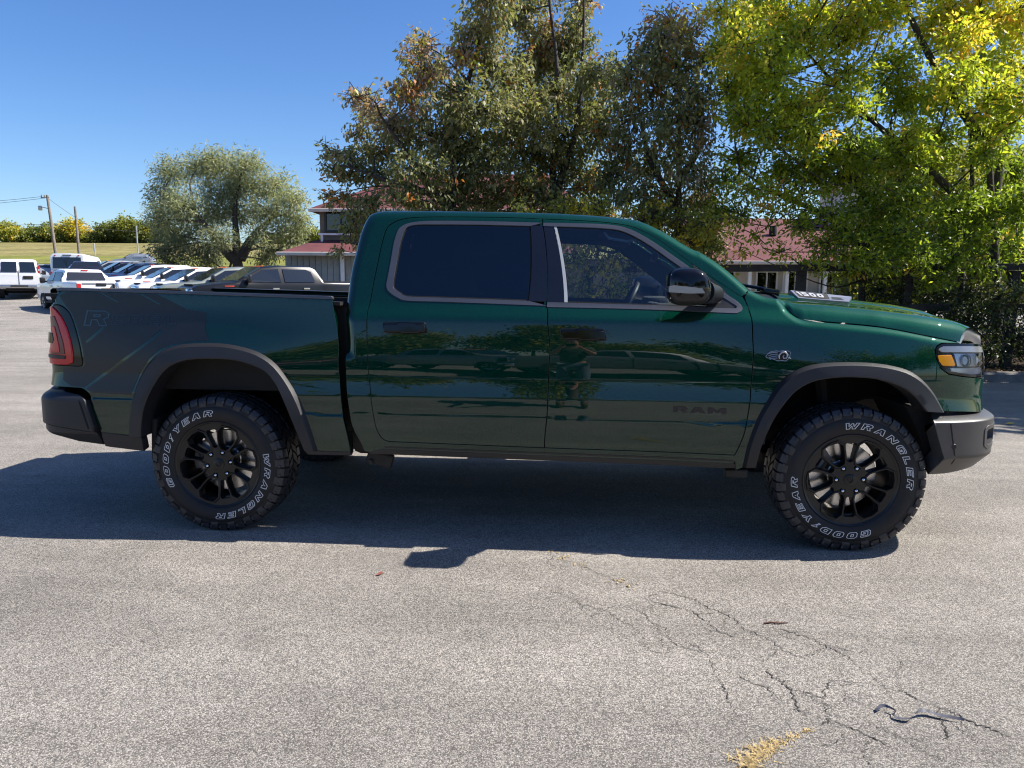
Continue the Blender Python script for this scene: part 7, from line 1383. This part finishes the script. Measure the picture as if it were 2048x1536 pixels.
def car(name, label, cat, stations, body, wheels, wr_=.40, side=(), front=None, rear=None, lamps_f=(), lamps_r=(), mirror=None, handles=(), extra=None, rimm='car_rim', grille=None, bump=None, group=None):
    """stations: (x, underside, top, half width, half width of roof) nose to tail; heading +x"""
    root = thing(name, label, cat, (0, 0, 0), 0, group); V = []; F = []; prof = []
    for x, zb, zt, wl_, wt in stations:
        if zt > 1.62: h = [(.86*wl_, zb), (.98*wl_, zb+.10), (wl_, .80), (.99*wl_, 1.10), (.975*wl_, 1.28), (.95*wl_, 1.38), (wt+.035, zt-.13), (wt-.01, zt-.045), (wt-.10, zt-.005), (0, zt+.012)]
        else: h = [(.86*wl_, zb), (.98*wl_, zb+.10), (wl_, zb+(zt-zb)*.45), (.99*wl_, zb+(zt-zb)*.70), (.98*wl_, zt-.13), (.965*wl_, zt-.07), (.94*wl_, zt-.03), (.91*wl_, zt-.012), (.86*wl_, zt), (0, zt+.012)]
        prof.append(h); V += [(x, -a, b) for a, b in h]+[(x, a, b) for a, b in h[-2::-1]]
    n = 19
    for i in range(len(stations)-1):
        for j in range(n-1): F.append((i*n+j, (i+1)*n+j, (i+1)*n+j+1, i*n+j+1))
        F.append((i*n, i*n+n-1, (i+1)*n+n-1, (i+1)*n))
    F.append(tuple(range(n))); F.append(tuple((len(stations)-1)*n+j for j in range(n))[::-1])
    mb = MB(); mb.add(V, F); mb.build('body', body, root, smooth=True, angle=32)
    xs = np.array([s_[0] for s_ in stations])[::-1]
    def yside(x, z, lift=.022):
        ys = []
        for h in prof:
            zz = [b for a, b in h[:9]]; aa = [a for a, b in h[:9]]; ys.append(np.interp(z, zz, aa))
        return float(np.interp(x, xs, np.array(ys)[::-1]))+lift
    for sd_ in (-1, 1):
        for poly in side:
            mb = MB(); k = len(poly); V = [(x, sd_*yside(x, z), z) for x, z in poly]+[(x, sd_*(yside(x, z)-.05), z) for x, z in poly]
            mb.add(V, [tuple(range(k)), tuple(range(k, 2*k))[::-1]]+[(i, (i+1) % k, (i+1) % k+k, i+k) for i in range(k)]); mb.build('side_window', 'car_glass', root)
        for x, z in handles:
            mb = MB(); mb.bbox((x, sd_*(yside(x, z)+.012), z), (.22, .03, .05), .01); mb.build('door_handle', 'chrome', root)
        for x in wheels:
            mb = MB(); pts = [(x+(wr_+.09)*math.cos(t), wr_+(wr_+.09)*math.sin(t)) for t in np.linspace(-.25, PI+.25, 15)]
            ya = yside(x, .75, .006)*sd_; mb.prism(pts, ya, ya-.25*sd_); mb.build('wheel_arch', 'matte_black', root)
            w = bpy.data.objects.new('wheel', None); COL.objects.link(w); w.parent = root; yo = yside(x, .75, -.0); w.location = (x, sd_*(yo-.10), wr_)
            mb = MB(); mb.lathe([(wr_*.60, -.11*-sd_*-1), (wr_*.93, .115*sd_), (wr_, .08*sd_), (wr_, -.12*sd_), (wr_*.6, -.12*sd_)], n=28); mb.build('tyre', 'car_rubber', w, smooth=True, angle=40)
            mb = MB(); mb.lathe([(.001, .10*sd_), (wr_*.18, .10*sd_), (wr_*.22, .085*sd_), (wr_*.56, .10*sd_), (wr_*.62, .115*sd_), (wr_*.63, .0)], n=24)
            for k in range(6):
                t = 2*PI*k/6; mb.box((wr_*.4*math.cos(t), .098*sd_, wr_*.4*math.sin(t)), (wr_*.36, .03, .05), ry=-t)
            mb.build('rim', rimm, w, smooth=True, angle=30)
        if mirror:
            x, z, big = mirror; y_ = yside(x, z, 0); mb = MB(); mb.bbox((x, sd_*(y_+.20), z+.02), (.12, .22, .26 if big else .17), .04); mb.tube([(x, sd_*(y_-.03), z-.06), (x, sd_*(y_+.12), z-.02)], .035, 6); mb.build('door_mirror', 'satin_black', root, smooth=True)
        for (x, y_, z, dx, dy, dz) in lamps_f: mb = MB(); mb.bbox((x, sd_*y_, z), (dx, dy, dz), .03); mb.build('head_light', 'headlamp', root, smooth=True)
        for (x, y_, z, dx, dy, dz) in lamps_r:
            mb = MB(); mb.bbox((x, sd_*y_, z), (dx, dy, dz), .015); t_ = mb.build('tail_light', 'tail_red', root)
            mb = MB(); mb.bbox((x-.012, sd_*y_, z-dz*.1), (dx, dy*.5, dz*.25), .008); mb.build('reverse_lamp', 'tail_white', t_)
    def panel4(nm, P, mat, t=.012):
        mb = MB(); P = [Vector(p) for p in P]; nn = (P[1]-P[0]).cross(P[2]-P[0]).normalized(); k = len(P)
        mb.add([p+nn*t for p in P]+[p-nn*t for p in P], [tuple(range(k)), tuple(range(k, 2*k))[::-1]]+[(i, (i+1) % k, (i+1) % k+k, i+k) for i in range(k)]); return mb.build(nm, mat, root)
    if front:
        (x0, z0, w0), (x1, z1, w1) = front; panel4('windscreen', [(x0, -w0, z0), (x0, w0, z0), (x1, w1, z1), (x1, -w1, z1)], 'car_glass', .036)
    for r_ in (rear or ()):
        (x0, z0, wa, wb), (x1, z1, wc_, wd) = r_; panel4('rear_window', [(x0, wa, z0), (x0, wb, z0), (x1, wd, z1), (x1, wc_, z1)], 'car_glass', .012)
    for e_ in (extra or ()):
        nm, mat, c, d = e_[:4]; mb = MB(); mb.bbox(c, d, min(d)*.25); mb.build(nm, mat, root, smooth=True)
    return root
PK = [(3.13, .62, 1.02, .90, .8), (3.08, .50, 1.24, .96, .86), (2.92, .46, 1.32, 1.0, .9), (1.80, .46, 1.43, 1.0, .9), (1.72, .46, 1.45, 1.0, .92), (1.30, .46, 1.70, 1.0, .80), (.86, .46, 1.925, 1.0, .745), (.2, .46, 1.985, 1.0, .755), (-.80, .46, 1.965, 1.0, .755), (-.96, .46, 1.90, 1.0, .76), (-1.14, .46, 1.63, 1.0, .85), (-1.20, .46, 1.44, 1.0, .94), (-3.05, .50, 1.44, 1.0, .94), (-3.14, .55, 1.40, .96, .9)]
PS = [[(1.50, 1.44), (1.42, 1.52), (.86, 1.83), (.34, 1.86), (.30, 1.43)], [(.16, 1.43), (.20, 1.86), (-.62, 1.85), (-.78, 1.78), (-.88, 1.46), (-.84, 1.43)]]
def big_pickup(label, body, group):
    return car('parked_pickup', label, 'pickup truck', PK, body, (2.02, -1.88), .42, PS, ((1.70, 1.455, .84), (.90, 1.905, .70)), [((-1.212, 1.50, -.72, .72), (-1.03, 1.84, -.64, .64))],
        [(3.06, .78, 1.08, .14, .30, .20)], [(-3.10, .86, 1.12, .10, .17, .46)], (1.38, 1.52, True), [(.5, 1.22), (-.55, 1.22)],
        [('grille', 'chrome', (3.11, 0, 1.05), (.10, 1.16, .36)), ('grille_mesh', 'matte_black', (3.145, 0, 1.05), (.06, 1.0, .24)), ('front_bumper', 'chrome', (3.18, 0, .70), (.20, 1.92, .26)), ('rear_bumper', 'chrome', (-3.22, 0, .66), (.2, 1.9, .22)), ('roof_lamps', 'amber_lens', (.72, 0, 1.962), (.06, .9, .022)), ('bonnet_badge', 'badge_red', (1.98, -.975, 1.30), (.30, .03, .035)), ('bonnet_badge', 'badge_red', (1.98, .975, 1.30), (.30, .03, .035)), ('bonnet_scoop', 'matte_black', (2.95, 0, 1.34), (.06, .9, .05)), ('bed_cover', 'matte_black', (-2.15, 0, 1.45), (1.75, 1.6, .03)), ('door_seam', 'matte_black', (.24, -1.0, 1.0), (.014, .02, .8)), ('door_seam', 'matte_black', (-.94, -1.0, 1.0), (.014, .02, .8)), ('door_seam', 'matte_black', (-1.22, -1.0, 1.02), (.022, .02, .86))], group=group)
grp = 'pickups parked in a row on the left'
hd = site_rot(-.78, -.62)
rowd = [('charcoal crew cab pickup with chrome mirrors, nearest of the parked row', 'charcoal_body'), ('sage grey pickup with a red bonnet badge, next to the charcoal pickup', 'sage_body'), ('white pickup parked between the sage pickup and the other white ones', 'white_body'), ('white pickup with chrome nose, fourth from the charcoal end of the row', 'white_body'), ('white pickup, fifth from the charcoal end of the row', 'white_body'), ('pale blue pickup between the white pickups and the grey pickup', 'blue_body'), ('mid grey pickup, second from the far end of the row', 'grey_body'), ('silver pickup at the far end of the row, beside the dark parked car', 'silver_body')]
first = None
for i, (lb, bodym) in enumerate(rowd):
    l0, d0 = -9.35-2.36*i, 24+3.0*i; off = np.array([-.78, -.62])*-1.75
    loc = S(l0+off[0], d0+off[1], gz(d0+off[1]))
    if first is None: first = big_pickup(lb, bodym, grp); first.location = loc; first.rotation_euler = (0, 0, hd)
    else: dup(first, loc, hd+random.Random(i).uniform(-.02, .02), lb, grp, swap={'charcoal_body': bodym})
# pickups across the lot, mirrored in the flank
gb = 'pickups parked across the lot'
for l_, d_, h_, lb, bm2 in ((-9.5, -13.5, site_rot(.85, .5), 'red pickup parked across the lot, mirrored in the rear door', 'red_body'), (-4.2, -12.2, site_rot(.9, .45), 'pale silver pickup parked across the lot beside the red one', 'silver_body'), (.6, -10.6, site_rot(-.92, .38), 'dark grey pickup parked across the lot, second from the right', 'grey_body'), (5.6, -9.6, site_rot(-.95, .3), 'white pickup parked across the lot, furthest to the right', 'white_body')):
    dup(first, S(l_, d_, 0), h_, lb, gb, swap={'charcoal_body': bm2})
# white half-ton seen from behind
HP = [(a, b, c-.03 if c > 1.6 else c-.04, d_, e_) for a, b, c, d_, e_ in PK]
wp = car('parked_pickup', 'white pickup seen from behind, with red tail lights, left of the green tailgate', 'pickup truck', HP, 'white_body', (1.95, -1.75), .41, [[(1.44, 1.40), (1.36, 1.49), (.84, 1.79), (.34, 1.83), (.30, 1.40)], [(.16, 1.40), (.20, 1.83), (-.62, 1.82), (-.80, 1.74), (-.88, 1.44), (-.84, 1.40)]], ((1.70, 1.42, .84), (.90, 1.87, .70)), [((-1.222, 1.455, -.80, .80), (-1.045, 1.80, -.70, .70))], [(3.06, .78, 1.04, .14, .30, .20)], [(-3.13, .87, 1.10, .08, .17, .42)], (1.34, 1.42, True), [(.5, 1.18), (-.55, 1.18)],
    [('rear_bumper', 'chrome', (-3.24, 0, .64), (.2, 1.9, .2)), ('tailgate_handle', 'satin_black', (-3.15, 0, 1.27), (.04, .40, .12)), ('tailgate_crease', 'grey_body', (-3.145, 0, 1.30), (.02, 1.5, .05)), ('brake_lamp', 'tail_red', (-1.0, 0, 1.89), (.05, .30, .04)), ('grille', 'matte_black', (3.10, 0, 1.0), (.1, 1.2, .34)), ('step_bar', 'matte_black', (.2, -.98, .44), (2.3, .12, .08)), ('step_bar', 'matte_black', (.2, .98, .44), (2.3, .12, .08)), ('underbody', 'matte_black', (-.3, 0, .50), (5.0, 1.3, .12)), ('bed_cover', 'matte_black', (-2.15, 0, 1.405), (1.75, 1.6, .02))])
wp.location = S(-20.1, 33.9, 0); wp.rotation_euler = (0, 0, site_rot(-.72, .69))
# white passenger van, cut by the left edge
VN = [(2.9, .55, 1.0, .90, .8), (2.82, .50, 1.16, .98, .9), (2.0, .48, 1.36, 1.0, .92), (1.95, .48, 1.40, 1.0, .9), (1.15, .48, 2.02, 1.0, .80), (.6, .48, 2.12, 1.0, .82), (-2.6, .50, 2.12, 1.0, .82), (-2.78, .52, 2.06, 1.0, .80), (-2.90, .58, 1.63, .99, .88), (-2.93, .60, 1.3, .97, .9)]
vn = car('passenger_van', 'white passenger van seen from behind at the left edge', 'van', VN, 'white_body', (1.85, -1.7), .37, [[(1.7, 1.42), (1.2, 1.9), (.75, 1.95), (.75, 1.42)], [(.6, 1.42), (.6, 1.95), (-.8, 1.95), (-.8, 1.42)], [(-.95, 1.42), (-.95, 1.95), (-2.5, 1.95), (-2.55, 1.42)]], ((1.93, 1.42, .84), (1.2, 1.98, .74)), [((-2.935, 1.42, -.80, -.07), (-2.835, 1.97, -.73, -.07)), ((-2.935, 1.42, .07, .80), (-2.835, 1.97, .07, .73))], [(2.84, .76, .98, .14, .26, .2)], [(-2.87, .935, 1.58, .12, .10, .40)], (1.5, 1.42, True), [(.2, 1.1)],
    [('rear_bumper', 'silver_metal', (-3.02, 0, .66), (.22, 1.96, .20)), ('plate_recess', 'matte_black', (-2.945, -.42, 1.14), (.03, .46, .16)), ('door_seam', 'matte_black', (-2.94, 0, 1.1), (.02, .022, .85)), ('underbody', 'matte_black', (-.3, 0, .48), (5.2, 1.3, .10)), ('axle', 'matte_black', (-1.7, 0, .33), (.16, 1.5, .16)), ('bumper_step', 'matte_black', (-3.13, .0, .68), (.02, .8, .08))])
vn.location = S(-28.3, 42.2, gz(41)); vn.rotation_euler = (0, 0, site_rot(-.53, .85))
# white shuttle with a wide dark rear window
SH = [(3.0, .55, 1.0, .9, .8), (2.2, .5, 1.4, 1.0, .9), (1.6, .5, 2.0, 1.0, .86), (1.0, .5, 2.25, 1.0, .88), (-2.2, .5, 2.36, 1.0, .92), (-2.42, .52, 2.30, 1.0, .92), (-2.5, .6, 1.63, .99, .93), (-2.52, .62, 1.3, .97, .9)]
sh = car('shuttle_van', 'white high roofed van with a wide dark rear window, behind the white pickup', 'van', SH, 'white_body', (1.8, -1.5), .38, [[(1.5, 1.45), (1.1, 1.95), (.5, 2.0), (.5, 1.45)]], ((2.1, 1.46, .84), (1.62, 1.94, .78)), [((-2.53, 1.42, -.82, .82), (-2.46, 2.12, -.80, .80))], [(2.9, .76, .98, .14, .26, .2)], [(-2.50, .93, 1.0, .1, .1, .4)], (1.5, 1.42, True), (), [('rear_lamp_bar', 'matte_black', (-2.44, 0, 2.26), (.06, .5, .05)), ('rear_lamp', 'tail_red', (-2.45, .68, 2.24), (.05, .10, .05)), ('rear_lamp', 'tail_red', (-2.45, -.68, 2.24), (.05, .10, .05)), ('window_divider', 'matte_black', (-2.52, 0, 1.77), (.03, .03, .7)), ('rear_bumper', 'silver_metal', (-2.6, 0, .66), (.2, 1.9, .2))])
sh.location = S(-29.2, 49.6, gz(48)); sh.rotation_euler = (0, 0, site_rot(-.24, .97))
# small cars: estate shape reused in three colours
SV = [(2.25, .45, .80, .82, .7), (2.15, .34, .95, .90, .8), (1.1, .30, 1.10, .93, .84), (1.05, .30, 1.12, .93, .84), (.25, .30, 1.63, .93, .66), (-.3, .30, 1.70, .93, .67), (-1.5, .30, 1.66, .93, .66), (-2.0, .34, 1.30, .92, .8), (-2.2, .40, 1.08, .90, .78), (-2.28, .50, .92, .84, .7)]
SS_ = [[(.85, 1.16), (.22, 1.50), (-.20, 1.53), (-.24, 1.14)], [(-.32, 1.14), (-.28, 1.53), (-1.1, 1.52), (-1.16, 1.16)], [(-1.24, 1.18), (-1.18, 1.5), (-1.5, 1.46), (-1.72, 1.22)]]
sv = car('estate_car', 'small silver crossover driving on the road below the hill', 'car', SV, 'silver_body', (1.36, -1.32), .34, SS_, ((1.02, 1.14, .76), (.28, 1.60, .62)), [((-2.0, 1.26, -.70, .70), (-1.62, 1.60, -.58, .58))], [(2.12, .72, .78, .16, .24, .14)], [(-2.14, .80, 1.02, .14, .2, .2)], (.72, 1.14, False), [(.0, .95), (-.95, .95)], [('front_bumper', 'matte_black', (2.22, 0, .46), (.12, 1.5, .14)), ('rear_bumper', 'matte_black', (-2.26, 0, .50), (.10, 1.5, .16))])
sv.location = S(-46.3, 90, gz(90)+.05); sv.rotation_euler = (0, 0, site_rot(-.98, -.2))
dk = dup(sv, S(-26.4, 45.5, gz(45)+.05), site_rot(-.5, .85), 'dark car seen from behind, between the white van and the row of pickups', swap={'silver_body': 'black_body'}); dk.scale = (1.12, 1.05, 1.12)
dup(sv, S(-31.2, 48.5, gz(48)), site_rot(-.6, .8), 'pale car half hidden between the two white vans', swap={'silver_body': 'silver_body'})

# ================================================================== PHOTOGRAPHER (seen mirrored in the front door)
simple('skin', (.50, .27, .19), .55, var=.08); simple('shirt_green', (.075, .095, .065), .85, var=.2); simple('jeans', (.13, .17, .24), .85, var=.25, vscale=12); simple('shoe', (.10, .06, .04), .6); simple('hair_brown', (.05, .03, .02), .7, var=.3, vscale=40)
pr_ = thing('person', 'photographer in a green shirt and jeans holding up a phone, mirrored in the front door', 'person', S(.02, -.52, 0), site_rot(1, 0))
def skin(name, verts, edges, radii, mat, root=0, parent=pr_, sub=2):
    me = bpy.data.meshes.new(name); me.from_pydata(verts, edges, []); o = link(name, me, mat, parent)
    m = o.modifiers.new('Skin', 'SKIN'); m.use_smooth_shade = True
    if not me.skin_vertices: bpy.context.view_layer.objects.active = o
    for i, r_ in enumerate(radii):
        me.skin_vertices[0].data[i].radius = (r_, r_*.9) if not isinstance(r_, tuple) else r_
    me.skin_vertices[0].data[root].use_root = True
    s_ = o.modifiers.new('Sub', 'SUBSURF'); s_.levels = sub; s_.render_levels = sub
    return o
# x right, y forward: arms raised, hands at the phone 0.5 m ahead
bv = [(0, 0, .95), (0, 0, 1.10), (0, .0, 1.28), (0, -.01, 1.43), (0, .01, 1.52), (0, .04, 1.60), (0, .05, 1.70), (0, .05, 1.76),
      (-.17, -.01, 1.42), (-.25, .14, 1.24), (-.13, .36, 1.42), (.17, -.01, 1.42), (.25, .14, 1.24), (.13, .36, 1.42),
      (-.10, 0, .90), (-.13, .02, .50), (-.14, 0, .10), (-.15, .12, .05), (.10, 0, .90), (.13, .02, .50), (.14, 0, .10), (.15, .12, .05)]
be = [(0, 1), (1, 2), (2, 3), (3, 4), (4, 5), (5, 6), (6, 7), (3, 8), (8, 9), (9, 10), (3, 11), (11, 12), (12, 13), (0, 14), (14, 15), (15, 16), (16, 17), (0, 18), (18, 19), (19, 20), (20, 21)]
br = [(.15, .11), (.145, .105), (.165, .115), (.12, .09), .055, (.07, .085), (.078, .095), .055, .065, .048, .030, .065, .048, .030, .095, .068, .045, .04, .095, .068, .045, .04]
ob = bpy.data.objects
def skin_setup(name, verts, edges, radii, mat, root=0, sub=2):
    bm = bmesh.new(); lay = bm.verts.layers.skin.verify(); vs = []
    for i, v in enumerate(verts):
        q = bm.verts.new(v); r_ = radii[i]; q[lay].radius = r_ if isinstance(r_, tuple) else (r_, r_); q[lay].use_root = i == root; vs.append(q)
    for a, b in edges: bm.edges.new((vs[a], vs[b]))
    me = bpy.data.meshes.new(name); bm.to_mesh(me); bm.free(); o = link(name, me, mat, pr_)
    m = o.modifiers.new('Skin', 'SKIN'); m.use_smooth_shade = True; s_ = o.modifiers.new('Sub', 'SUBSURF'); s_.levels = sub; s_.render_levels = sub
    return o
skin_setup('body', bv, be, br, 'skin')
# clothes: slightly fuller chains over the same skeleton
cv = [bv[i] for i in (0, 1, 2, 3, 8, 9, 11, 12)]; cv[5] = (-.235, .11, 1.275); cv[7] = (.235, .11, 1.275)
skin_setup('shirt', cv, [(0, 1), (1, 2), (2, 3), (3, 4), (4, 5), (3, 6), (6, 7)], [(.175, .135), (.17, .13), (.19, .14), (.145, .11), .085, .075, .085, .075], 'shirt_green')
jv = [bv[i] for i in (0, 14, 15, 16, 18, 19, 20)]
skin_setup('jeans', jv, [(0, 1), (1, 2), (2, 3), (0, 4), (4, 5), (5, 6)], [(.17, .13), .115, .085, .072, .115, .085, .072], 'jeans')
for s_ in (-1, 1):
    skin_setup('shoe', [(.14*s_, -.03, .05), (.145*s_, .08, .05), (.15*s_, .19, .04)], [(0, 1), (1, 2)], [.055, .05, .042], 'shoe')
    hand_v = [(.13*s_, .36, 1.42), (.10*s_, .42, 1.455), (.085*s_, .455, 1.47)]; hand_e = [(0, 1), (1, 2)]; hr = [.028, .034, .030]
    for k in range(4):
        z_ = 1.435+.024*k; a = len(hand_v); L = (.9, 1, 1, .85)[k]
        hand_v += [(.085*s_, .475, z_), (.078*s_, .505, z_+.004), (.050*s_, .512, z_+.006)]; hand_e += [(2, a), (a, a+1), (a+1, a+2)]; hr += [.0095, .009*L, .008*L]
    a = len(hand_v); hand_v += [(.075*s_, .44, 1.44), (.045*s_, .465, 1.47)]; hand_e += [(1, a), (a, a+1)]; hr += [.012, .010]
    skin_setup('hand', hand_v, hand_e, hr, 'skin', sub=1)
mb = MB(); bm_h = [(.001, .112), (.05, .10), (.085, .06), (.095, .0), (.09, -.03)]; mb.lathe(bm_h, (0, .025, 1.705), 'Z', 20); mb.build('hair', 'hair_brown', pr_, smooth=True)
mb = MB(); mb.bbox((0, .495, 1.51), (.155, .009, .075), .003); mb.build('phone', 'gloss_black', pr_)
